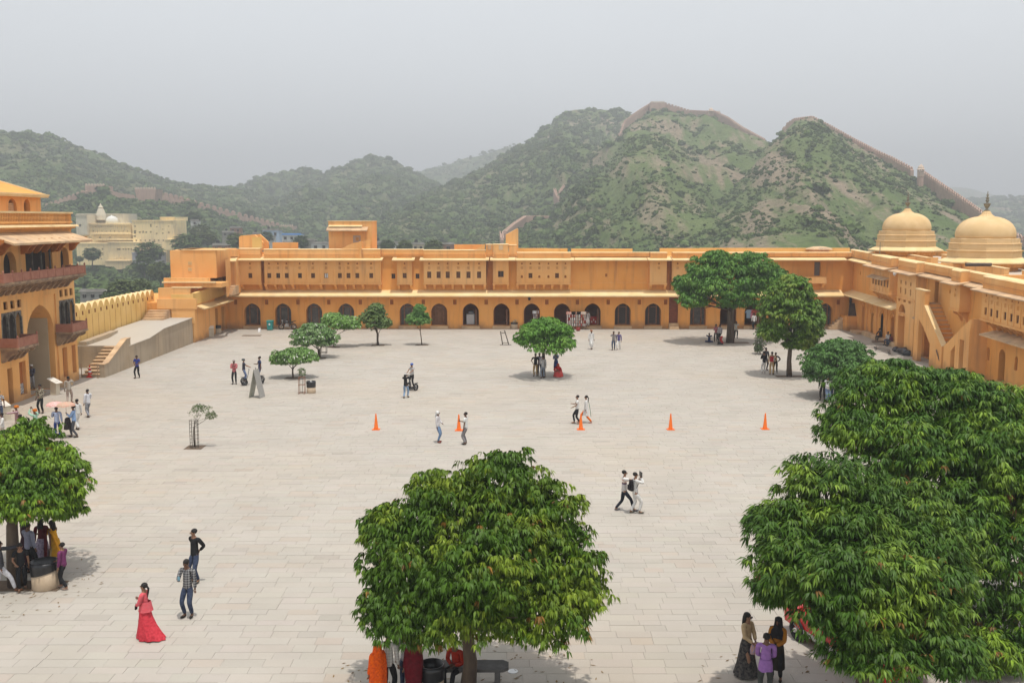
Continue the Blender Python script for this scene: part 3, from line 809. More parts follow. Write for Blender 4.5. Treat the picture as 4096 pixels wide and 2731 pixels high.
# cusped triple windows behind the small balconies
def tri(u0, u1, z0, z1, n, root):
    mb = MB(); w = (u1 - u0) / 3
    for k in range(4):
        u = u0 + k * w; mb.box(FG, u - .05, u + .05, n - .12, n + .02, z0, z1 - .4)
    for k in range(3):
        a = u0 + k * w; pts = [(a + .05, z1), (a + .05, z1 - .55)]
        for i in range(7):
            t = i / 6; pts.append((a + .05 + (w - .1) * t, z1 - .55 + .42 * math.sin(math.pi * t) + (.05 if i % 2 else 0)))
        pts += [(a + w - .05, z1 - .55), (a + w - .05, z1)]
        mb.prof(FG, pts, n - .1, n, 0, 'n')
    return part('cusped_window', mb.mesh('cusped_window', GRYS), root)
tri(59.85, 62.35, 3.72, 5.8, .0, gate); tri(67.6, 69.9, 3.86, 5.95, .0, gate)
# loggia columns and lintel cusps in the upper storey
mb = MB()
for u in (63.35, 64.4, 65.65, 66.9):
    mb.ring(*FG.P(u, -.12, 0)[:2], [(.10, 7.85), (.10, 8.0), (.065, 8.05), (.055, 9.3), (.11, 9.45), (.11, 9.55)], 8)
part('column', mb.mesh('column', GRYS), gate)
# curved stone brackets under the wide eave
BR2 = bracket_mesh('eave_bracket', mat('bracket_ochre', (.52, .20, .05), (.42, .15, .04), 4), 1.25, 1.0, .16)
for u in (58.3, 60.0, 62.8, 63.5, 64.5, 65.6, 66.9, 67.6, 69.7): part('eave_bracket', BR2, gate, FG.mat(u, .0, 10.35))
mb = MB(); chajja(mb, FG, 58.4, 69.4, 0, 1.8, 10.13, .62, .13, ends=.0); chajja(mb, FG, 46, 58.3, 0, .9, 10.3, .45, .13)
part('eave', mb.mesh('eave', CRM2), gate)
mb = MB()
mb.box(FG, g0, g1, -.01, .06, 10.85, 10.93)
mb.box(FG, g0, g1 + .1, .0, .55, 11.05, 11.2, 1, top=(.0, .08)); mb.box(FG, g0, g1 + .05, 0, .3, 10.93, 11.05)
mb.box(FG, g0, g1 + .02, -.35, .12, 11.3, 11.42, 0)
mb.box(FG, g0, g1 + .02, -.35, .0, 11.42, 11.95, 0); mb.box(FG, g0, g1 + .1, -.4, .16, 11.95, 12.07, 1)
part('parapet', mb.mesh('parapet', [OCH, CRM]), gate)
BAL = MB()
for z0 in (0,): BAL.ring(0, 0, [(.05, 0), (.05, .05), (.02, .09), (.055, .22), (.05, .30), (.02, .42), (.05, .47), (.05, .53)], 6)
BAL = BAL.mesh('baluster', OCH, True)
for k in range(58): part('baluster', BAL, gate, FG.mat(58.6 + k * .2, .06, 11.42))
# balconies
RAIL = {}
def balcony(u0, u1, n1, zf, zr, root, brs, posts, under=True):
    mb = MB(); mb.box(FG, u0, u1, 0.0, n1, zf - .14, zf); mb.box(FG, u0 + .1, u1 - .1, 0, n1 - .15, zf - .26, zf - .14)
    b = part('balcony', mb.mesh('balcony', STN), root)
    us = [u0 + .06 + (u1 - u0 - .12) * i / posts for i in range(posts + 1)]
    for a, c in zip(us[:-1], us[1:]):
        mb = MB(); mb.box(FG, a + .05, c - .05, n1 - .11, n1 - .05, zf + .01, zr); mb.box(FG, a + .05, c - .05, n1 - .13, n1 - .03, zr, zr + .05)
        part('railing_panel', mb.mesh('railing_panel', RED), b)
    for e in (u0, u1 - .06):
        mb = MB(); mb.box(FG, e, e + .06, 0.02, n1 - .13, zf + .01, zr); mb.box(FG, e - .02, e + .08, .02, n1 - .13, zr, zr + .05)
        part('railing_panel', mb.mesh('railing_panel', RED), b)
    for a in us:
        mb = MB(); p = FG.P(a, n1 - .08, 0); mb.box(FG, a - .05, a + .05, n1 - .13, n1 - .03, zf, zr + .06)
        mb.ring(p[0], p[1], [(.03, zr + .06), (.07, zr + .12), (.06, zr + .18), (.01, zr + .25)], 8)
        part('rail_post', mb.mesh('rail_post', RED), b)
    for u in brs: part('bracket', BR3, b, FG.mat(u, 0, zf - .2))
    return b
BR3 = bracket_mesh('stone_bracket', STN, 1.05, .75, .17)
balcony(57.7, 68.9, 1.45, 7.8, 8.3, gate, [58.1 + k * .8 for k in range(14)], 10)
balcony(59.4, 61.95, 1.2, 3.72, 4.25, gate, [59.6 + k * .7 for k in range(4)], 1)
balcony(66.85, 69.3, 1.2, 3.82, 4.35, gate, [67.0 + k * .7 for k in range(4)], 1)
# roof pavilion
mb = MB(); FP = Frame((-33.6, 0), (0, 1), (1, 0))
wall(mb, FP, 50, 70.2, 11.3, 13.3, [(68.2, .85, 11.4, 12.95, 'round', .35), (66.2, 1.1, 11.4, 12.95, 'round', .4, 1)], 0)
mb.add([(-33.6, 70.2, 11.3), (-40, 70.2, 11.3), (-40, 70.2, 13.3), (-33.6, 70.2, 13.3)], [(0, 1, 2, 3)])
mb.box(FP, 50, 70.2, -6.4, -2.5, 11.3, 13.3)
part('pavilion_wall', mb.mesh('pavilion_wall', [OCH, DARK]), gate)
mb = MB(); A = [(-33.2, 50, 13.2), (-33.2, 70.6, 13.2), (-40.4, 70.6, 13.2), (-40.4, 50, 13.2)]
Bp = [(-37.0, 50, 14.75), (-37.0, 67.2, 14.75)]
mb.add(A + Bp, [(0, 1, 5, 4), (1, 2, 5), (2, 3, 4, 5)], 0)
mb.add([(x, y, z - .12) for x, y, z in A] + A, [(0, 3, 2, 1), (0, 1, 5, 4), (1, 2, 6, 5), (2, 3, 7, 6)], 1)
part('roof', mb.mesh('roof', [OCH2, CRM]), gate)
mb = MB(); mb.tube([A[1], Bp[1], Bp[0]], .09, 5); mb.tube([(-33.35, 60, 13.25), (-37.0, 64.5, 14.77)], .07, 5)
mb.box(WF, -33.9, -33.15, 50, 70.65, 13.2, 13.32, 0, top=(.0, .0))
part('roof_ridge', mb.mesh('roof_ridge', CRM), gate)
mb = MB(); mb.box(FP, 65.7, 66.7, -.30, -.22, 11.4, 12.7)
part('lattice_screen', jali_mesh('lattice_screen', .8, 1.2, 5, 7, m=CRM2), gate, FP.mat(66.2, -.15, 11.45))

# ------------------------------------------------------------------ east range
east = thing('east_range', (36, 80, 0), 'ochre side range with stair, enclosed balconies and roof parapets along the right edge', 'palace range')
U = lambda px, n=0.0: FR.px(px, 1200, n)[0]
mb = MB()
aops = [(4.15, .85, .30, 2.85, 'arch', .45, 1), (7.2, .7, .25, 2.45, 'rect', .3, 2), (10.2, .85, .3, 2.75, 'arch', .06), (13.3, 1.0, .3, 2.75, 'arch', .45, 1),
        (23.75, .85, 5.12, 6.95, 'rect', .4, 2), (34.2, .45, 1.7, 2.75, 'arch', .15, 1), (36.45, 1.0, .45, 2.95, 'arch', .45, 2), (38.6, .45, 1.7, 2.75, 'arch', .15, 1), (40.9, 1.2, .4, 3.0, 'arch', .6, 2), (43.4, .45, 1.7, 2.75, 'arch', .15, 1), (45.6, 1.2, .4, 3.0, 'arch', .6, 2),
        (22.2, 1.3, .1, 3.9, 'rect', .9, 0), (26.6, .25, 6.2, 6.5, 'rect', .06, 1), (2.6, .2, 5.9, 6.3, 'rect', .05, 1)]
wall(mb, FR, -.6, 70, 0, 7.62, aops, 0)
mb.box(FR, -.6, 70, -9, -1.0, 7.3, 7.6); mb.box(FR, -7, 70, -9.5, -9.2, -4, 8.2)
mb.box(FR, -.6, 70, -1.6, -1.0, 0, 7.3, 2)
part('wall', mb.mesh('wall', [OCH2, NICHE, DARK]), east)
mb = MB()
for a in (5.6, 8.7, 11.7, 14.9):
    mb.box(FR, a - .12, a + .12, 0, .08, 0, 3.5)
for (c, w, t) in ((4.15, 1.25, 3.1), (7.2, 1.2, 3.0), (10.2, 1.2, 3.0), (13.3, 1.35, 3.1)):
    for i in range(10):
        t0, t1 = math.pi * i / 10, math.pi * (i + 1) / 10; h = w / 2
        q0 = (c + h * math.cos(t0), t - .75 + .75 * arch_top(math.cos(t0), 'arch')); q1 = (c + h * math.cos(t1), t - .75 + .75 * arch_top(math.cos(t1), 'arch'))
        mb.prof(FR, [q0, (q0[0], q0[1] + .08), (q1[0], q1[1] + .08), q1], 0, .07, 0, 'n')
part('pilaster', mb.mesh('pilaster', OCH), east)
mb = MB(); mb.box(FR, 3.0, 5.4, .0, .9, 0, .25); mb.box(FR, 5.4, 16, .0, .45, 0, .45); part('plinth', mb.mesh('plinth', CRM2), east)
mb = MB(); chajja(mb, FR, -.6, 16.6, 0, 1.2, 3.75, .40, .1); part('lower_eave', mb.mesh('lower_eave', CRM), east)
mb = MB(); chajja(mb, FR, 35.6, 70, 0, 1.3, 4.0, .34, .1); part('lower_eave', mb.mesh('lower_eave', CRM2), east)
# corner stand and steps
mb = MB(); mb.box(FB, bu(3360), bu(3432), 0.05, 2.1, 0, 1.55); mb.box(FB, bu(3358), bu(3434), 0.0, 2.2, .95, 1.02)
cst = thing('corner_stand', (bu(3396), 102, 0), 'ochre masonry block with small steps in the far right corner', 'masonry block')
part('block', mb.mesh('block', OCH2), cst)
for k in range(5):
    mb = MB(); mb.box(FB, bu(3305 + k * 11), bu(3360), .1, .9, .02 + k * .25, .02 + (k + 1) * .25); part('step', mb.mesh('step', CRM2), cst)
bd = link('tilted_board', None, None, Matrix.Translation((bu(3402), 101.6, 1.55)), 'dark square metal board leaning on top of the corner block', 'board')
mb = MB(); mb.prof(WF, [(-.45, 1.55), (.55, 1.55), (.62, 2.7), (.5, 2.74)], 0, 0)
mb = MB(); FT = Frame((bu(3402), 101.6), (1, 0), (0, -1))
mb.add([FT.P(-.95, .5, 1.56), FT.P(.85, .5, 1.56), FT.P(1.05, -.35, 2.75), FT.P(-.55, -.35, 2.85), FT.P(-.95, .45, 1.50), FT.P(.85, .45, 1.50), FT.P(1.05, -.40, 2.70), FT.P(-.55, -.40, 2.80)],
       [(0, 1, 2, 3), (7, 6, 5, 4), (0, 4, 5, 1), (1, 5, 6, 2), (2, 6, 7, 3), (3, 7, 4, 0)])
BRD = mat('rusty_board', (.10, .07, .05), (.06, .045, .04), 3, rough=.6)
part('board', mb.mesh('board', BRD), bd)
mb = MB(); mb.box(FT, -.5, .7, -.3, .1, 1.56, 1.75); mb.tube([FT.P(.7, -.4, 1.56), FT.P(.8, -.42, 2.6)], .04); part('prop', mb.mesh('prop', BRD), bd)
mb = MB(); mb.tube([(bu(3395), 102.8, 1.5), (bu(3395), 102.8, 3.7)], .12, 8); part('drain_pipe', mb.mesh('drain_pipe', DARK), east)
# enclosed balcony with little awnings
BRC = bracket_mesh('curved_bracket', OCH, .8, .85, .16)
j = jharokha(FR, east, 9.0, 14.6, .85, 5.0, 7.62, [(9.7 + k * .86, 'd') for k in range(6)], [9.25 + k * .86 for k in range(7)], rows=1, big=(.46, .66), zw=5.55, brk=BRC)
mb = MB()
for k in range(6): chajja(mb, FR, 9.3 + k * .86, 9.3 + k * .86 + .84, .86, 1.42, 6.26, .24, .04)
part('awning', mb.mesh('awning', CRM2), j)
# porch tower
mb = MB()
wall(mb, FR, 16.6, 21.2, 0, 7.62, [(18.1, 1.7, 0, 3.35, 'rect', .9), (18.1, 1.7, 3.6, 4.4, 'round', .5), (17.5, .34, 5.35, 5.9, 'rect', .2, 1), (18.75, .34, 5.35, 5.9, 'rect', .2, 1), (20.0, .34, 5.35, 5.9, 'rect', .2, 1),
      (17.3, .5, 4.62, 4.85, 'rect', .3, 1), (18.6, .6, 4.62, 4.85, 'rect', .3, 1), (19.9, .5, 4.62, 4.85, 'rect', .3, 1), (17.5, .26, 6.2, 6.55, 'rect', .05), (18.75, .26, 6.2, 6.55, 'rect', .05), (20.0, .26, 6.2, 6.55, 'rect', .05)], .8)
q = lambda u, n, z: FR.P(u, n, z)
mb.add([q(16.6, 0, 0), q(16.6, .8, 0), q(16.6, .8, 7.6), q(16.6, 0, 7.6)], [(0, 1, 2, 3)])
mb.add([q(21.2, 0, 4.1), q(21.2, .8, 4.1), q(21.2, .8, 7.6), q(21.2, 0, 7.6)], [(0, 1, 2, 3)]); mb.box(FR, 20.5, 21.2, 0, .79, 0, 4.1)
mb.box(FR, 16.55, 21.3, .8, .9, 4.9, 5.0); mb.box(FR, 17.3, 18.9, .3, .95, 3.35, 3.45)
mb.add([q(20.4, .805, 5.35), q(20.4, .805, 5.9)], [])
part('porch_tower', mb.mesh('porch_tower', [OCH, DARK]), east)
mb = MB(); mb.box(FR, 21.2, 21.23, .15, .65, 5.5, 6.1); part('window', mb.mesh('window', DARK), east)
mb = MB(); chajja(mb, FR, 21.3, 22.6, .0, 1.0, 3.55, .35, .1); part('small_eave', mb.mesh('small_eave', CRM2), east)
# stair with sloping parapet, running down towards the viewer
mb = MB()
cut = [(22.9, 0), (22.9, 6.25), (25.0, 6.25), (25.05, 4.95), (28.9, 2.15), (28.9, 0), (26.8, 0), (26.8, 2.0), (25.1, 3.1), (23.9, 3.7), (23.9, 0)]
def parts_poly(mb, poly, n0, n1, mi=0):
    mb.prof(FR, poly, n0, n1, mi, 'n')
parts_poly(mb, [(22.9, 0), (23.9, 0), (23.9, 6.2), (22.9, 6.2)], 1.0, 1.35)
parts_poly(mb, [(23.9, 3.7), (25.05, 3.1), (25.05, 6.2), (23.9, 6.2)], 1.0, 1.35)
parts_poly(mb, [(25.05, 3.1), (26.6, 1.9), (26.6, 3.85), (25.05, 4.95)], 1.0, 1.35)
parts_poly(mb, [(26.6, 0), (29.1, 0), (29.1, 2.05), (26.6, 3.85)], 1.0, 1.35)
part('stair_parapet', mb.mesh('stair_parapet', OCH), east)
mb = MB(); parts_poly(mb, [(22.85, 6.2), (25.1, 6.2), (25.1, 6.3), (22.85, 6.3)], .97, 1.38); parts_poly(mb, [(25.05, 4.95), (29.15, 2.05), (29.15, 2.13), (25.05, 5.03)], .97, 1.38)
part('stair_coping', mb.mesh('stair_coping', CRM), east)
for k in range(16):
    u = 24.4 + k * .40; z = 5.1 - k * .31
    mb = MB(); mb.box(FR, u, u + .42, .001, 1.0, max(0, z - .31), z, 0); mb.box(FR, u - .02, u + .44, .001, .99, z, z + .03, 1)
    part('stair_step', mb.mesh('stair_step', [OCH2, CRM2]), east)
mb = MB(); mb.box(FR, 23.2, 24.4, 0.001, 1.0, 4.9, 5.1); part('landing', mb.mesh('landing', CRM2), east)
# second, mirrored ramp wall and tall recesses
mb = MB()
parts_poly(mb, [(29.2, 0), (30.6, 0), (30.6, 1.9), (32.2, 3.1), (32.2, 3.9), (29.2, 2.1)], .9, 1.25)
parts_poly(mb, [(31.4, 0), (32.2, 0), (32.2, 3.1), (31.4, 2.5)], .9, 1.25)
parts_poly(mb, [(32.2, 3.1), (33.9, 3.1), (33.9, 4.9), (32.2, 3.9)], .9, 1.25)
parts_poly(mb, [(33.0, 0), (33.9, 0), (33.9, 3.1), (33.0, 3.1)], .9, 1.25)
mb.box(FR, 33.6, 33.9, 0, .9, 0, 4.9); mb.box(FR, 33.9, 34.9, .0, .1, 4.8, 5.6)
part('ramp_wall', mb.mesh('ramp_wall', OCH), east)
jharokha(FR, east, 28.8, 30.6, .8, 5.2, 7.62, [(29.7, 'none')], [29.2, 30.2], rows=3, zw=5.3, brk=BRC)
CL = [(35.6 + k * .92 + (.3 if k > 2 else 0), 'd' if k > 2 else 'n') for k in range(9)]
jharokha(FR, east, 34.9, 44.2, .95, 5.1, 7.62, CL, [35.1 + k * .95 for k in range(10)], rows=3, big=(.38, .58), zw=5.45, brk=BRC)
for (a, b, nn) in ((-.4, 8.9, .75), (8.6, 15.0, 1.6), (16.2, 21.7, 1.55), (21.2, 28.6, .85), (28.3, 31.2, 1.5), (31.0, 34.6, .85), (34.5, 46, 1.65), (46, 70, 1)):
    mb = MB(); chajja(mb, FR, a, b, 0, nn, 7.34, .26, .09); part('eave', mb.mesh('eave', CRM2 if a > 8 else CRM), east)
for (a, b, nn) in ((-.35, 8.8, .25), (9.0, 14.7, .85), (14.9, 16.4, .25), (16.6, 21.2, .8), (21.4, 28.6, .25), (28.8, 30.6, .8), (30.8, 34.7, .25), (34.9, 44.2, .95), (44.4, 70, .2)):
    parapet(east, FR, a, b, -.3, nn, 7.62, 8.4, round_=.08)
for (a, b, n, hh) in ((6, 15, -2.2, 8.4), (13.0, 18.0, -4.2, 8.6), (21, 29, -3.0, 8.45), (31, 42, -3.4, 8.45), (26, 26.3, -3.0, 8.4)):
    mb = MB(); mb.box(FR, a, b, n - .35, n, 7.6, hh); mb.box(FR, a - .02, b + .02, n - .38, n + .03, hh, hh + .07, 1); part('roof_wall', mb.mesh('roof_wall', [OCH, CRM]), east)
for (a, n0, n1) in ((12.0, -4.2, -.3), (20.6, -6, -.3), (33, -6, -.3), (40, -6, -.3)):
    mb = MB(); mb.box(FR, a, a + .3, n0, n1, 7.6, 8.3); part('roof_wall', mb.mesh('roof_wall', [OCH, CRM]), east)
mb = MB(); mb.box(FR, -.6, 70, -9, -.35, 7.62, 7.66); part('roof_deck', mb.mesh('roof_deck', mat('roof_screed', (.55, .47, .38), (.42, .35, .28), .8, fine=.06)), east)

# domed pavilions on the roof
FIN = mat('finial_metal', (.30, .27, .20), (.16, .14, .11), 8, rough=.5)
def domed(px, py, zc, s, label):
    x, y = gp(px, py, zc)
    t = thing('domed_pavilion', (x, y, 6), label, 'domed pavilion', 'domed pavilions on the right range')
    ph = math.pi / 8
    mb = MB(); mb.ring(x, y, [(2.75 * s, 5.0), (2.75 * s, zc)], 8, 0, ph); part('drum', mb.mesh('drum', OCH2), t)
    mb = MB(); mb.ring(x, y, [(3.0 * s, zc + .36 * s), (3.75 * s, zc), (3.75 * s, zc - .1), (2.7 * s, zc + .05)], 8, 0, ph)
    e = part('eave', mb.mesh('eave', CRM), t)
    mb = MB(); mb.ring(x, y, [(2.9 * s, zc - .45), (3.05 * s, zc - .1), (2.7 * s, zc + .1)], 48, 0, 0, 24, .03); part('dentil_band', mb.mesh('dentil_band', OCH2), e)
    z = zc
    mb = MB()
    mb.ring(x, y, [(2.98 * s, z + .3 * s), (2.98 * s, z + .90 * s), (3.12 * s, z + .93 * s), (3.12 * s, z + .99 * s), (2.90 * s, z + 1.02 * s), (2.90 * s, z + 1.55 * s), (2.96 * s, z + 1.58 * s), (2.86 * s, z + 1.62 * s), (2.78 * s, z + 1.62 * s), (2.78 * s, z + 2.0 * s), (2.2 * s, z + 2.06 * s)], 8, 0, ph)
    part('tier', mb.mesh('tier', YELD), t)
    mb = MB(); pr = []
    for i in range(19):
        a = i / 18; ang = -0.22 + a * (math.pi / 2 + .05)
        pr.append((2.45 * s * (math.cos(ang) ** .80 if math.cos(ang) > 0 else 0.02), z + 2.32 * s + 1.62 * s * math.sin(ang)))
    pr[0] = (2.30 * s, z + 2.0 * s)
    mb.ring(x, y, pr, 48, 0); part('dome', mb.mesh('dome', YELD, True), t)
    mb = MB(); mb.ring(x, y, [(1.06 * s, z + 3.62 * s), (1.04 * s, z + 3.70 * s), (.72 * s, z + 3.84 * s), (.42 * s, z + 4.08 * s), (.25 * s, z + 4.38 * s)], 64, 0, 0, 16, .06)
    part('lotus_cap', mb.mesh('lotus_cap', YELD, False), t)
    mb = MB(); f = [(.24, 4.36), (.30, 4.42), (.14, 4.50), (.12, 4.62), (.22, 4.74), (.34, 4.98), (.36, 5.02), (.14, 5.06), (.12, 5.2), (.22, 5.28), (.10, 5.36), (.15, 5.46), (.17, 5.54), (.06, 5.62), (.12, 5.72), (.10, 5.80), (.03, 5.88), (.05, 5.98), (.01, 6.12)]
    mb.ring(x, y, [(r * s * .85, z + h * s) for r, h in f], 12, 0); part('finial', mb.mesh('finial', FIN, True), t)
YELD = mat('dome_plaster', (.71, .505, .275), (.65, .45, .225), .9, bump=.25, bscale=8, big=((.52, .33, .14), .6, .52, .75, .55), fine=.05)
domed(3622, 999, 8.6, .91, 'smaller bulbous yellow dome pavilion with finial, farther and left of the other dome')
domed(3935, 1045, 8.0, .97, 'larger bulbous yellow dome pavilion with finial, nearest the right edge')
# ------------------------------------------------------------------ hills (one height field)
def _h(ix, iy):
    n = (ix * 374761393 + iy * 668265263) & 0xffffffff
    n = ((n ^ (n >> 13)) * 1274126177) & 0xffffffff
    return ((n ^ (n >> 16)) & 0xffff) / 65535.0
def vn(x, y):
    xi, yi = np.floor(x).astype(np.int64), np.floor(y).astype(np.int64)
    fx, fy = x - xi, y - yi
    fx = fx * fx * (3 - 2 * fx); fy = fy * fy * (3 - 2 * fy)
    a, b, c, d = _h(xi, yi), _h(xi + 1, yi), _h(xi, yi + 1), _h(xi + 1, yi + 1)
    return (a * (1 - fx) + b * fx) * (1 - fy) + (c * (1 - fx) + d * fx) * fy
def fbm(x, y, o=4):
    s, a, t = 0, 1, 0
    for i in range(o):
        s = s + a * vn(x * 2 ** i + i * 17.3, y * 2 ** i - i * 9.1); t += a; a *= .5
    return s / t
# crest lines: (bearing px, crest py, distance) ; foot distance ; foot height
RID = [
 ([(-1500, 560, 900), (-900, 530, 900), (-300, 505, 900), (0, 514, 900), (110, 522, 900), (250, 547, 910), (330, 587, 920), (450, 630, 940), (550, 682, 960), (700, 727, 990), (830, 745, 1020), (950, 760, 1050), (1100, 800, 1080), (1400, 860, 1100), (1700, 940, 1100)], 520, -12, 1.3),
 ([(550, 860, 1300), (700, 800, 1300), (860, 762, 1300), (950, 757, 1300), (1050, 712, 1300), (1150, 692, 1300), (1215, 677, 1290), (1230, 665, 1290), (1250, 682, 1290), (1300, 694, 1290), (1330, 680, 1290), (1400, 658, 1270), (1490, 626, 1260), (1560, 634, 1250), (1640, 680, 1240), (1720, 722, 1230), (1900, 800, 1200), (2200, 900, 1150)], 620, -12, 1.15),
 ([(1300, 860, 1900), (1500, 760, 1900), (1650, 690, 1900), (1800, 655, 1900), (1950, 609, 1880), (2040, 586, 1850), (2065, 582, 1850), (2300, 660, 1800)], 1300, -10, 1.2),
 ([(1200, 1000, 700), (1500, 880, 850), (1750, 760, 960), (1900, 690, 1000), (2075, 594, 1030), (2130, 560, 1040), (2200, 500, 1050), (2240, 457, 1050), (2290, 446, 1050), (2350, 443, 1050), (2480, 442, 1040), (2540, 462, 1000), (2700, 520, 980), (2900, 640, 900)], 430, -12, 1.1),
 ([(1850, 1040, 380), (1950, 1000, 430), (2010, 965, 480), (2040, 928, 520), (2095, 890, 560), (2190, 880, 600), (2225, 830, 640), (2260, 760, 680), (2330, 706, 720), (2410, 655, 760), (2475, 560, 790), (2500, 508, 800), (2560, 474, 810), (2600, 450, 820), (2650, 450, 820), (2750, 470, 810), (2830, 474, 790), (2900, 502, 760), (3000, 558, 720), (3060, 580, 690), (3200, 640, 650), (3500, 800, 600)], 300, -14, 1.05),
 ([(2400, 1080, 330), (2600, 1000, 360), (2700, 940, 400), (2850, 850, 470), (2980, 690, 560), (3060, 582, 620), (3110, 545, 640), (3160, 512, 640), (3230, 492, 620), (3290, 520, 600), (3400, 586, 570), (3500, 640, 540), (3640, 712, 500), (3740, 775, 470), (3850, 850, 440), (3950, 930, 410), (4050, 985, 380), (4200, 1050, 350), (4600, 1150, 320)], 230, -14, 1.0),
 ([(3000, 850, 1800), (3500, 805, 1800), (3830, 795, 1800), (3900, 793, 1800), (4096, 786, 1800), (4500, 760, 1800), (5200, 730, 1800), (6000, 760, 1700)], 1100, -12, 1.2),
 ([(2600, 800, 3000), (3300, 760, 3000), (3700, 737, 3000), (3850, 748, 3000), (3950, 778, 3000), (4100, 805, 3000), (4400, 800, 3000)], 2300, -10, 1.2),
 ([(-600, 960, 540), (0, 880, 560), (180, 836, 570), (300, 800, 580), (380, 774, 590), (430, 772, 590), (500, 790, 600), (560, 792, 610), (640, 794, 620), (720, 812, 630), (800, 834, 645), (900, 860, 665), (1000, 886, 685), (1170, 922, 720), (1300, 975, 720), (1500, 1060, 720)], 440, -11, 1.1),
]
def zpx(py, D, px=2048):
    d = ray(px, py); return H + d[2] * D / d[1]
def terrain(X, Y):
    """height at world points"""
    X = np.asarray(X, float); Y = np.maximum(np.asarray(Y, float), 20)
    px = 2048 + X / Y * (CP + .1 * SP) * FOC
    rough = fbm(X / 45, Y / 45, 5) - .5
    base = -13 + 3 * (fbm(X / 90, Y / 90, 3) - .5) + np.clip((Y - 200) / 400, 0, 1) * 3
    z = base
    for k, (pts, foot, zf, pw) in enumerate(RID):
        a = np.array(pts, float)
        pxs = a[:, 0]
        D = np.interp(px, pxs, a[:, 2])
        zc = np.array([zpx(p[1], p[2], p[0]) for p in pts])
        Z = np.interp(px, pxs, zc)
        inside = np.clip((px - pxs[0]) / 150, 0, 1) * np.clip((pxs[-1] - px) / 150, 0, 1)
        Z = -16 + (Z + 16) * inside
        f = np.minimum(foot, D - 60)
        t = (Y - f) / (D - f)
        tt = np.clip(t, 0, 1)
        spur = 1 - np.abs(2 * vn(X / (70 + 10 * k) + 5 * k + .6 * rough, Y / 230 + 3.1 * k) - 1)
        spur2 = 1 - np.abs(2 * vn(X / 26 + 7 * k + 1.5 * rough, Y / 110 + k) - 1)
        relief = (Z - zf) * tt * (1 - tt) * ((spur - .5) * 1.15 + (spur2 - .5) * .55)
        h = zf + (Z - zf) * tt ** pw + relief
        back = Z - (Y - D) * .55
        h = np.where(t > 1, back, np.where(t < 0, -40, h))
        z = np.maximum(z, h)
    amp = np.clip((Y - 200) / 400, .15, 1) * 9
    z = z + rough * amp * .8 + (fbm(X / 11, Y / 11, 3) - .5) * np.clip(Y / 500, .2, 1.0) * 4.0
    return z
ncol, nrow = 760, 330
pxs = np.linspace(-1500, 5700, ncol)
Ds = np.concatenate([np.linspace(118, 300, 40), np.geomspace(303, 1250, 220), np.geomspace(1262, 3300, 70)])
PX, DD = np.meshgrid(pxs, Ds)
XX = (PX - 2048) / FOC * DD / (CP + .1 * SP)
ZZ = terrain(XX, DD)
V = np.stack([XX, DD, ZZ], -1).reshape(-1, 3)
i = np.arange(len(Ds) - 1)[:, None] * ncol + np.arange(ncol - 1)[None]
F = np.stack([i, i + 1, i + 1 + ncol, i + ncol], -1).reshape(-1, 4)
def np_mesh(name, V, F, mats, smooth=False):
    me = bpy.data.meshes.new(name)
    k = F.shape[1]
    me.vertices.add(len(V)); me.vertices.foreach_set('co', np.asarray(V, np.float32).ravel())
    me.loops.add(F.size); me.loops.foreach_set('vertex_index', F.astype(np.int32).ravel())
    me.polygons.add(len(F)); me.polygons.foreach_set('loop_start', np.arange(0, F.size, k, dtype=np.int32))
    if smooth: me.polygons.foreach_set('use_smooth', np.ones(len(F), bool))
    for m in mats: me.materials.append(m)
    me.update(calc_edges=True); return me
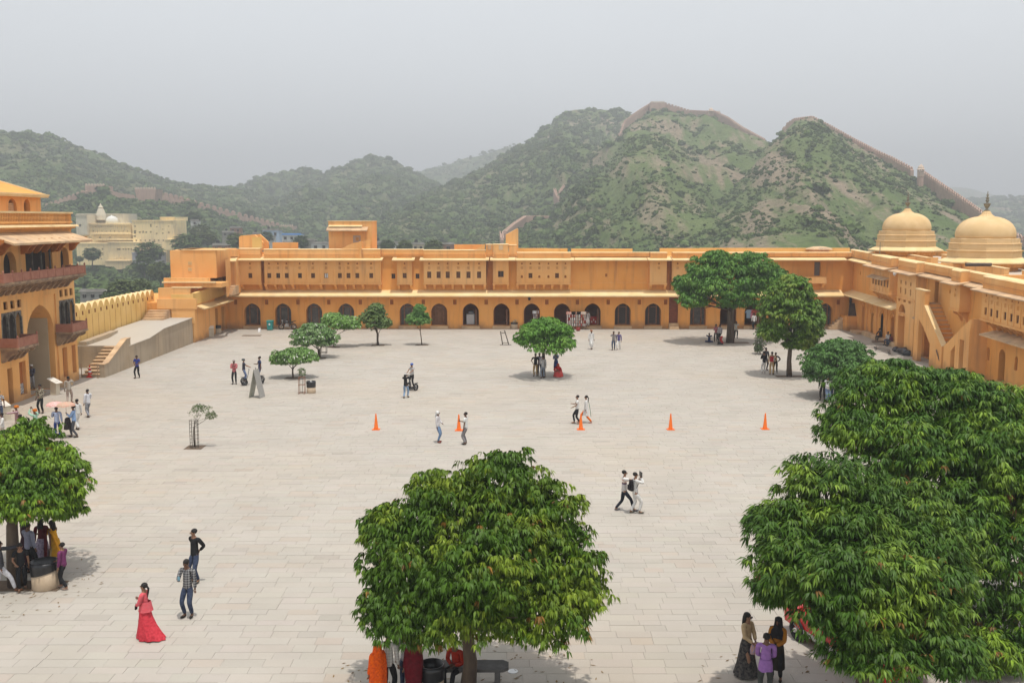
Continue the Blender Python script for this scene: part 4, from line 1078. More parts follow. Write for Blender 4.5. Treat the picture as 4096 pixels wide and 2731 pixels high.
def hill_mat():
    m = bpy.data.materials.new('hillside'); m.use_nodes = True; t = m.node_tree; N = t.nodes; LK = t.links.new
    b = N['Principled BSDF']; b.inputs['Roughness'].default_value = 1; b.inputs['Specular IOR Level'].default_value = .1
    g = N.new('ShaderNodeNewGeometry')
    def noise(s, d=6, vec=None, r=.6):
        n = N.new('ShaderNodeTexNoise'); n.inputs['Scale'].default_value = s; n.inputs['Detail'].default_value = d; n.inputs['Roughness'].default_value = r
        LK(vec or g.outputs['Position'], n.inputs['Vector']); return n.outputs[0]
    def rr(s, a, b_, lo=0, hi=1):
        r = N.new('ShaderNodeMapRange'); r.inputs[1].default_value = a; r.inputs[2].default_value = b_; r.inputs[3].default_value = lo; r.inputs[4].default_value = hi; LK(s, r.inputs[0]); return r.outputs[0]
    def mix(f, a, c):
        x = N.new('ShaderNodeMixRGB'); LK(f, x.inputs[0])
        for i_, v in ((1, a), (2, c)):
            if isinstance(v, tuple): x.inputs[i_].default_value = (*v, 1)
            else: LK(v, x.inputs[i_])
        return x.outputs[0]
    def mul(a, c):
        x = N.new('ShaderNodeMath'); x.operation = 'MULTIPLY'; LK(a, x.inputs[0]); LK(c, x.inputs[1]); return x.outputs[0]
    grass = mix(rr(noise(.03), .38, .62), (.105, .155, .045), (.15, .19, .068))
    grass = mix(rr(noise(.25, 4), .5, .7, 0, .75), grass, (.055, .080, .032))
    xs = N.new('ShaderNodeSeparateXYZ'); LK(g.outputs['Position'], xs.inputs[0])
    mp_ = N.new('ShaderNodeMapping'); mp_.inputs['Scale'].default_value = (.06, .012, .016); mp_.inputs['Rotation'].default_value = (0, 0, .25); LK(g.outputs['Position'], mp_.inputs[0])
    streak = noise(1.0, 8, mp_.outputs[0], .68)
    right = rr(xs.outputs[0], -60, 120, .35, 1.0)
    left_ = rr(xs.outputs[0], -60, 60, .75, 0)
    grass = mix(left_, grass, (.080, .120, .036))
    rock = mix(rr(noise(.35, 5), .4, .65), (.36, .275, .20), (.22, .17, .125))
    col = mix(mul(rr(streak, .495, .58, 0, .9), right), grass, rock)
    LK(col, b.inputs['Base Color'])
    bp = N.new('ShaderNodeBump'); bp.inputs['Strength'].default_value = .9; bp.inputs['Distance'].default_value = 3.0
    LK(noise(.22, 8, None, .7), bp.inputs['Height']); LK(bp.outputs[0], b.inputs['Normal'])
    return m
hills = link('hills', np_mesh('hills', V, F, [hill_mat()], True), kind='structure')
# low ground on all other sides, reaching the horizon
mb = MB(); mb.box(WF, -7000, 7000, -6000, 9000, -60, -30); mb.build('far_ground', mat('plain', (.14, .16, .07), (.2, .18, .1), .01), kind='structure')
mb = MB(); mb.box(WF, -400, 400, -300, 130, -29, -14.5); mb.build('slope_ground', mat('plain2', (.14, .16, .07), (.2, .18, .1), .05), kind='structure')

# scrub: bushes spread over the hills
def bush_mesh(name, m, seed, n=46, flat=.75):
    r = np.random.default_rng(seed)
    vs, fs = [], []
    for k in range(n):
        d = r.normal(0, 1, 3); d /= np.linalg.norm(d); d[2] = abs(d[2]) * .9
        c = d * r.uniform(.45, .95) * (1, 1, flat)
        s = r.uniform(.22, .42)
        a = r.normal(0, 1, 3); a /= np.linalg.norm(a); b = np.cross(a, d + .3 * r.normal(0, 1, 3)); b /= np.linalg.norm(b) + 1e-6
        i0 = len(vs)
        vs += [tuple(c + a * s), tuple(c + b * s * .8 + d * .1), tuple(c - a * s), tuple(c - b * s * .8 + d * .1)]
        fs.append((i0, i0 + 1, i0 + 2, i0 + 3))
    k0 = len(vs)
    mb = MB(); mb.ball((0, 0, .15), (.7, .7, .55), 7, 4); vs += mb.v; fs += [tuple(i_ + k0 for i_ in f) for f in mb.f]
    me = bpy.data.meshes.new(name); me.from_pydata(vs, [], fs); me.materials.append(m); return me
def scatter(name, pts, scl, srcs, seed=0, parent=None):
    """one object: points carrying instanced plants"""
    me = bpy.data.meshes.new(name); me.from_pydata([tuple(p) for p in pts], [], [])
    a = me.attributes.new('scl', 'FLOAT', 'POINT'); a.data.foreach_set('value', np.asarray(scl, np.float32))
    o = link(name, me, parent, kind='stuff')
    ng = bpy.data.node_groups.new(name, 'GeometryNodeTree')
    ng.interface.new_socket('Geometry', in_out='INPUT', socket_type='NodeSocketGeometry'); ng.interface.new_socket('Geometry', in_out='OUTPUT', socket_type='NodeSocketGeometry')
    N = ng.nodes; LK = ng.links.new
    gi, go = N.new('NodeGroupInput'), N.new('NodeGroupOutput')
    iop = N.new('GeometryNodeInstanceOnPoints'); jo = N.new('GeometryNodeJoinGeometry')
    for s in srcs:
        oi = N.new('GeometryNodeObjectInfo'); oi.inputs[0].default_value = s; oi.inputs['As Instance'].default_value = True
        LK(oi.outputs['Geometry'], jo.inputs[0])
    # join of instances -> pick instance
    LK(gi.outputs[0], iop.inputs['Points']); LK(jo.outputs[0], iop.inputs['Instance'])
    iop.inputs['Pick Instance'].default_value = True
    rv = N.new('FunctionNodeRandomValue'); rv.data_type = 'INT'; rv.inputs['Min'].default_value = 0; rv.inputs['Max'].default_value = len(srcs) - 1; rv.inputs['Seed'].default_value = seed
    for s_ in rv.outputs:
        if s_.enabled: LK(s_, iop.inputs['Instance Index'])
    rr_ = N.new('FunctionNodeRandomValue'); rr_.data_type = 'FLOAT_VECTOR'; rr_.inputs['Max'].default_value = (.25, .25, 6.28); rr_.inputs['Seed'].default_value = seed + 3
    LK([s_ for s_ in rr_.outputs if s_.enabled][0], iop.inputs['Rotation'])
    na = N.new('GeometryNodeInputNamedAttribute'); na.data_type = 'FLOAT'; na.inputs[0].default_value = 'scl'
    LK([s_ for s_ in na.outputs if s_.enabled][0], iop.inputs['Scale'])
    LK(iop.outputs[0], go.inputs[0])
    md = o.modifiers.new('scatter', 'NODES'); md.node_group = ng
    return o
def src(name, me):
    return bpy.data.objects.new(name, me)
BG1 = mat('scrub_dark', (.080, .120, .035), (.055, .085, .025), .15, rough=.9, spec=.1)
BG2 = mat('scrub_olive', (.12, .15, .05), (.085, .115, .036), .15, rough=.9, spec=.1)
BG3 = mat('scrub_fresh', (.12, .175, .05), (.085, .13, .04), .15, rough=.9, spec=.1)
BSRC = [src('scrub_source', bush_mesh('scrub_source', m, s)) for m, s in ((BG1, 1), (BG2, 2), (BG1, 3), (BG3, 4))]
N_ = 260000
px_ = nr.uniform(-900, 4900, N_)
D_ = np.exp(nr.uniform(math.log(135), math.log(1950), N_))
X_ = (px_ - 2048) / FOC * D_ / (CP + .1 * SP)
Z_ = terrain(X_, D_)
cl = fbm(X_ / 38, D_ / 38, 3)
rightness = np.clip((px_ - 2250) / 500, 0, 1) * (D_ < 900)
keep = nr.random(N_) < np.where(rightness > .3, np.clip((cl - .46) * 5, .10, .75), np.clip((cl - .26) * 5, .7, 1.0))
keep &= ~((D_ < 300) & (px_ > 1300))
keep &= ~((px_ > 290) & (px_ < 740) & (D_ > 394) & (D_ < 425))
X_, D_, Z_, r_ = X_[keep], D_[keep], Z_[keep], rightness[keep]
S_ = nr.lognormal(math.log(.95), .62, len(X_)) * (.62 + D_ / 1500) * np.where(r_ > .3, .62, 1.0)
scatter('hillside_scrub', np.stack([X_, D_, Z_ + S_ * .12], -1), np.minimum(S_, 5.5), BSRC, 5)

# ------------------------------------------------------------------ fort walls on the ridges
FWL = mat('fort_wall_stone', (.50, .34, .26), (.42, .275, .21), .3, bump=.3, bscale=2, streak=((.22, .15, .11), .5, .75, .6), fine=.08)
FWT = mat('fort_wall_coping', (.66, .52, .41), (.58, .44, .34), 1)
def tz(x, y): return float(terrain(np.array([x]), np.array([y]))[0])
def ridge_wall(pts, h, label, step=5.0, thick=1.6, merlon_=(1.6, 1.3), lift=.5, sag=0, name='fort_wall'):
    """pts (px, py, D): wall foot line; crenels are real blocks"""
    P3 = []
    for (a, b) in zip(pts[:-1], pts[1:]):
        pa, pb = [np.array(((p[0] - 2048) / FOC * p[2] / (CP + .1 * SP), p[2], zpx(p[1], p[2], p[0]))) for p in (a, b)]
        n = max(1, int(np.linalg.norm(pb - pa) / step))
        for k in range(n): P3.append(pa + (pb - pa) * k / n)
    P3.append(pb)
    t = thing(name, tuple(P3[0]), label, 'fort wall')
    mb, mm = MB(), MB()
    for a, b in zip(P3[:-1], P3[1:]):
        d = b - a; L_ = np.linalg.norm(d[:2]) + 1e-6; ux, uy = d[0] / L_, d[1] / L_; nx, ny = uy, -ux
        if ny > 0: nx, ny = -nx, -ny
        def q(s_, n_, z_): return (a[0] + ux * s_ + nx * n_, a[1] + uy * s_ + ny * n_, a[2] + d[2] * s_ / L_ + z_)
        e = .25
        vs = [q(-e, 0, -5), q(L_ + e, 0, -5), q(L_ + e, thick, -5), q(-e, thick, -5), q(-e, 0, h), q(L_ + e, 0, h), q(L_ + e, thick, h), q(-e, thick, h)]
        mb.add(vs, [(4, 5, 6, 7), (0, 1, 5, 4), (2, 3, 7, 6), (1, 2, 6, 5), (3, 0, 4, 7)])
        w, mh = merlon_; n = max(1, int(L_ / (w * 1.35)))
        for k in range(n):
            s0 = (k + .15) * L_ / n; s1 = s0 + w * .95; m_ = (s0 + s1) / 2
            for nn in (thick - .5, 0):
                vs = [q(s0, nn, h), q(s1, nn, h), q(s1, nn, h + mh * .65), q(m_, nn, h + mh), q(s0, nn, h + mh * .65)]
                vs += [q(s0, nn + .5, h), q(s1, nn + .5, h), q(s1, nn + .5, h + mh * .65), q(m_, nn + .5, h + mh), q(s0, nn + .5, h + mh * .65)]
                mm.add(vs, [(0, 1, 2, 3, 4), (9, 8, 7, 6, 5), (1, 6, 7, 2), (2, 7, 8, 3), (3, 8, 9, 4), (4, 9, 5, 0)], 1)
    part('wall', mb.mesh('wall', [FWL, FWT]), t)
    part('merlons', mm.mesh('merlons', [FWL, FWL]), t, kind='stuff')
    return t
ridge_wall([(2598, 428, 815), (2545, 462, 800), (2488, 505, 785), (2472, 552, 770), (2410, 648, 745), (2330, 700, 705), (2262, 748, 665), (2232, 792, 640)], 3.2, 'long stone rampart climbing the main hill to its highest bastion')
ridge_wall([(2222, 775, 640), (2232, 805, 625), (2275, 850, 590), (2288, 862, 585), (2245, 885, 575)], 2.6, 'short zigzag rampart halfway down the main hill')
ridge_wall([(2245, 888, 575), (2190, 892, 560), (2095, 892, 545), (2048, 925, 500), (2012, 958, 460), (2016, 985, 440)], 2.8, 'low rampart curving down behind the roofs at the foot of the main hill')
ridge_wall([(2648, 430, 812), (2700, 446, 808), (2750, 462, 800), (2828, 466, 782)], 3.0, 'crest rampart between the summit bastion and the small kiosk')
ridge_wall([(2836, 468, 778), (2900, 498, 750), (2960, 540, 722), (3050, 590, 682)], 4.6, 'broad rampart dropping from the kiosk into the saddle')
ridge_wall([(3112, 548, 644), (3135, 524, 642), (3165, 504, 634), (3235, 496, 612), (3290, 525, 594)], 3.6, 'rampart over the top of the right hill')
ridge_wall([(3290, 530, 592), (3400, 592, 565), (3500, 645, 534), (3560, 672, 518), (3640, 716, 494)], 4.4, 'long rampart descending the upper right hill above the green slope')
ridge_wall([(3662, 728, 488), (3740, 782, 464), (3850, 858, 434), (3900, 894, 420), (3960, 940, 405), (4060, 1000, 378), (4150, 1040, 360)], 5.0, 'tall rampart descending behind the two domes')
ridge_wall([(186, 838, 566), (260, 812, 572), (330, 786, 578), (352, 776, 582)], 1.8, 'low stone wall rising to the square bastion on the left hill')
ridge_wall([(430, 768, 582), (480, 782, 588), (545, 792, 594)], 1.2, 'thin wall between the two bastions on the left hill', merlon_=(1.2, .5))
ridge_wall([(560, 792, 600), (640, 796, 612), (720, 814, 622), (800, 838, 637), (900, 864, 657), (1000, 890, 677), (1122, 922, 706)], 2.8, 'long merlon topped wall sloping down the left hill', merlon_=(2.4, 2.2))
def bastion(px0, px1, py0, py1, D, label, flare=0.0, depth=12):
    x0, x1 = [(p - 2048) / FOC * D / (CP + .1 * SP) for p in (px0, px1)]
    z1, z0 = zpx(py0, D), zpx(py1, D)
    t = thing('bastion', ((x0 + x1) / 2, D, z0), label, 'bastion')
    mb = MB(); mb.add([(x0 + flare, D, z0 - 6), (x1 - flare, D, z0 - 6), (x1 - flare, D + depth, z0 - 6), (x0 + flare, D + depth, z0 - 6), (x0, D, z1), (x1, D, z1), (x1, D + depth, z1), (x0, D + depth, z1)], [(4, 5, 6, 7), (0, 1, 5, 4), (1, 2, 6, 5), (2, 3, 7, 6), (3, 0, 4, 7)])
    part('wall', mb.mesh('wall', FWL), t)
    n = max(3, int((x1 - x0) / 1.6)); mm = MB()
    for k in range(n):
        a = x0 + (x1 - x0) * (k + .1) / n; b = a + (x1 - x0) / n * .75
        mm.prof(Frame((0, D), (1, 0), (0, -1)), [(a, z1), (b, z1), (b, z1 + .8), ((a + b) / 2, z1 + 1.3), (a, z1 + .8)], -.5, .02, 0, 'n')
    part('merlons', mm.mesh('merlons', FWT), t, kind='stuff')
    return t
bastion(352, 431, 743, 772, 582, 'square brown stone bastion on the small left hill')
bastion(548, 634, 757, 792, 598, 'flared stone bastion where the long left wall begins', flare=2.2)
bastion(2592, 2648, 411, 446, 800, 'square bastion on the highest summit of the main hill')
bastion(2850, 2868, 450, 468, 770, 'tiny bastion block beside the summit kiosk')
bastion(1122, 1176, 905, 930, 710, 'end bastion of the long left wall above the houses')
def kiosk(px, pyt, pyb, D, w, label, two=False):
    x = (px - 2048) / FOC * D / (CP + .1 * SP); z1, z0 = zpx(pyt, D), zpx(pyb, D); h = z1 - z0
    t = thing('watch_kiosk', (x, D, z0), label, 'watchtower')
    mb = MB(); mb.ring(x, D, [(w * .62, z0 - 4), (w * .58, z0 + h * .12), (w * .66, z0 + h * .14)], 8); part('base', mb.mesh('base', FWL), t)
    mb = MB()
    for k in range(8):
        a = k * math.pi / 4 + .39; mb.ring(x + w * .48 * math.cos(a), D + w * .48 * math.sin(a), [(w * .09, z0 + h * .12), (w * .09, z0 + h * .6)], 5)
    if two: mb.ring(x, D, [(w * .46, z0 + h * .12), (w * .46, z0 + h * .34), (w * .6, z0 + h * .36), (w * .45, z0 + h * .40)], 8)
    part('column', mb.mesh('column', FWT), t, kind='stuff')
    mb = MB(); mb.ring(x, D, [(w * .5, z0 + h * .6), (w * .78, z0 + h * .6), (w * .55, z0 + h * .66), (w * .52, z0 + h * .76), (w * .3, z0 + h * .88), (w * .06, z0 + h * .94), (w * .04, z1)], 8 if not two else 12); part('roof', mb.mesh('roof', FWT), t)
kiosk(2831, 430, 468, 768, 3.4, 'small pointed kiosk on the crest of the main hill')
kiosk(3668, 655, 715, 474, 2.7, 'two storey watchtower kiosk on the rampart above the left dome', True)

# ------------------------------------------------------------------ pale palace across the valley
PAL = mat('palace_limewash', (.92, .74, .42), (.84, .66, .35), .12, bump=.3, bscale=2, big=((.42, .32, .22), .08, .50, .72, .6), streak=((.40, .33, .25), .5, .75, .55), fine=.06)
PALW = mat('palace_white', (.66, .60, .47), (.58, .52, .40), .2, streak=((.38, .34, .30), .5, .75, .5), fine=.05)
PD = 400.0
def pw(px, py, D=PD):
    d = ray(px, py); t = D / d[1]; return d[0] * t, H + d[2] * t
pal = thing('hill_palace', (pw(510, 1060)[0], PD, pw(510, 1060)[1]), 'large cream stone palace with many small windows across the valley', 'palace')
FPL = Frame((0, PD), (1, 0), (0, -1))
PWN = {}
def pblock(px0, px1, py0, py1, n, m, wins=(), cop=True, nm='wing_wall', deep=16):
    fr = Frame((0, PD - n), (1, 0), (0, -1))
    x0, z1 = pw(px0, py0, PD - n); x1, z0 = pw(px1, py1, PD - n)
    mb = MB(); ops = []
    for (wx, wy, ww, wh) in wins:
        a, b = pw(wx, wy, PD - n); s = (PD - n) / FOC
        ops.append((a, ww * s, b - wh * s / 2, b + wh * s / 2, 'rect', .35, 1))
    wall(mb, fr, x0, x1, z0, z1, ops, 0)
    mb.add([fr.P(x0, 0, z0), fr.P(x0, -deep, z0), fr.P(x0, -deep, z1), fr.P(x0, 0, z1), fr.P(x1, 0, z0), fr.P(x1, -deep, z0), fr.P(x1, -deep, z1), fr.P(x1, 0, z1)], [(0, 1, 2, 3), (4, 5, 6, 7), (3, 2, 6, 7)])
    if cop: mb.box(fr, x0 - .1, x1 + .1, -.3, .25, z1 - .35, z1 - .1)
    w = part(nm, mb.mesh(nm, [m, DARK]), pal)
    for o in ops:
        f = MB(); u, ww, a, b = o[:4]
        f.box(fr, u - ww / 2 - .12, u + ww / 2 + .12, .0, .12, b + .02, b + .16); f.box(fr, u - .04, u + .04, -.2, -.1, a, b); f.box(fr, u - ww / 2, u + ww / 2, -.2, -.12, (a + b) / 2 - .04, (a + b) / 2 + .04)
        part('window', f.mesh('window', m), w)
    return w
pblock(302, 350, 860, 940, 2, PALW, [(320, 902, 8, 10)])
pblock(305, 492, 855, 900, -9, PALW, [(345, 876, 6, 9), (362, 876, 4, 9), (322, 872, 5, 9), (380, 878, 5, 8)])
pblock(312, 530, 893, 1055, 0, PAL, [(x, 907, 3.5, 4) for x in (382, 393, 405, 430, 440, 447)] + [(x, 910, 3.5, 4) for x in (470, 486, 503)] + [(x, 950, 9, 4) for x in (360, 400, 440)] + [(x, 925, 4, 6) for x in range(322, 520, 17)])
pblock(528, 700, 881, 1050, 2.5, PAL, [(540, 905, 5, 7), (603, 902, 6, 12), (540, 928, 8, 12), (559, 929, 6, 6), (572, 928, 6, 8), (585, 929, 6, 6), (603, 928, 5, 7), (539, 945, 9, 6), (627, 934, 5, 5), (651, 933, 5, 5), (675, 905, 4, 6), (675, 930, 5, 6), (627, 907, 4, 4), (651, 917, 4, 4)] + [(x, 962, 5, 7) for x in range(545, 690, 18)] + [(x, 1000, 5, 8) for x in range(570, 690, 20)])
pblock(640, 700, 868, 884, -1, PAL, [])
pblock(305, 520, 972, 1060, 4, PAL, [(352, 998, 6, 10), (382, 998, 8, 12), (410, 996, 5, 8), (450, 995, 6, 9), (411, 1016, 4, 14), (437, 1017, 5, 7)] + [(x, 1035, 5, 6) for x in range(325, 420, 20)])
pblock(430, 560, 968, 1062, 6.5, PAL, [(475, 997, 13, 6), (493, 997, 5, 6), (503, 997, 5, 6), (514, 997, 5, 6), (525, 997, 5, 6), (467, 1033, 5, 3), (483, 1033, 5, 3), (499, 1033, 5, 3), (553, 996, 10, 14)])
pblock(420, 520, 1042, 1078, 9, PAL, [])
pblock(660, 718, 957, 1000, 6, PAL, [(688, 966, 8, 10), (676, 962, 4, 5), (690, 990, 3, 12), (698, 990, 3, 12), (706, 990, 3, 12)], deep=10)
pblock(528, 640, 1010, 1065, 10, mat('lilac_wash', (.40, .38, .43), (.34, .33, .36), .3, fine=.05), [(549, 1030, 16, 14), (630, 1032, 14, 12)], deep=8)
x, z = pw(432, 882, PD + 4)
mb = MB(); mb.ring(x, PD + 8, [(2.5, z - 1.5), (2.5, z), (2.2, z + .9), (1.3, z + 1.6), (.3, z + 1.9), (.05, z + 2.3)], 24); part('dome', mb.mesh('dome', mat('white_dome', (.68, .67, .62)), True), pal)
x, z = pw(389, 880, PD + 4)
mb = MB(); mb.ring(x, PD + 8, [(2.1, z), (2.0, z + 2), (1.5, z + 3.6), (.9, z + 4.9), (1.1, z + 5.2), (.4, z + 6), (.05, z + 7)], 12); part('spire', mb.mesh('spire', PALW), pal)
part('cornice', (lambda b: (b.box(FPL, pw(312, 0)[0], pw(528, 0)[0], 0, .6, pw(0, 900)[1], pw(0, 897)[1]), b.box(FPL, pw(318, 0)[0], pw(520, 0)[0], 0.0, 1.2, pw(0, 938)[1], pw(0, 934)[1]), b.box(FPL, pw(340, 0)[0], pw(500, 0)[0], 0, 2.0, pw(0, 960)[1], pw(0, 955)[1]), b.mesh('cornice', PAL))[-1])(MB()), pal)

# ------------------------------------------------------------------ small houses of the town
HM = [mat('house_white', (.62, .62, .60), (.5, .49, .46), .5, streak=((.3, .27, .24), .5, .8, .5)), mat('house_blue', (.42, .52, .66), (.38, .47, .6), .5), mat('house_brick', (.36, .19, .13), (.28, .15, .1), .8), mat('house_grey', (.36, .34, .31), (.26, .24, .22), .5, streak=((.2, .18, .16), .5, .8, .5)), mat('house_cream', (.58, .5, .36), (.5, .42, .3), .5)]
def house(px0, px1, py0, py1, D, mi, label, wins=2, roof=None, tank=False):
    x0, z1 = pw(px0, py0, D); x1, z0 = pw(px1, py1, D)
    t = thing('town_house', ((x0 + x1) / 2, D, z0), label, 'house', 'houses of the town below the wall')
    fr = Frame((0, D), (1, 0), (0, -1)); mb = MB(); ops = []
    w = x1 - x0; h = z1 - z0; hh = min(h, 3.2)
    for k in range(wins): ops.append((x0 + w * (k + .5) / wins, min(1.1, w / wins * .45), z1 - hh * .75, z1 - hh * .3, 'rect', .3, 1))
    wall(mb, fr, x0, x1, z0 - 3, z1, ops, 0)
    mb.add([fr.P(x0, 0, z0 - 3), fr.P(x0, -w * .8, z0 - 3), fr.P(x0, -w * .8, z1), fr.P(x0, 0, z1), fr.P(x1, 0, z0 - 3), fr.P(x1, -w * .8, z0 - 3), fr.P(x1, -w * .8, z1), fr.P(x1, 0, z1)], [(0, 1, 2, 3), (4, 5, 6, 7)])
    wl = part('wall', mb.mesh('wall', [HM[mi], DARK]), t)
    for o in ops:
        f = MB(); f.box(fr, o[0] - o[1] / 2 - .1, o[0] + o[1] / 2 + .1, 0.0, .35, o[3] + .02, o[3] + .12); f.box(fr, o[0] - .03, o[0] + .03, -.2, -.15, o[2], o[3]); part('window', f.mesh('window', HM[3]), wl)
    f = MB(); f.box(fr, x0 - .25, x1 + .25, -w * .8, .25, z1, z1 + .18); f.box(fr, x0, x1, -.2, 0, z1 + .18, z1 + .7)
    part('roof', f.mesh('roof', roof or HM[3]), t)
    if tank:
        f = MB(); f.ring(x0 + w * .3, D + w * .3, [(.55, z1 + .2), (.6, z1 + .9), (.5, z1 + 1.5), (.15, z1 + 1.7)], 10); part('water_tank', f.mesh('water_tank', mat('black_tank', (.03, .03, .03))), t)
BLUE = mat('blue_roof', (.12, .30, .62), rough=.5)
for a in [(1050, 1118, 922, 952, 430, 1, 'blue and white house under the end of the long wall', 2, None, True), (1128, 1205, 940, 965, 410, 0, 'white house with a bright blue roof', 3, BLUE), (1078, 1100, 948, 966, 400, 0, 'small white cube house below the blue house', 1),
          (920, 962, 912, 930, 440, 2, 'brick house with white parapet on the slope', 2), (888, 935, 930, 945, 425, 3, 'low pale house among the scrub', 2, None, True), (850, 908, 982, 1000, 300, 2, 'brick house with water tanks behind the cube block', 2, None, True),
          (762, 795, 884, 902, 450, 0, 'white house with curved roof high on the slope', 1), (1495, 1545, 972, 1002, 330, 3, 'grey house right of the roof tower', 2, None, True), (1575, 1640, 974, 1002, 330, 0, 'white house further right of the roof tower', 2),
          (1650, 1695, 978, 1004, 320, 4, 'cream house behind the flat parapet', 2, None, True), (1770, 1816, 978, 1004, 310, 2, 'brown house beside the raised parapet', 1), (1200, 1260, 962, 985, 360, 3, 'grey low house behind the low roof wall', 3), (1245, 1312, 975, 1000, 350, 0, 'pale house left of the roof tower', 2),
          (320, 420, 1168, 1200, 215, 3, 'grey shed with flat roof just beyond the merlon wall', 3), (20, 60, 1075, 1100, 330, 0, 'white cabin seen through the loggia', 1), (3034, 3072, 925, 940, 420, 0, 'tiny white hut on the right hillside', 1),
          (960, 1000, 960, 985, 380, 4, 'cream house just left of the stair housing', 2), (1130, 1170, 972, 990, 390, 2, 'brick house under the blue roofed one', 2), (1010, 1045, 935, 955, 440, 3, 'grey house left of the blue house', 1, None, True)]:
    house(*a)

# ------------------------------------------------------------------ haze
hz = MB(); hz.box(WF, -3400, 3400, -60, 3290, -62, 235)
hm = bpy.data.materials.new('haze'); hm.use_nodes = True; t = hm.node_tree; t.nodes.clear()
pv = t.nodes.new('ShaderNodeVolumePrincipled'); pv.inputs['Color'].default_value = (.93, .96, 1.0, 1); pv.inputs['Density'].default_value = .00070; pv.inputs['Anisotropy'].default_value = .2
ou = t.nodes.new('ShaderNodeOutputMaterial'); t.links.new(pv.outputs[0], ou.inputs['Volume'])
hz.build('haze', hm, kind='stuff')
# ------------------------------------------------------------------ trees
def zat(py2, Y):
    return zpx(py2 * 1.7415, Y)
def xat(px2, py2, Y):
    d = ray(px2 * 1.7415, py2 * 1.7415); return d[0] * Y / d[1]
def leaf_arrays(cen, out, k, Ln, Wd, droop, r, spread=.42, bend=.14):
    n = len(cen); M = n * k
    c = np.repeat(cen, k, 0); o = np.repeat(out, k, 0)
    az = r.uniform(0, 2 * np.pi, M)
    h = np.stack([np.cos(az), np.sin(az), np.zeros(M)], 1)
    d = h * spread + o * .45 + np.array([0, 0, -1.0]) * (droop * r.uniform(.6, 1.3, M))[:, None]
    d /= np.linalg.norm(d, axis=1)[:, None]
    s = np.cross(d, np.array([0, 0, 1.0])) + r.normal(0, .25, (M, 3)); s -= d * (s * d).sum(1)[:, None]
    s /= np.linalg.norm(s, axis=1)[:, None] + 1e-6
    L_ = Ln * r.uniform(.65, 1.2, M)[:, None]; W_ = Wd * r.uniform(.8, 1.2, M)[:, None]
    b = c + h * Ln * .12
    m = b + d * L_ * .42 + np.array([0, 0, 1.0]) * L_ * bend
    tip = b + d * L_
    V = np.stack([b, m + s * W_ / 2, tip, m - s * W_ / 2], 1)
    i = np.arange(M)[:, None] * 4
    F = np.concatenate([i + [0, 1, 3], i + [1, 2, 3]], 1).reshape(-1, 3)
    return V.reshape(-1, 3), F, M
LEAFM = {}
def leaf_mat(name, rough=.42, tr=.10):
    if name not in LEAFM:
        m = mat(name, (1, 1, 1), None, rough=rough, attr='tint', trans=tr, spec=.22); LEAFM[name] = m
    return LEAFM[name]
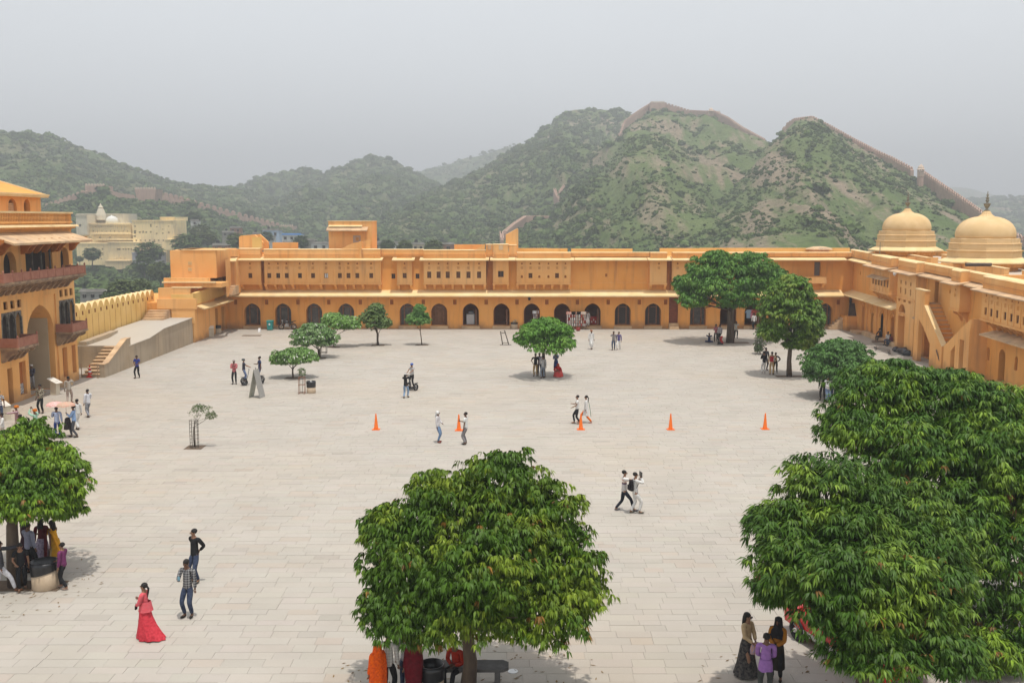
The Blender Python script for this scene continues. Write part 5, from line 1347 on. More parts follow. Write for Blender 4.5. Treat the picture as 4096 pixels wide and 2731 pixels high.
def tree(label, base, lobes, leaf=(.26, .07), k=7, dens=1.0, col=(.07, .155, .022), col2=(.13, .19, .04), brown=0.0, trunk=.16, fork=.55, droop=1.15, seed=1, group=None, name='leafy_tree', bark=None, lean=(0, 0), inner=.35, clump=.34, stems=1, flowers=0, rough=.5, noise=.18):
    """lobes: (px2, py2, Y, rx, ry, rz) in survey pixels -> crown lobes"""
    r = np.random.default_rng(seed)
    x, y = base
    t = thing(name, (x, y, 0), label, 'tree', group)
    LB = [np.array((xat(a, b, Y), Y, zat(b, Y), rx, ry, rz)) for (a, b, Y, rx, ry, rz) in lobes]
    bark = bark or mat('bark_brown', (.13, .095, .065), (.07, .05, .038), 4, bump=.6, bscale=14, stretch=(1, 1, .3))
    cz = min(l[2] - l[5] * .5 for l in LB)
    mb = MB()
    fz = max(.4, cz * fork)
    for s in range(stems):
        ox = (s - (stems - 1) / 2) * trunk * 1.3
        top = LB[s % len(LB)]
        pts = [(x + ox, y, -.05), (x + ox + r.normal(0, .04), y, fz * .5), (x + ox + lean[0] * .5, y + lean[1] * .5, fz), (x + (top[0] - x) * .5 + ox, y + (top[1] - y) * .5, (fz + top[2]) / 2), (top[0], top[1], top[2])]
        mb.tube(pts, [trunk * 1.3, trunk, trunk * .85, trunk * .55, trunk * .18], 9)
    part('trunk', mb.mesh('trunk', bark, True), t)
    for l in LB[1:]:
        mb = MB(); q = np.array((x + lean[0] * .6, y + lean[1] * .6, fz + r.uniform(-.1, .3)))
        mid = q * .5 + l[:3] * .5 + (0, 0, -.15 * l[5]) + r.normal(0, .08, 3)
        mb.tube([q, mid, l[:3]], [trunk * .55, trunk * .36, trunk * .12], 6)
        for _ in range(2):
            e = l[:3] + r.normal(0, .5, 3) * l[3:] * .8; mb.tube([mid, (mid + e) / 2 + r.normal(0, .05, 3), e], [trunk * .26, trunk * .16, trunk * .05], 5)
        part('limb', mb.mesh('limb', bark, True), t)
    CE, OU = [], []
    for l in LB:
        R_ = l[3:]; area = 4 * np.pi * ((R_[0] * R_[1]) ** 1.6 / 3 + (R_[0] * R_[2]) ** 1.6 / 3 + (R_[1] * R_[2]) ** 1.6 / 3) ** (1 / 1.6)
        nc = max(7, int(area / (clump * R_.mean()) ** 2 * .55))
        d = r.normal(0, 1, (nc, 3)); d /= np.linalg.norm(d, axis=1)[:, None]; d[:, 2] = np.where(d[:, 2] < -.55, -d[:, 2], d[:, 2])
        cc = l[:3] + d * R_ * r.uniform(1 - noise * 1.4, 1 + noise * .7, (nc, 1))
        rc = clump * R_.mean() * r.uniform(.6, 1.35, nc)
        per = np.maximum(4 if dens > .3 else 1, (dens * 2.4 * rc ** 2 / (leaf[0] ** 2) * 2.1).astype(int))
        ci = np.repeat(np.arange(nc), per); n = len(ci)
        e = r.normal(0, 1, (n, 3)); e[:, 2] = np.abs(e[:, 2]) * 1.0 - .25; e /= np.linalg.norm(e, axis=1)[:, None]
        e = e + d[ci] * .5; e /= np.linalg.norm(e, axis=1)[:, None]
        CE.append(cc[ci] + e * rc[ci][:, None] * (1, 1, .72) * r.uniform(.75, 1.05, (n, 1))); OU.append(e)
        ni = int(n * inner); e = r.normal(0, 1, (ni, 3)); e /= np.linalg.norm(e, axis=1)[:, None]
        CE.append(l[:3] + e * R_ * r.uniform(.45, .85, (ni, 1))); OU.append(e)
    CE, OU = np.concatenate(CE), np.concatenate(OU)
    V, F, M = leaf_arrays(CE, OU, k, leaf[0], leaf[1], droop, r)
    # tint: large patches + per cluster + per leaf
    nC = len(CE)
    f = np.clip((fbm(CE[:, 0] * 1.3 + seed, CE[:, 2] * 1.3 + CE[:, 1], 3) - .35) * 2.2 + r.normal(0, .22, nC), 0, 1)[:, None] ** 1.8
    cl = np.array(col) * (1 - f) + np.array(col2) * f
    if brown:
        zt = (CE[:, 2] - CE[:, 2].min()) / (np.ptp(CE[:, 2]) + 1e-6)
        bsel = (r.random(nC) < brown * (2.2 * (1 - zt) ** 2 + .12)) & (fbm(CE[:, 0] * 1.8, CE[:, 2] * 2.2 + CE[:, 1], 2) > .46)
        cl[bsel] = np.array((.20, .105, .02)) * r.uniform(.55, 1.2, (bsel.sum(), 1))
    cl = np.repeat(cl, k, 0) * r.uniform(.72, 1.25, (M, 1))
    if flowers:
        w = r.random(M) < flowers; cl[w] = (.62, .62, .55)
    me = np_mesh('crown', V, F, [leaf_mat('leaf_%d' % int(rough * 100), rough)])
    setcol(me, np.repeat(cl, 6, 0))
    part('crown', me, t, kind='stuff')
    return t
G1 = dict(col=(.050, .110, .006), col2=(.19, .26, .02))
tree('large rounded tree with drooping leaves over the stone bench at bottom centre', (-1.1, 22.75),
     [(1100, 1290, 22.9, 2.02, 1.94, 1.49), (1150, 1120, 23.6, 1.07, 1.06, 0.81), (1010, 1160, 23.4, 0.91, 0.97, 0.73), (1250, 1200, 23.2, 0.95, 1.06, 0.81), (930, 1290, 22.6, 0.91, 1.14, 0.85), (1290, 1310, 22.5, 0.84, 1.06, 0.85),
      (965, 1425, 21.6, 0.99, 0.81, 0.68), (1245, 1425, 21.4, 0.95, 0.81, 0.68), (890, 1210, 23.2, 0.60, 0.56, 0.43), (1100, 1330, 21.0, 1.11, 0.73, 0.77), (900, 1400, 21.8, 0.63, 0.65, 0.60), (1100, 1410, 21.3, 1.3, .8, .6), (1320, 1370, 22.2, .7, .8, .6)],
     leaf=(.19, .050), k=7, dens=.8, trunk=.17, fork=.8, seed=3, brown=.035, noise=.26, clump=.21, **G1)
tree('half seen leafy tree at the left edge sheltering a group beside the bin', g2(37, 1345),
     [(45, 1110, 31.0, 1.59, 1.63, 1.22), (60, 1020, 31.6, 1.03, 1.03, 0.72), (130, 1100, 30.6, 0.82, 1.03, 0.90), (0, 1120, 30.4, 1.12, 1.12, 0.99), (150, 1160, 30.6, 0.52, 0.60, 0.45), (-70, 1110, 31, 1.12, 1.29, 0.99), (60, 1160, 29.6, 0.95, 0.69, 0.54)],
     leaf=(.20, .055), k=7, dens=.85, trunk=.2, fork=.9, seed=5, clump=.22, noise=.26, brown=.02, col=(.060, .135, .006), col2=(.19, .30, .02))
tree('broad bushy tree with long drooping leaves hanging over the red car', (8.3, 21.6),
     [(1990, 1330, 21.8, 1.84, 1.80, 1.23), (1896, 1125, 22.9, 1.03, 1.08, 0.71), (2050, 1190, 23.2, 1.22, 1.17, 0.83), (1826, 1225, 22.0, 0.95, 1.08, 0.61), (1818, 1305, 20.9, 0.77, 0.90, 0.61), (1955, 1405, 20.0, 1.12, 0.81, 0.61), (2110, 1430, 20.3, 1.03, 0.90, 0.71), (2130, 1280, 22.0, 0.99, 1.17, 0.83), (1771, 1195, 22.4, 0.45, 0.50, 0.29), (1960, 1220, 21.6, 0.90, 0.81, 0.59), (2010, 1500, 19.6, 0.90, 0.72, 0.44), (2180, 1500, 19.8, 0.63, 0.63, 0.44), (1791, 1345, 21.2, 0.50, 0.54, 0.39), (1940, 1330, 20.0, 0.99, 0.63, 0.59), (2060, 1330, 20.2, 0.81, 0.63, 0.54)],
     leaf=(.22, .045), k=8, dens=.85, trunk=.2, fork=.8, seed=8, clump=.24, noise=.26, inner=.5, brown=.03, droop=.85, col=(.042, .100, .008), col2=(.17, .26, .025))
tree('tallest bushy tree at the right edge in front of the side range', (13.0, 27.5),
     [(2180, 1150, 27.8, 2.7, 2.4, 1.9), (1990, 915, 28.4, 1.2, 1.2, .72), (2050, 870, 28.8, .9, .9, .5), (2150, 930, 28.8, 1.35, 1.5, .85), (2285, 945, 28.4, 1.1, 1.4, .75), (1950, 985, 27.6, .85, 1.0, .55), (2080, 1030, 27.0, 1.35, 1.4, .85), (2240, 1030, 26.8, 1.2, 1.3, .8), (2335, 1130, 26.5, 1.2, 1.4, 1.0), (2200, 1180, 25.9, 1.1, 1.1, .8), (2290, 1270, 25.6, 1.4, 1.4, 1.0), (2330, 1430, 24.6, 1.0, 1.1, .8), (2190, 885, 29.2, .7, .8, .45), (2420, 1100, 27.5, 1.9, 1.8, 1.8), (2270, 1500, 23.8, .7, .7, .5), (2340, 990, 28, .9, 1, .8), (2140, 1330, 25.2, 1.2, 1.2, .9)],
     leaf=(.24, .048), k=8, dens=.8, trunk=.24, fork=.8, seed=13, clump=.24, noise=.26, inner=.5, brown=.03, droop=.85, col=(.042, .105, .008), col2=(.19, .30, .025))
D5 = g2(1248, 866)
tree('dense round clipped tree in mid yard with people standing in its shade', D5,
     [(1256, 777, D5[1], 1.85, 1.9, 1.25), (1225, 770, D5[1], .9, 1, .8), (1290, 775, D5[1], .8, 1, .8), (1258, 748, D5[1], 1.0, 1.1, .55)],
     leaf=(.26, .085), k=6, dens=1.0, trunk=.13, fork=.9, seed=21, col=(.085, .21, .02), col2=(.15, .29, .04), clump=.26, noise=.12)
D6 = g2(1813, 864)
tree('tall oval yellow-green tree with straight trunk right of the yard centre', D6,
     [(1817, 730, D6[1], 2.1, 1.9, 1.9), (1822, 668, D6[1], 1.3, 1.3, 1.0), (1790, 690, D6[1], 1.1, 1.1, 1.1), (1860, 740, D6[1], 1.0, 1.1, 1.2), (1775, 760, D6[1], .9, 1.0, .9), (1840, 785, D6[1], 1.1, 1.1, .6), (1815, 645, D6[1], .6, .6, .45)],
     leaf=(.30, .11), k=6, dens=1.0, trunk=.17, fork=1.0, seed=22, col=(.085, .165, .016), col2=(.21, .28, .04), clump=.23, noise=.16)
D7 = g2(1677, 787)
tree('widest spreading feathery tree standing before the far range', D7,
     [(1670, 650, D7[1], 3.6, 3.2, 1.5), (1640, 620, D7[1], 2.2, 2.0, 1.2), (1720, 610, D7[1], 2.0, 2.0, 1.0), (1600, 665, D7[1], 1.7, 1.7, 1.0), (1750, 650, D7[1], 2.2, 1.9, 1.1), (1590, 690, D7[1] - 1, 1.2, 1.2, .6), (1700, 690, D7[1] - 2, 1.9, 1.2, .8), (1645, 590, D7[1], 1.0, 1.0, .6), (1780, 630, D7[1], 1.0, 1.2, .6), (1570, 650, D7[1], .8, 1, .7)],
     leaf=(.36, .11), k=6, dens=.8, trunk=.21, fork=.8, seed=23, col=(.065, .165, .018), col2=(.125, .24, .03), clump=.28, noise=.2, stems=2)
D8 = g2(1943, 912)
tree('dark green flat-bottomed round tree left of the big right tree', D8,
     [(1928, 840, D8[1], 2.1, 2.0, 1.4), (1930, 812, D8[1], 1.5, 1.5, .8), (1885, 845, D8[1], .9, 1.2, .7), (1975, 845, D8[1], .9, 1.2, .7)],
     leaf=(.22, .08), k=6, dens=.9, trunk=.09, fork=.85, seed=24, col=(.06, .135, .028), col2=(.09, .20, .04), clump=.22, noise=.12, stems=2)
sm = dict(leaf=(.22, .09), k=6, dens=.9, clump=.24, trunk=.06, noise=.22, name='small_tree', rough=.5)
b = g2(673, 867); tree('small flat topped flowering tree with thin bent trunk, nearest of the left cluster', b, [(674, 820, b[1], 1.45, 1.3, .45), (650, 824, b[1], .7, .8, .35), (700, 818, b[1], .8, .8, .4), (690, 808, b[1], .6, .6, .3)], seed=31, col=(.12, .23, .05), col2=(.22, .34, .11), flowers=.025, **sm)
b = g2(733, 821); tree('rounded flowering small tree in the middle of the left cluster', b, [(722, 775, b[1], 1.75, 1.5, .75), (700, 780, b[1], .8, .8, .6), (745, 778, b[1], 1.0, .9, .6), (722, 755, b[1], 1.0, .9, .45)], seed=32, col=(.12, .22, .06), col2=(.24, .35, .15), flowers=.05, stems=3, **sm)
b = g2(767, 796); tree('bright leafed small tree behind, highest of the left cluster', b, [(785, 742, b[1], 1.45, 1.2, .6), (762, 732, b[1], .8, .8, .5), (805, 745, b[1], .7, .8, .45)], seed=33, col=(.14, .27, .05), col2=(.24, .38, .12), flowers=.02, **sm)
b = g2(868, 793); tree('sparse forked young tree before the arcade', b, [(862, 735, b[1], .95, .9, 1.1), (848, 730, b[1], .8, .7, .5), (882, 742, b[1], .6, .6, .5), (865, 712, b[1], .6, .5, .6)], seed=34, col=(.09, .155, .04), col2=(.16, .22, .06), **{**sm, 'dens': .55, 'stems': 2, 'inner': .2, 'trunk': .07})
b = g2(969, 792); tree('slender leaning young tree with lollipop crown before the arcade', b, [(962, 732, b[1], .95, .8, .6), (963, 712, b[1], .45, .4, .5), (945, 730, b[1], .4, .4, .3)], seed=35, col=(.09, .20, .04), col2=(.15, .27, .06), lean=(-.25, 0), **{**sm, 'trunk': .045})
b = g2(448, 1026); tree('thin sapling with few leaves growing out of a wire guard at the left', b, [(466, 948, b[1], .55, .5, .35), (455, 938, b[1], .3, .3, .2), (485, 955, b[1], .25, .25, .2)], seed=36, col=(.10, .14, .06), col2=(.16, .19, .09), **{**sm, 'dens': .12, 'k': 2, 'leaf': (.10, .045), 'inner': .1, 'trunk': .018, 'stems': 3, 'fork': .7})
b = g2(694, 903); tree('tiny sapling standing in the small open metal guard beside the bin', b, [(693, 855, b[1], .22, .2, .3)], seed=37, col=(.09, .13, .05), col2=(.15, .18, .08), **{**sm, 'dens': .12, 'k': 2, 'inner': .1, 'leaf': (.12, .05), 'trunk': .014, 'fork': 1.2})
b = g2(1745, 813); tree('green creeping sapling filling the tall wire guard at the right', b, [(1745, 790, b[1], .4, .35, .8), (1748, 765, b[1], .5, .5, .5), (1742, 800, b[1], .3, .3, .4)], seed=38, col=(.08, .14, .05), col2=(.14, .19, .08), **{**sm, 'dens': .3, 'leaf': (.15, .06), 'trunk': .03})
# soil pits round the trunks
for (px, py, w) in ((673, 868, .55), (733, 822, .6), (767, 797, .55), (868, 793, .6), (969, 792, .6), (1813, 864, 1.0), (1690, 787, 1.2), (448, 1027, .45), (37, 1345, 1.5)):
    x, y = g2(px, py); mb = MB(); mb.box(WF, x - w, x + w, y - .45, y + .45, -.04, .012)
    mb.build('soil_pit', mat('dark_soil', (.10, .07, .045), (.16, .11, .075), 3, bump=.6, bscale=12), kind='structure')
# trees of the valley
VT = [np_mesh('valley_crown', *leaf_arrays(*(lambda r: (lambda e: (e * r.uniform(.55, 1.05, (420, 1)) * (1, 1, .8), e))(((lambda q: q / np.linalg.norm(q, axis=1)[:, None])(r.normal(0, 1, (420, 3))))))(np.random.default_rng(s)), 4, .34, .17, .3, np.random.default_rng(s))[:2], [m]) for s, m in ((1, BG1), (2, BG2), (3, BG3))]
VTR = mat('valley_bark', (.10, .08, .06))
for k, (px, py, D, rr_, v, lab) in enumerate([
    (367, 1014, 370, 2.6, 0, 'leaning dark tree before the lower left palace wall'), (597, 1005, 365, 4.0, 0, 'large dark tree covering the right end of the palace'), (575, 1060, 350, 3.2, 0, 'dark tree below the lilac house of the palace'),
    (490, 1165, 195, 2.6, 1, 'big olive tree beside the grey shed beyond the merlons'), (560, 1150, 205, 2.0, 1, 'olive tree right of the big one beyond the merlons'), (440, 1195, 185, 1.4, 2, 'fresh green bush tree just over the merlons'),
    (318, 1035, 372, 1.2, 0, 'tiny round tree at the left foot of the palace'), (772, 868, 480, 3.0, 0, 'solitary dark tree above the curved roof house'), (800, 925, 430, 3.6, 1, 'olive tree on the slope right of the palace'),
    (745, 975, 380, 4.4, 2, 'fresh green tree hiding behind the cube block'), (830, 950, 420, 3.4, 1, 'round tree left of the low pale house'), (945, 960, 330, 2.6, 1, 'thin tree just left of the stair housing'),
    (1065, 945, 395, 2.2, 0, 'round tree before the white cube house'), (1205, 965, 360, 2.4, 0, 'round tree right of the blue roofed house'), (1550, 980, 320, 2.0, 0, 'tree between the grey and white houses behind the roof'),
    (1620, 980, 300, 1.8, 1, 'tree right of the white house behind the roof'), (1735, 985, 300, 2.2, 1, 'low tree between the houses near the raised parapet'), (350, 800, 560, 3.5, 0, 'dark tree under the square bastion'), (999, 858, 690, 3.4, 0, 'tree growing against the long left wall'),
    (640, 1080, 300, 3.0, 1, 'olive tree at the left corner of the cube block')]):
    x, z = pw(px, py, D)
    t = thing('valley_tree', (x, D, z - rr_ * 1.6), lab, 'tree', 'trees scattered in the valley')
    part('crown', VT[v], t, Matrix.Translation((x, D, z)) @ Matrix.Rotation(k * 1.3, 4, 'Z') @ Matrix.Diagonal((rr_ * 1.15, rr_ * 1.15, rr_, 1)), kind='stuff')
    mb = MB(); mb.tube([(x, D, z - rr_ * 2.2), (x + .1, D, z - rr_ * .8), (x, D, z)], [rr_ * .09, rr_ * .07, rr_ * .03], 6); part('trunk', mb.mesh('trunk', VTR), t)

# dry leaves blown under the crowns
r2 = np.random.default_rng(77); LC = []
for (x, y, rr_, n) in ((-1.1, 22.9, 3.2, 170), (8.3, 22.0, 3.6, 170), (*g2(37, 1345), 2.6, 120), (*D5, 2.4, 60), (*D6, 2.8, 80), (*D7, 5, 120), (*D8, 2.6, 60), (36, 70, 1.2, 40), (12.5, 27, 4, 120)):
    a = r2.uniform(0, 6.283, n); q = rr_ * np.sqrt(r2.uniform(0, 1.3, n)); LC += list(zip(x + q * np.cos(a), y + q * np.sin(a), a))
vs, fs = [], []
for (x, y, a) in LC:
    l, w = r2.uniform(.04, .10), r2.uniform(.012, .03); c_, s_ = math.cos(a * 7), math.sin(a * 7); k = len(vs)
    vs += [(x - l * c_, y - l * s_, .006), (x - w * s_, y + w * c_, .012), (x + l * c_, y + l * s_, .02), (x + w * s_, y - w * c_, .01)]; fs.append((k, k + 1, k + 2, k + 3))
me = bpy.data.meshes.new('fallen_leaves'); me.from_pydata(vs, [], fs); me.materials.append(mat('dry_leaf', (.22, .14, .05), (.12, .07, .03), 6))
link('fallen_leaves', me, kind='stuff')
# ------------------------------------------------------------------ things standing in the yard
def T2(px, py, z=0, rz=0):
    x, y = g2(px, py); return Matrix.Translation((x, y, z)) @ Matrix.Rotation(R(rz), 4, 'Z')
ORC = mat('cone_orange', (.80, .16, .015), rough=.5, coord='obj'); RDC = mat('cone_red', (.62, .03, .02), rough=.5, coord='obj'); WHC = mat('cone_white', (.8, .8, .8), rough=.5, coord='obj')
RUB = mat('black_rubber', (.02, .02, .02), rough=.7, coord='obj')
mb = MB(); mb.box(WF, -.21, .21, -.21, .21, 0, .03); CB = mb.mesh('cone_base', ORC)
mb = MB(); mb.ring(0, 0, [(.135, .03), (.12, .06), (.035, .86), (.025, .90), (.02, .90)], 16); CC = mb.mesh('cone_body', ORC, True)
for (px, py, lab) in ((864, 986, 'orange traffic cone leftmost of the row of five'), (1054, 988, 'orange traffic cone beside the man in the white tee shirt'), (1334, 986, 'orange traffic cone by the walking couple'), (1540, 986, 'orange traffic cone fourth from the left, standing alone'), (1757, 985, 'orange traffic cone rightmost of the row')):
    m_ = T2(px, py); t = link('traffic_cone', None, None, m_, lab, 'traffic cone', 'row of orange cones across the yard')
    part('base', CB, t, m_); part('cone', CC, t, m_)
m_ = T2(207, 866); t = link('traffic_cone', None, None, m_, 'red and white banded traffic cone at the foot of the stair', 'traffic cone')
mb = MB(); mb.ring(0, 0, [(.27, 0), (.27, .06), (.18, .10), (.17, .16)], 14); part('base', mb.mesh('base', RDC), t, m_)
for (a, b, ra, rb, mm_) in ((.16, .35, .17, .13, RDC), (.35, .50, .13, .10, WHC), (.50, .66, .10, .07, RDC), (.66, .74, .07, .055, WHC), (.74, .92, .055, .02, RDC)):
    mb = MB(); mb.ring(0, 0, [(ra, a), (rb, b)], 14); part('band', mb.mesh('band', mm_, True), t, m_)
for px in (188, 225):
    x, y = g2(px, 868 - (px < 200) * 1); t = thing('post', (x, y, 0), 'thin metal post at the %s side of the ramp stair' % ('left' if px < 200 else 'right'), 'post')
    mb = MB(); mb.tube([(x, y, 0), (x, y, 1.05)], .03, 6); mb.ring(x, y, [(.09, 0), (.09, .03)], 8); part('pole', mb.mesh('pole', STN), t)
# bins
BINW = mat('bin_cement', (.55, .44, .32), (.46, .35, .24), 2, fine=.06); BINB = mat('bin_liner', (.015, .015, .017), rough=.3, spec=.5); INS = mat('bin_inside', (.01, .01, .01))
def bin_(px, py, r, h, hb, lab, tilt=.0, fill=None):
    m_ = T2(px, py); t = link('litter_bin', None, None, m_, lab, 'litter bin')
    mb = MB(); mb.ring(0, 0, [(r * .94, 0), (r, .04), (r, h)], 24); part('drum', mb.mesh('drum', BINW, True), t, m_)
    mb = MB(); n = 24; vs, fs = [], []
    pr = [(r * 1.03, 0), (r * 1.05, .35), (r * 1.07, .7), (r * 1.06, 1), (r * .96, 1.0), (r * .9, .1)]
    for (rr_, f) in pr:
        for i in range(n):
            a = 2 * math.pi * i / n; lo = h - .10 + tilt * math.cos(a) * r
            vs.append((rr_ * math.cos(a), rr_ * math.sin(a), lo + (h + hb - lo) * f))
    for j in range(5):
        for i in range(n): fs.append((j * n + i, j * n + (i + 1) % n, (j + 1) * n + (i + 1) % n, (j + 1) * n + i))
    mb.add(vs, fs); mb.ring(0, 0, [(r * .93, h - .06), (r * .93, h - .05)], n)
    part('liner', mb.mesh('liner', BINB, True), t, m_)
    if fill:
        r2 = random.Random(5)
        for k in range(5):
            mb = MB(); a = r2.uniform(0, 6); mb.box(WF, -.12, .12, -.09, .09, 0, .1)
            part('rubbish', mb.mesh('rubbish', fill), t, m_ @ Matrix.Translation((.15 * math.cos(a), .15 * math.sin(a), h + .05 + k * .05)) @ Matrix.Rotation(r2.uniform(0, 3), 4, (.3, .5, 1)))
bin_(105, 1349, .40, .62, .26, 'large cement litter bin with black liner under the left tree', .25)
bin_(715, 902, .30, .50, .30, 'cement litter bin with black liner beside the small metal guard')
bin_(500, 765, .36, .62, .16, 'litter bin in front of the corner wing')
bin_(1181, 755, .36, .62, .08, 'overflowing litter bin against the arcade', 0, mat('cardboard', (.52, .38, .22)))
bin_(992, 1592, .30, .50, .28, 'black lined bin left of the bench legs at the bottom')
# information stands
IVO = mat('stand_cream', (.62, .55, .43), (.55, .47, .35), 2); PNL = mat('stand_panel', (.70, .66, .58), rough=.5)
def stand(px, py, w, h, rz, lab, flare=False):
    m_ = T2(px, py, 0, rz); t = link('info_stand', None, None, m_, lab, 'information stand')
    mb = MB(); mb.prof(WF, [(-.2, 0), (.25, 0), (.25, h), (-.2, h * .82)], -w / 2, w / 2); part('pedestal', mb.mesh('pedestal', IVO), t, m_)
    mb = MB()
    e = .12 if flare else .02
    mb.prof(WF, [(-.22 - e, h * .82 - e * .5), (.27 + e, h + .02 + e * .5), (.26 + e, h + .06 + e * .5), (-.24 - e, h * .82 + .04 - e * .5)], -w / 2 - e, w / 2 + e); p_ = part('panel', mb.mesh('panel', PNL), t, m_)
    mb = MB()
    for k in range(5): mb.prof(WF, [(-.15 + k * .08, h * .82 + .055 + (.13 + k * .08 - .08) * .36), (-.12 + k * .08, h * .82 + .055 + (.16 + k * .08 - .08) * .36), (-.12 + k * .08, h * .82 + .058 + (.16 + k * .08 - .08) * .36), (-.15 + k * .08, h * .82 + .058 + (.13 + k * .08 - .08) * .36)], -w * .36, w * .36)
    part('text_line', mb.mesh('text_line', mat('print_grey', (.25, .22, .2))), p_, m_, kind='stuff')
stand(485, 773, .55, 1.0, 20, 'cream information stand at the corner wing')
stand(1631, 752, .8, 1.0, 0, 'cream information stand against the arcade left of the widest tree')
stand(128, 906, .38, 1.0, 75, 'tilted cream information board before the gate', True)
stand(8, 965, .7, 1.0, 60, 'cream plinth at the very left edge by the gate')
# teal wheelie bin
m_ = T2(621, 758); t = link('recycling_bin', None, None, m_, 'teal plastic bin against the arcade near the motorcycle', 'recycling bin')
TEA = mat('teal_plastic', (.03, .26, .24), rough=.5)
mb = MB(); mb.box(WF, -.26, .26, -.28, .26, .05, .95, top=(-.05, -.03)); part('body', mb.mesh('body', TEA), t, m_)
mb = MB(); mb.box(WF, -.34, .34, -.34, .32, .95, 1.03, top=(.04, .04)); part('lid', mb.mesh('lid', TEA), t, m_)
mb = MB(); mb.box(WF, -.08, .08, -.345, -.335, .55, .72); mb.box(WF, -.04, .04, -.345, -.335, .72, .76); part('print', mb.mesh('print', WHC), t, m_)
# manhole and basin tray
x, y = g2(578, 771); t = thing('tray', (x, y, 0), 'flat dark tray lying on the paving before the first arch', 'tray'); mb = MB(); mb.box(WF, x - .9, x + .9, y - .35, y + .35, .002, .05); mb.box(WF, x - .85, x + .85, y - .3, y + .3, .05, .07, 0, top=(.1, .1)); part('body', mb.mesh('body', mat('wet_stone', (.22, .17, .13))), t)
x, y = g2(596, 762); t = thing('folded_sign', (x, y, 0), 'small white folded sign under the first arch', 'sign'); mb = MB(); mb.prof(Frame((x, y), (1, 0), (0, 1)), [(-.12, 0), (.0, .38), (.12, 0), (.10, 0), (0, .34), (-.10, 0)], -.12, .12); part('board', mb.mesh('board', WHC), t)
x, y = g2(1178, 1541); t = thing('floor_light', (x, y, 0), 'round white cover set in the paving right of the bench', 'floor cover'); mb = MB(); mb.ring(x, y, [(.13, .002), (.13, .012), (.10, .014), (.10, .010), (.07, .011)], 20); part('cover', mb.mesh('cover', WHC), t)
# sandwich board
m_ = T2(590, 912, 0, -28); t = link('sandwich_board', None, None, m_, 'tall A frame sandwich board with white printed faces', 'sandwich board')
mb = MB(); mb.prof(WF, [(-.42, 0), (-.39, 0), (.02, 1.85), (-.01, 1.85)], -.36, .36); a = part('front_panel', mb.mesh('front_panel', mat('board_white', (.55, .55, .48), (.44, .44, .37), 3)), t, m_ @ Matrix.Rotation(R(-75), 4, 'Z'))
mb = MB(); mb.prof(WF, [(.42, 0), (.39, 0), (-.02, 1.85), (.01, 1.85)], -.36, .36); b_ = part('rear_panel', mb.mesh('rear_panel', mat('board_grey', (.30, .29, .27))), t, m_ @ Matrix.Rotation(R(-75), 4, 'Z'))
FS = Frame((0, 0), (1, 0), (0, 1)); mb = MB(); r2 = random.Random(9)
for (z0, z1, x0, x1) in ((1.5, 1.7, -.28, .28), (1.05, 1.4, -.32, .02), (1.0, 1.35, .08, .32), (.62, .92, -.1, .32), (.3, .52, -.32, .08), (.28, .5, .12, .32)):
    f = lambda z: -.428 + .42 * z / 1.85
    mb.add([(x0, f(z0) - .0, z0), (x1, f(z0), z0), (x1, f(z1), z1), (x0, f(z1), z1)], [(0, 1, 2, 3)])
part('printed_picture', mb.mesh('printed_picture', mat('poster_print', (.20, .24, .16), (.45, .40, .30), 8, coord='obj')), a, m_ @ Matrix.Rotation(R(-75), 4, 'Z'), kind='stuff')
# wire guards
WIRE = mat('guard_wire', (.10, .085, .07), rough=.7); WIRB = mat('guard_rust', (.26, .12, .07), rough=.8)
def guard(px, py, r, h, nv, nh, lab, m, sq=False, rad=.012):
    x, y = g2(px, py); t = thing('tree_guard', (x, y, 0), lab, 'tree guard')
    n = 4 if sq else nv
    P_ = [(x + r * math.cos(2 * math.pi * (i + .5) / n), y + r * math.sin(2 * math.pi * (i + .5) / n)) for i in range(n)]
    for p in P_:
        mb = MB(); mb.tube([(p[0], p[1], 0), (p[0], p[1], h)], rad, 5); part('upright', mb.mesh('upright', m), t)
    for k in range(nh):
        z = .08 + (h - .1) * k / (nh - 1); mb = MB(); mb.tube([(p[0], p[1], z) for p in P_ + P_[:1]], rad * .8, 4); part('hoop', mb.mesh('hoop', m), t)
guard(447, 1028, .22, 1.45, 9, 8, 'tall cylindrical wire guard round the thin sapling', WIRE)
guard(694, 904, .26, 1.15, 4, 3, 'small square rusty guard round the tiny sapling', WIRB, True, .02)
guard(744, 811, .33, 1.6, 4, 3, 'square pole guard behind the left cluster of small trees', WIRE, True, .025)
guard(1745, 815, .42, 1.7, 8, 7, 'tall wire guard with green creeper left of the oval tree', WIRE)
x, y = g2(1162, 792); t = thing('bent_frame', (x, y, 0), 'lone leaning brown metal frame in the far yard', 'metal frame')
mb = MB(); c_ = [(x - .30, y, 0), (x - .5, y, 1.25), (x - .12, y - .05, 1.35), (x + .28, y, 0)]; mb.tube(c_, .05, 6); mb.tube([(x - .34, y, .2), (x + .2, y, .2)], .03, 5); mb.tube([(x - .47, y, 1.1), (x - .08, y, 1.12)], .03, 5); mb.box(WF, x - .55, x + .5, y - .1, y + .1, 0, .04)
part('frame', mb.mesh('frame', WIRE), t)
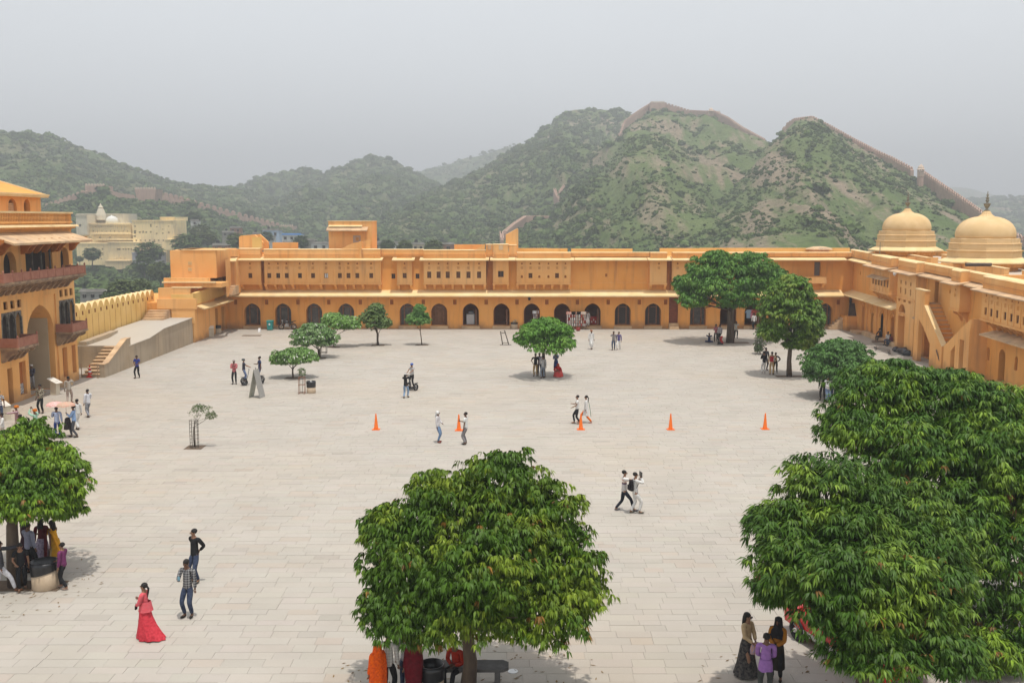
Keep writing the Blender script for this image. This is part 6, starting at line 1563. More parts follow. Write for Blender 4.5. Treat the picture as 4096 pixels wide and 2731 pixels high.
# bench
x, y = g2(1080, 1545); y = 23.25; x = xat(1080, 1545, 23.6) ; t = thing('stone_bench', (x, y, 0), 'long dark stone bench with clipped corners behind the central trunk', 'bench')
BST = mat('bench_stone', (.13, .125, .12), (.09, .085, .08), 3, fine=.08)
mb = MB(); w, d = .98, .27
out = [(-w, -d + .12), (-w + .14, -d), (w - .14, -d), (w, -d + .12), (w, d - .12), (w - .14, d), (-w + .14, d), (-w, d - .12)]
mb.add([(x + a, y + b, .44) for a, b in out] + [(x + a, y + b, .52) for a, b in out], [tuple(range(8))[::-1], tuple(range(8, 16))] + [(i, (i + 1) % 8, 8 + (i + 1) % 8, 8 + i) for i in range(8)])
part('seat', mb.mesh('seat', BST), t)
for s in (-.7, .7):
    mb = MB(); mb.box(WF, x + s - .07, x + s + .07, y - .2, y + .2, 0, .439); part('leg', mb.mesh('leg', BST), t)
# two wheeled scooters
SCB = mat('scooter_black', (.03, .03, .032), rough=.45, coord='obj'); SCG = mat('scooter_grey', (.2, .2, .21), rough=.4, coord='obj')
def wheel_mesh(r, w, n=24):
    mb = MB(); pr = [(r * .72, -w / 2), (r * .93, -w / 2), (r, -w * .3), (r, w * .3), (r * .93, w / 2), (r * .72, w / 2), (r * .72, -w / 2)]
    vs, fs = [], []
    for (rr_, xx) in pr:
        for i in range(n): a = 2 * math.pi * i / n; vs.append((xx, rr_ * math.cos(a), rr_ * math.sin(a)))
    for j in range(len(pr) - 1):
        for i in range(n): fs.append((j * n + i, j * n + (i + 1) % n, (j + 1) * n + (i + 1) % n, (j + 1) * n + i))
    mb.add(vs, fs); return mb
def rim_mesh(r, w, sp=6):
    mb = MB(); 
    for k in range(sp):
        a = 2 * math.pi * k / sp; mb.tube([(0, 0, 0), (0, r * .74 * math.cos(a), r * .74 * math.sin(a))], r * .06, 5)
    mb.tube([(-w * .7, 0, 0), (w * .7, 0, 0)], r * .2, 8); return mb
SW, SR = wheel_mesh(.24, .11).mesh('tyre', SCB, True), rim_mesh(.24, .1).mesh('rim', SCG)
def scooter(pos, head, lab):
    m_ = Matrix.Translation((pos[0], pos[1], 0)) @ Matrix.Rotation(R(head), 4, 'Z'); t = link('self_balancing_scooter', None, None, m_, lab, 'scooter', 'two wheeled scooters in the yard')
    for s in (-1, 1):
        w = part('wheel', SW, t, m_ @ Matrix.Translation((s * .30, 0, .24))); part('rim', SR, w, m_ @ Matrix.Translation((s * .30, 0, .24)))
    mb = MB(); mb.box(WF, -.23, .23, -.18, .18, .15, .21); mb.box(WF, -.2, .2, -.12, .12, .09, .15); part('platform', mb.mesh('platform', SCB), t, m_)
    mb = MB(); mb.tube([(0, .12, .15), (0, .28, .7), (0, .36, 1.08)], .022, 7); part('stem', mb.mesh('stem', SCG), t, m_)
    mb = MB(); mb.tube([(-.26, .34, 1.08), (0, .38, 1.10), (.26, .34, 1.08)], .018, 6); part('handlebar', mb.mesh('handlebar', SCB), t, m_)
    for s in (-1, 1):
        mb = MB(); mb.prof(WF, [(-.2, .49), (.2, .49), (.2, .52), (-.2, .52)], s * .24, s * .36); part('fender', mb.mesh('fender', SCB), t, m_)
scooter(g2(561, 884), -70, 'two wheeled scooter under the rider with plaid trousers')
scooter(g2(600, 880), 100, 'two wheeled scooter mostly hidden by the sandwich board')
scooter(g2(947, 896), 150, 'two wheeled scooter ridden in mid yard by the blue helmeted rider')
# motorcycle (facing left)
m_ = T2(661, 757, 0, 90); t = link('motorcycle', None, None, m_, 'black motorcycle parked before the second arch', 'motorcycle')
BKP = mat('bike_black', (.02, .02, .022), rough=.3, spec=.6, coord='obj'); CHR = mat('bike_metal', (.35, .35, .35), rough=.3, metal=.8, coord='obj')
MWm, MR = wheel_mesh(.31, .10).mesh('tyre', RUB, True), rim_mesh(.31, .08, 7).mesh('rim', CHR)
for yy in (.68, -.64):
    w = part('wheel', MWm, t, m_ @ Matrix.Translation((0, yy, .31))); part('rim', MR, w, m_ @ Matrix.Translation((0, yy, .31)))
mb = MB(); mb.ball((0, .16, .82), (.15, .30, .14), 12, 7); part('fuel_tank', mb.mesh('fuel_tank', BKP, True), t, m_)
mb = MB(); mb.prof(WF, [(.0, .76), (-.45, .78), (-.85, .90), (-.88, .95), (-.45, .88), (.0, .84)], -.11, .11); part('seat', mb.mesh('seat', RUB), t, m_)
mb = MB(); mb.box(WF, -.14, .14, -.15, .30, .30, .62, top=(.03, .05)); mb.ring(0, .1, [(.1, .55), (.1, .72)], 10); part('engine', mb.mesh('engine', CHR), t, m_)
for s in (-.09, .09):
    mb = MB(); mb.tube([(s, .68, .31), (s, .48, .95)], .028, 6); part('fork', mb.mesh('fork', CHR), t, m_)
mb = MB(); mb.tube([(-.36, .30, 1.08), (-.12, .42, 1.04), (.12, .42, 1.04), (.36, .30, 1.08)], .016, 6); part('handlebar', mb.mesh('handlebar', BKP), t, m_)
mb = MB(); mb.ball((0, .56, .92), (.11, .09, .11), 10, 6); part('headlight', mb.mesh('headlight', CHR, True), t, m_)
mb = MB(); mb.tube([(.12, .2, .35), (.15, -.2, .28), (.15, -.8, .36)], [.025, .035, .045], 7); part('exhaust', mb.mesh('exhaust', CHR), t, m_)
for s in (-1, 1):
    mb = MB(); mb.tube([(s * .3, .34, 1.07), (s * .36, .36, 1.2)], .008, 4); mb.ball((s * .37, .36, 1.22), (.05, .015, .03), 8, 4); part('mirror', mb.mesh('mirror', BKP), t, m_)
mb = MB(); mb.prof(WF, [(.98, .50), (.68, .66), (.40, .56), (.42, .54), (.68, .64), (.96, .49)], -.06, .06); mb.prof(WF, [(-.5, .70), (-1.0, .62), (-1.0, .60), (-.5, .67)], -.07, .07); part('fender', mb.mesh('fender', BKP), t, m_, kind='stuff')
mb = MB(); mb.tube([(0, -.64, .31), (0, -.1, .38), (0, .1, .75), (0, .46, .85)], .03, 6); mb.tube([(0, -.1, .4), (0, -.6, .8)], .03, 6); part('chassis', mb.mesh('chassis', BKP), t, m_)
# souvenir racks against the arcade
def rack(px, lab, cols, m_hd, items, y=757, w=.95):
    x0, y0 = g2(px, y); t = thing('souvenir_rack', (x0, y0, 0), lab, 'souvenir rack')
    FRk = Frame((x0, y0), (1, 0), (0, -1)); mb = MB()
    for s in (-w / 2, w / 2): mb.tube([FRk.P(s, .15, 0), FRk.P(s, 0, 1.9)], .018, 5); 
    mb.box(FRk, -w / 2, w / 2, -.03, .0, .35, 1.9); part('frame', mb.mesh('frame', mat('rack_frame', (.14, .04, .03), rough=.7)), t)
    mb = MB(); mb.box(FRk, -w / 2 - .02, w / 2 + .02, .0, .04, 1.62, 1.92); part('header', mb.mesh('header', m_hd), t)
    mb = MB(); mb.ring(0, 0, [(.01, -.02), (.045, .0), (.05, .07), (.03, .12), (.045, .17), (.03, .24), (.005, .27)], 7); mz = [mb.mesh('figurine', q) for q in items]
    mb = MB(); mb.box(WF, -.08, .08, -.015, .015, 0, .22); cz = mb.mesh('card', items[0])
    r2 = random.Random(px)
    for rrow in range(4):
        for c in range(cols):
            u = -w / 2 + .1 + (w - .2) * c / (cols - 1)
            part('hanging_souvenir', r2.choice(mz), t, Matrix.Translation(FRk.P(u, .07, .40 + rrow * .31)))
IV1 = mat('souvenir_white', (.72, .68, .62), coord='obj'); IV2 = mat('souvenir_tan', (.55, .36, .24), coord='obj'); IV3 = mat('souvenir_red', (.45, .07, .05), coord='obj'); IV4 = mat('souvenir_grey', (.3, .3, .32), coord='obj')
rack(1311, 'souvenir rack with red header, first of the three white-figured racks', 5, mat('header_red', (.60, .12, .08), (.75, .6, .5), 6), [IV1, IV1, IV3])
rack(1323, 'souvenir rack with cream header, middle of the three white-figured racks', 5, mat('header_cream', (.7, .55, .42), (.5, .2, .12), 6), [IV1, IV1, IV2])
rack(1335, 'souvenir rack with mixed header, right of the three white-figured racks', 5, mat('header_mix', (.68, .42, .3), (.75, .7, .6), 6), [IV1, IV2, IV3])
rack(1230, 'tall grey postcard rack in the arch behind the round tree', 4, mat('header_grey', (.45, .47, .5), (.7, .7, .7), 6), [IV4, IV1], 755, .6)
rack(1242, 'red souvenir rack behind the round tree crown', 4, mat('header_red', (.6, .1, .1)), [IV3, IV2, IV1], 754, .7)
rack(1257, 'white topped souvenir rack behind the round tree crown', 4, WHC, [IV2, IV3], 754, .8)
x, y = g2(1328, 760); t = thing('red_pot', (x, y, 0), 'round red pot under the souvenir racks', 'pot'); mb = MB(); mb.ring(x, y, [(.12, 0), (.22, .1), (.24, .22), (.18, .34), (.2, .38)], 14); part('body', mb.mesh('body', mat('red_plastic', (.30, .04, .03), rough=.5), True), t)
# shop counter and white fridge seen in arches
mb = MB(); u = bu(2383); t = thing('shop_counter', FB.P(u, -1, .34), 'red glass counter inside the souvenir doorway', 'counter'); mb.box(FB, u - .5, u + .42, -1.6, -1.0, .34, 1.2); part('body', mb.mesh('body', IV3), t); mb = MB(); [mb.box(FB, u - .4 + k * .2, u - .3 + k * .2, -1.0, -.97, .55 + .2 * (k % 2), .75 + .2 * (k % 2)) for k in range(4)]; part('goods', mb.mesh('goods', IV1), t, kind='stuff')
mb = MB(); u = bu(1880); t = thing('white_fridge', FB.P(u, -1.3, .34), 'white fridge with wrapped goods on top inside an arch', 'fridge'); mb.box(FB, u - .42, u + .42, -1.9, -1.2, .34, 1.42); part('body', mb.mesh('body', WHC), t); mb = MB(); mb.ball(FB.P(u + .05, -1.5, 1.6), (.32, .25, .22), 9, 5); part('bundle', mb.mesh('bundle', IV4), t)
# clothes at the far stall
for k, (c_, px) in enumerate((((.55, .22, .30), 3008), ((.3, .42, .55), 2996), ((.45, .08, .05), 3020))):
    u = bu(px); mb = MB(); mb.prof(FB, [(u - .2, 1.1), (u + .2, 1.1), (u + .2, 1.75), (u + .33, 1.6), (u + .36, 1.75), (u + .18, 2.0), (u - .18, 2.0), (u - .36, 1.75), (u - .33, 1.6), (u - .2, 1.75)], -.45 + k * .03, -.40 + k * .03, 0, 'n')
    link('hanging_shirt', mb.mesh('hanging_shirt', mat('garment_%d' % k, c_)), None, None, ['pink shirt hung in the doorway behind the widest tree', 'blue jeans-coloured shirt hung in the doorway behind the widest tree', 'red shirt hung in the doorway behind the widest tree'][k], 'shirt')
# lamp, cameras, mast
u = bu(2117); t = thing('wall_lamp', FB.P(u, 0, 3.2), 'small dark lantern under the lower eave', 'lamp'); mb = MB(); mb.box(FB, u - .11, u + .11, .05, .28, 3.05, 3.32, top=(-.03, -.03)); mb.box(FB, u - .02, u + .02, 0, .1, 3.3, 3.4); part('body', mb.mesh('body', DARK), t)
for (P_, lab) in ((FB.P(bu(983), n1 + .28, 7.05), 'white dome camera under the left eave'), (FR.P(15.6, .75, 7.0), 'white dome camera at the corner of the porch tower')):
    t = thing('dome_camera', P_, lab, 'camera'); mb = MB(); mb.ring(P_[0], P_[1], [(.02, P_[2] - .22), (.14, P_[2] - .12), (.16, P_[2]), (.13, P_[2] + .12), (.05, P_[2] + .16), (.04, P_[2] + .3)], 12); part('housing', mb.mesh('housing', WHC, True), t)
p_ = FR.P(9.6, .3, 0); t = thing('lightning_rod', (p_[0], p_[1], 8.4), 'thin grey rod on the roof parapet of the side range', 'rod'); mb = MB(); mb.tube([(p_[0], p_[1], 8.3), (p_[0], p_[1], 9.4)], [.05, .02], 6); part('rod', mb.mesh('rod', FIN), t)
p_ = FB.P(bu(3300), -3.0, 7.62); t = thing('roof_kiosk_top', p_, 'low octagonal cream cap on the far roof', 'roof cap'); mb = MB(); mb.ring(p_[0], p_[1], [(1.5, 8.30), (1.35, 8.45), (.7, 8.6), (.1, 8.64)], 8); mb.ring(p_[0], p_[1], [(1.1, 7.6), (1.1, 8.3)], 8); part('cap', mb.mesh('cap', CRM2), t)
p_ = FR.P(27.6, -2.0, 0); t = thing('rolled_mat', (p_[0], p_[1], 8.5), 'dark rolled mat lying on the roof wall below the right dome', 'rolled mat'); mb = MB(); mb.tube([(p_[0] - .9, p_[1] + 1.0, 8.65 * .93), (p_[0] + 1.1, p_[1] + 1.0, 8.65 * .93)], .14, 8); part('roll', mb.mesh('roll', BRD), t)
# black sacks, wooden arch, posts, planks by the side range
TARP = mat('black_plastic', (.018, .020, .028), rough=.35, spec=.6)
for k, (u, n, r_, lab) in enumerate(((19.6, .9, .55, 'largest black plastic sack against the porch pier'), (18.9, 1.0, .42, 'middle black plastic sack in the heap'), (18.1, 1.1, .40, 'smallest dark blue sack at the left of the heap'), (20.4, 1.0, .5, 'black sack nearest the stair wall'))):
    p_ = FR.P(u, n, 0); r2 = np.random.default_rng(k); mb = MB(); mb.ball((0, 0, 0), (r_ * .9, r_, r_ * .6), 12, 8)
    mb.v = [tuple(np.array(v) * (1 + .16 * math.sin(9 * v[0] + k) * math.cos(7 * v[1]) + r2.normal(0, .04))) for v in mb.v]
    link('plastic_sack', mb.mesh('plastic_sack', TARP), None, Matrix.Translation((p_[0], p_[1], r_ * .5)), lab, 'sack')
WDF = mat('weathered_wood', (.24, .15, .10), (.16, .10, .07), 4)
p_ = gp(3775, 1478); t = thing('arched_window_frame', (p_[0], p_[1], 0), 'wooden arched window frame leaning against the stair foot', 'window frame')
M_ = Matrix.Translation((p_[0], p_[1], .02)) @ Matrix.Rotation(R(62), 4, 'Z') @ Matrix.Rotation(R(-22), 4, 'X')
def arcpts(w, h, n=10): return [(-w, 0), (-w, h * .5)] + [(w * -math.cos(math.pi * i / n), h * .5 + h * .5 * arch_top(math.cos(math.pi * i / n), 'arch')) for i in range(1, n)] + [(w, h * .5), (w, 0)]
mb = MB(); A_ = [(a, 0, b) for a, b in arcpts(.55, 1.6)]; mb.tube(A_ + [A_[0]], .05, 6); part('frame', mb.mesh('frame', WDF), t, M_)
mb = MB(); mb.tube([(0, 0, 0), (0, 0, 1.55)], .035, 5); mb.tube([(-.52, 0, .7), (.52, 0, .7)], .035, 5); part('mullion', mb.mesh('mullion', WDF), t, M_)
mb = MB(); mb.prof(WF, arcpts(.52, 1.5), .01, .03, 0, 'n'); part('panel', mb.mesh('panel', mat('grey_board', (.34, .30, .27), (.25, .2, .17), 3)), t, M_)
for a in (-.3, .22):
    mb = MB(); mb.box(WF, a - .04, a + .10, -.02, -.005, .45 + a * .5, .95 + a * .5); part('paper_patch', mb.mesh('paper_patch', WHC), t, M_)
for k, px in enumerate((3745, 3753)):
    x, y = gp(px, 1462 + 6 * k); t = thing('pole', (x, y, 0), 'upright pale metal pole %s of the pair beside the leaning arched frame' % ('left' if k == 0 else 'right'), 'pole'); mb = MB(); mb.tube([(x, y, 0), (x, y, 1.5)], .035, 6); part('tube', mb.mesh('tube', CRM), t)
x, y = gp(3735, 1452); t = thing('crate_frame', (x, y, 0), 'low brown wooden frame behind the pair of poles', 'frame'); mb = MB(); mb.box(WF, x - .35, x + .35, y - .04, y + .04, 0, .08); mb.box(WF, x - .35, x + .35, y - .04, y + .04, .55, .63); mb.box(WF, x - .35, x - .27, y - .035, y + .035, .08, .55); mb.box(WF, x + .27, x + .35, y - .035, y + .035, .08, .55); part('frame', mb.mesh('frame', WDF), t)
p_ = FR.P(12.4, 1.4, 0); t = thing('bamboo_bundle', (p_[0], p_[1], 0), 'bundle of thin poles lying by the seated men', 'pole bundle')
for k in range(6):
    mb = MB(); mb.tube([FR.P(11.6 + .1 * k, 1.2 + .05 * k, .05 + .03 * k), FR.P(13.9, .6 + .07 * k, .35 + .02 * k)], .03, 5); part('stick', mb.mesh('stick', WDF), t)
r2 = random.Random(4)
for k in range(4):
    pts = []; u, n = 12 + k * 1.3, 2.2 + .2 * k
    for i in range(16): pts.append(FR.P(u + i * .38, n + .35 * math.sin(i * .9 + k) - .05 * i, .015)); 
    mb = MB(); mb.tube(pts, .016, 4); link('cable', mb.mesh('cable', RUB), None, None, ['black cable winding from the poles', 'second black cable curling on the paving', 'third black cable looping near the sacks', 'last black cable ending at the sacks'][k], 'cable')
mb = MB(); mb.box(FG, 61.75, 62.35, -.2, -.17, .4, 1.05); link('poster', mb.mesh('poster', mat('poster', (.55, .52, .50), (.12, .1, .1), 9)), None, None, 'small black and white poster in the gate window recess', 'poster')
# garden barrow things at the corner door
x, y = g2(512, 752); t = thing('old_bicycle_frame', (x, y, 0), 'pale metal sheet and junk leaning inside the dark corner opening', 'junk'); mb = MB(); mb.prof(FB, [(bu(892), .05), (bu(905), .05), (bu(899), 1.4), (bu(890), 1.6)], -.2, -.12, 0, 'n'); part('sheet', mb.mesh('sheet', mat('zinc', (.4, .42, .42), rough=.5)), t)

# ------------------------------------------------------------------ red car under the right tree
CR = mat('car_red', (.55, .015, .02), rough=.22, spec=.6, coord='obj'); CGL = mat('car_glass', (.01, .012, .013), rough=.06, spec=.6, coord='obj'); SIL = mat('car_silver', (.45, .44, .42), rough=.4, coord='obj')
cx_, cy_ = 9.15, 24.9
m_ = Matrix.Translation((cx_, cy_, 0)) @ Matrix.Rotation(R(200), 4, 'Z')
car = link('car', None, None, m_, 'red car parked in the shade under the broad right tree', 'car')
def car_body():
    mb = MB(); Ls = [-2.05, -1.95, -1.3, -.75, -.1, .7, 1.15, 1.8, 2.02]
    roof = [.72, .86, .92, 1.42, 1.50, 1.46, .98, .86, .66]; wid = [.70, .80, .84, .62, .62, .62, .84, .80, .68]
    vs, fs = [], []
    for y_, z_, w_ in zip(Ls, roof, wid):
        zb = min(z_, .93)
        vs += [(-.82 * (1 if abs(y_) < 1.9 else .88), y_, .28), (-.86 * (1 if abs(y_) < 1.9 else .88), y_, .62), (-.84 * (1 if abs(y_) < 1.9 else .86), y_, zb - .02), (-w_, y_, z_), (w_, y_, z_), (.84 * (1 if abs(y_) < 1.9 else .86), y_, zb - .02), (.86 * (1 if abs(y_) < 1.9 else .88), y_, .62), (.82 * (1 if abs(y_) < 1.9 else .88), y_, .28)]
    for j in range(len(Ls) - 1):
        for i in range(7): fs.append((j * 8 + i, j * 8 + i + 1, (j + 1) * 8 + i + 1, (j + 1) * 8 + i))
        fs.append((j * 8 + 7, j * 8, (j + 1) * 8, (j + 1) * 8 + 7))
    fs += [tuple(range(8))[::-1], tuple(len(vs) - 8 + i for i in range(8))]
    mb.add(vs, fs); return mb
part('body', car_body().mesh('body', CR, False), car, m_)
for s in (-1, 1):
    for (ya, yb) in ((-.70, -.05), (.0, .68)):
        mb = MB(); mb.add([(s * .845, ya - .2 * (ya < -.5), .95), (s * .845, yb + .28 * (yb > .5), .95), (s * .655, yb, 1.40), (s * .655, ya, 1.38)], [(0, 1, 2, 3)]); part('side_window', mb.mesh('side_window', CGL), car, m_)
    mb = MB(); mb.box(WF, s * .84 - .03, s * .84 + .03, -1.05, 1.05, .30, .42); part('sill_trim', mb.mesh('sill_trim', SIL), car, m_)
    mb = MB(); mb.ball((s * .95, .85, .98), (.09, .05, .07), 8, 5); part('mirror', mb.mesh('mirror', CR, True), car, m_)
    mb = MB(); mb.ball((s * .62, 1.93, .66), (.14, .08, .08), 8, 5); part('headlight', mb.mesh('headlight', SIL, True), car, m_)
    mb = MB(); mb.box(WF, s * .65 - .1, s * .65 + .1, -2.07, -2.03, .62, .78); part('tail_light', mb.mesh('tail_light', RDC), car, m_)
    for yy in (-.35, .45):
        mb = MB(); mb.box(WF, s * .865 - .015, s * .865 + .015, yy - .09, yy + .09, .80, .83); part('door_handle', mb.mesh('door_handle', SIL), car, m_)
mb = MB(); mb.add([(-.60, -.78, 1.415), (.60, -.78, 1.415), (.74, -1.28, .94), (-.74, -1.28, .94)], [(0, 1, 2, 3)]); part('rear_window', mb.mesh('rear_window', CGL), car, m_ @ Matrix.Translation((0, -.012, .012)))
mb = MB(); mb.add([(-.60, .72, 1.455), (.60, .72, 1.455), (.76, 1.13, 1.0), (-.76, 1.13, 1.0)], [(0, 1, 2, 3)]); part('windscreen', mb.mesh('windscreen', CGL), car, m_ @ Matrix.Translation((0, .012, .012)))
CWm, CRm = wheel_mesh(.31, .20).mesh('tyre', RUB, True), rim_mesh(.31, .19, 7).mesh('rim', SIL)
for s in (-1, 1):
    for yy in (-1.3, 1.3):
        w = part('wheel', CWm, car, m_ @ Matrix.Translation((s * .80, yy, .31))); part('rim', CRm, w, m_ @ Matrix.Translation((s * .82, yy, .31)))
# ------------------------------------------------------------------ people
SKIN = mat('skin_brown', (.26, .135, .08), rough=.55, coord='obj')
SKIN2 = mat('skin_dark', (.15, .075, .045), rough=.55, coord='obj')
HAIRM = mat('hair_black', (.012, .010, .009), (.016, .013, .012), 30, rough=.7, coord='obj')
EYEM = mat('eye_dark', (.01, .01, .01), rough=.2, coord='obj')
LIPM = mat('lip', (.22, .07, .05), rough=.5, coord='obj')
def cloth(c, c2=None, kind='plain', sc=9):
    nm = 'cloth_%s_%s_%s' % (kind, '_'.join('%d' % (v * 100) for v in c), '' if c2 is None else '_'.join('%d' % (v * 100) for v in c2))
    if nm in MATS: return MATS[nm]
    if kind == 'plain' or kind == 'print':
        m = mat(nm, c, c2 or tuple(v * .78 for v in c), sc if kind == 'plain' else 16, rough=.9, coord='obj', bump=.5, bscale=14, spec=.15)
        return m
    m = mat(nm, c, None, rough=.9, coord='obj', bump=.5, bscale=14, spec=.15)
    t = m.node_tree; N = t.nodes; LK = t.links.new; b = N['Principled BSDF']
    tcn = N.new('ShaderNodeTexCoord'); sx = N.new('ShaderNodeSeparateXYZ'); LK(tcn.outputs['Object'], sx.inputs[0])
    def wave(o, f, th):
        a = N.new('ShaderNodeMath'); a.operation = 'MULTIPLY'; a.inputs[1].default_value = f; LK(o, a.inputs[0])
        c_ = N.new('ShaderNodeMath'); c_.operation = 'FRACT'; LK(a.outputs[0], c_.inputs[0])
        d = N.new('ShaderNodeMath'); d.operation = 'GREATER_THAN'; d.inputs[1].default_value = th; LK(c_.outputs[0], d.inputs[0]); return d.outputs[0]
    mxn = N.new('ShaderNodeMixRGB'); mxn.inputs[1].default_value = (*c, 1); mxn.inputs[2].default_value = (*c2, 1)
    if kind == 'stripe': LK(wave(sx.outputs[2], 11, .5), mxn.inputs[0])
    elif kind == 'band':
        r = N.new('ShaderNodeValToRGB'); e = r.color_ramp; e.interpolation = 'CONSTANT'
        e.elements[0].position = 0; e.elements[0].color = (.52, .50, .48, 1); e.elements[1].position = .62; e.elements[1].color = (.10, .06, .12, 1)
        for p, q in ((.655, (.66, .45, .32, 1)), (.675, (.7, .69, .67, 1)), (.70, (.55, .22, .12, 1)), (.72, (.7, .69, .67, 1))):
            k = e.elements.new(p); k.color = q
        mm_ = N.new('ShaderNodeMath'); mm_.operation = 'DIVIDE'; mm_.inputs[1].default_value = 1.8; LK(sx.outputs[2], mm_.inputs[0]); LK(mm_.outputs[0], r.inputs[0])
        LK(r.outputs[0], b.inputs['Base Color']); return m
    else:
        a = wave(sx.outputs[2], 14, .55); d = wave(sx.outputs[0], 14, .55)
        mxm = N.new('ShaderNodeMath'); mxm.operation = 'ADD'; LK(a, mxm.inputs[0]); LK(d, mxm.inputs[1])
        q = N.new('ShaderNodeMath'); q.operation = 'MULTIPLY'; q.inputs[1].default_value = .5; LK(mxm.outputs[0], q.inputs[0]); LK(q.outputs[0], mxn.inputs[0])
    LK(mxn.outputs[0], b.inputs['Base Color']); return m
PENDING = []
def skin_obj(name, verts, edges, radii, mats_, sub=1):
    me = bpy.data.meshes.new(name); me.from_pydata([tuple(v) for v in verts], edges, [])
    o = bpy.data.objects.new(name, me); COL.objects.link(o)
    md = o.modifiers.new('s', 'SKIN'); md.use_smooth_shade = True; md.branch_smoothing = .6
    sd = o.modifiers.new('d', 'SUBSURF'); sd.levels = sub; sd.render_levels = sub
    for i_, r_ in enumerate(radii):
        v = me.skin_vertices[0].data[i_]
        v.radius = r_ if isinstance(r_, tuple) else (r_, r_)
        v.use_root = (i_ == 0)
    return o
def ik(a, b, l1, l2, hint):
    a, b, hint = Vector(a), Vector(b), Vector(hint)
    d = b - a; L_ = min(d.length, (l1 + l2) * .995); dn = d.normalized(); b = a + dn * L_
    x = (l1 * l1 - l2 * l2 + L_ * L_) / (2 * L_); h = math.sqrt(max(0, l1 * l1 - x * x))
    hv = hint - dn * hint.dot(dn); hv = hv.normalized() if hv.length > 1e-5 else Vector((0, 1, 0))
    return a + dn * x + hv * h, b
ARMS = {
 'down': ((.25, .03, .83), (.3, -1, 0)), 'hip': ((.19, .02, 1.00), (1, -.6, .2)), 'phone': ((.07, .33, 1.20), (.6, -.3, -1)), 'clasp': ((.03, .24, 1.04), (1, -.6, -.4)),
 'face': ((.05, .24, 1.50), (.9, .1, -1)), 'reach': ((.20, .55, 1.38), (.4, 0, -1)), 'swingf': ((.22, .25, .92), (.3, -1, 0)), 'swingb': ((.22, -.22, .88), (.3, -1, 0)), 'back': ((.06, -.16, 1.0), (1, -.5, 0)),
 'bar': ((.12, .42, 1.10), (.5, -.3, -1)), 'chest': ((-.02, .17, 1.26), (1, -.2, -.6)), 'side': ((.62, .10, 1.30), (.2, -.3, -1)), 'hold': ((.14, .30, 1.02), (.5, -.5, -.6)), 'cross': ((-.12, .20, 1.16), (1, -.2, -.5)),
 'knee': ((.16, .40, .62), (.6, -.5, 0)), 'lap': ((.05, .22, .62), (.8, -.5, 0)), 'squat': ((.05, .36, .50), (.8, 0, 0)), 'up': ((.05, .28, 1.72), (.7, .2, -1)), 'pole': ((.10, .30, 1.30), (.6, -.3, -1)),
}
LEGS = {
 'stand': (.93, (.10, .02), (.10, -.02)), 'wide': (.91, (.15, .03), (.15, -.05)), 'walk': (.90, (.07, .30), (.07, -.27)), 'step': (.91, (.08, .16), (.08, -.17)), 'stride': (.88, (.07, .38), (.07, -.34)),
 'sit': (.50, (.11, .44), (.13, .50)), 'squat': (.30, (.14, .16), (.14, .12)), 'floor': (.14, (.30, .32), (.30, .28)),
}
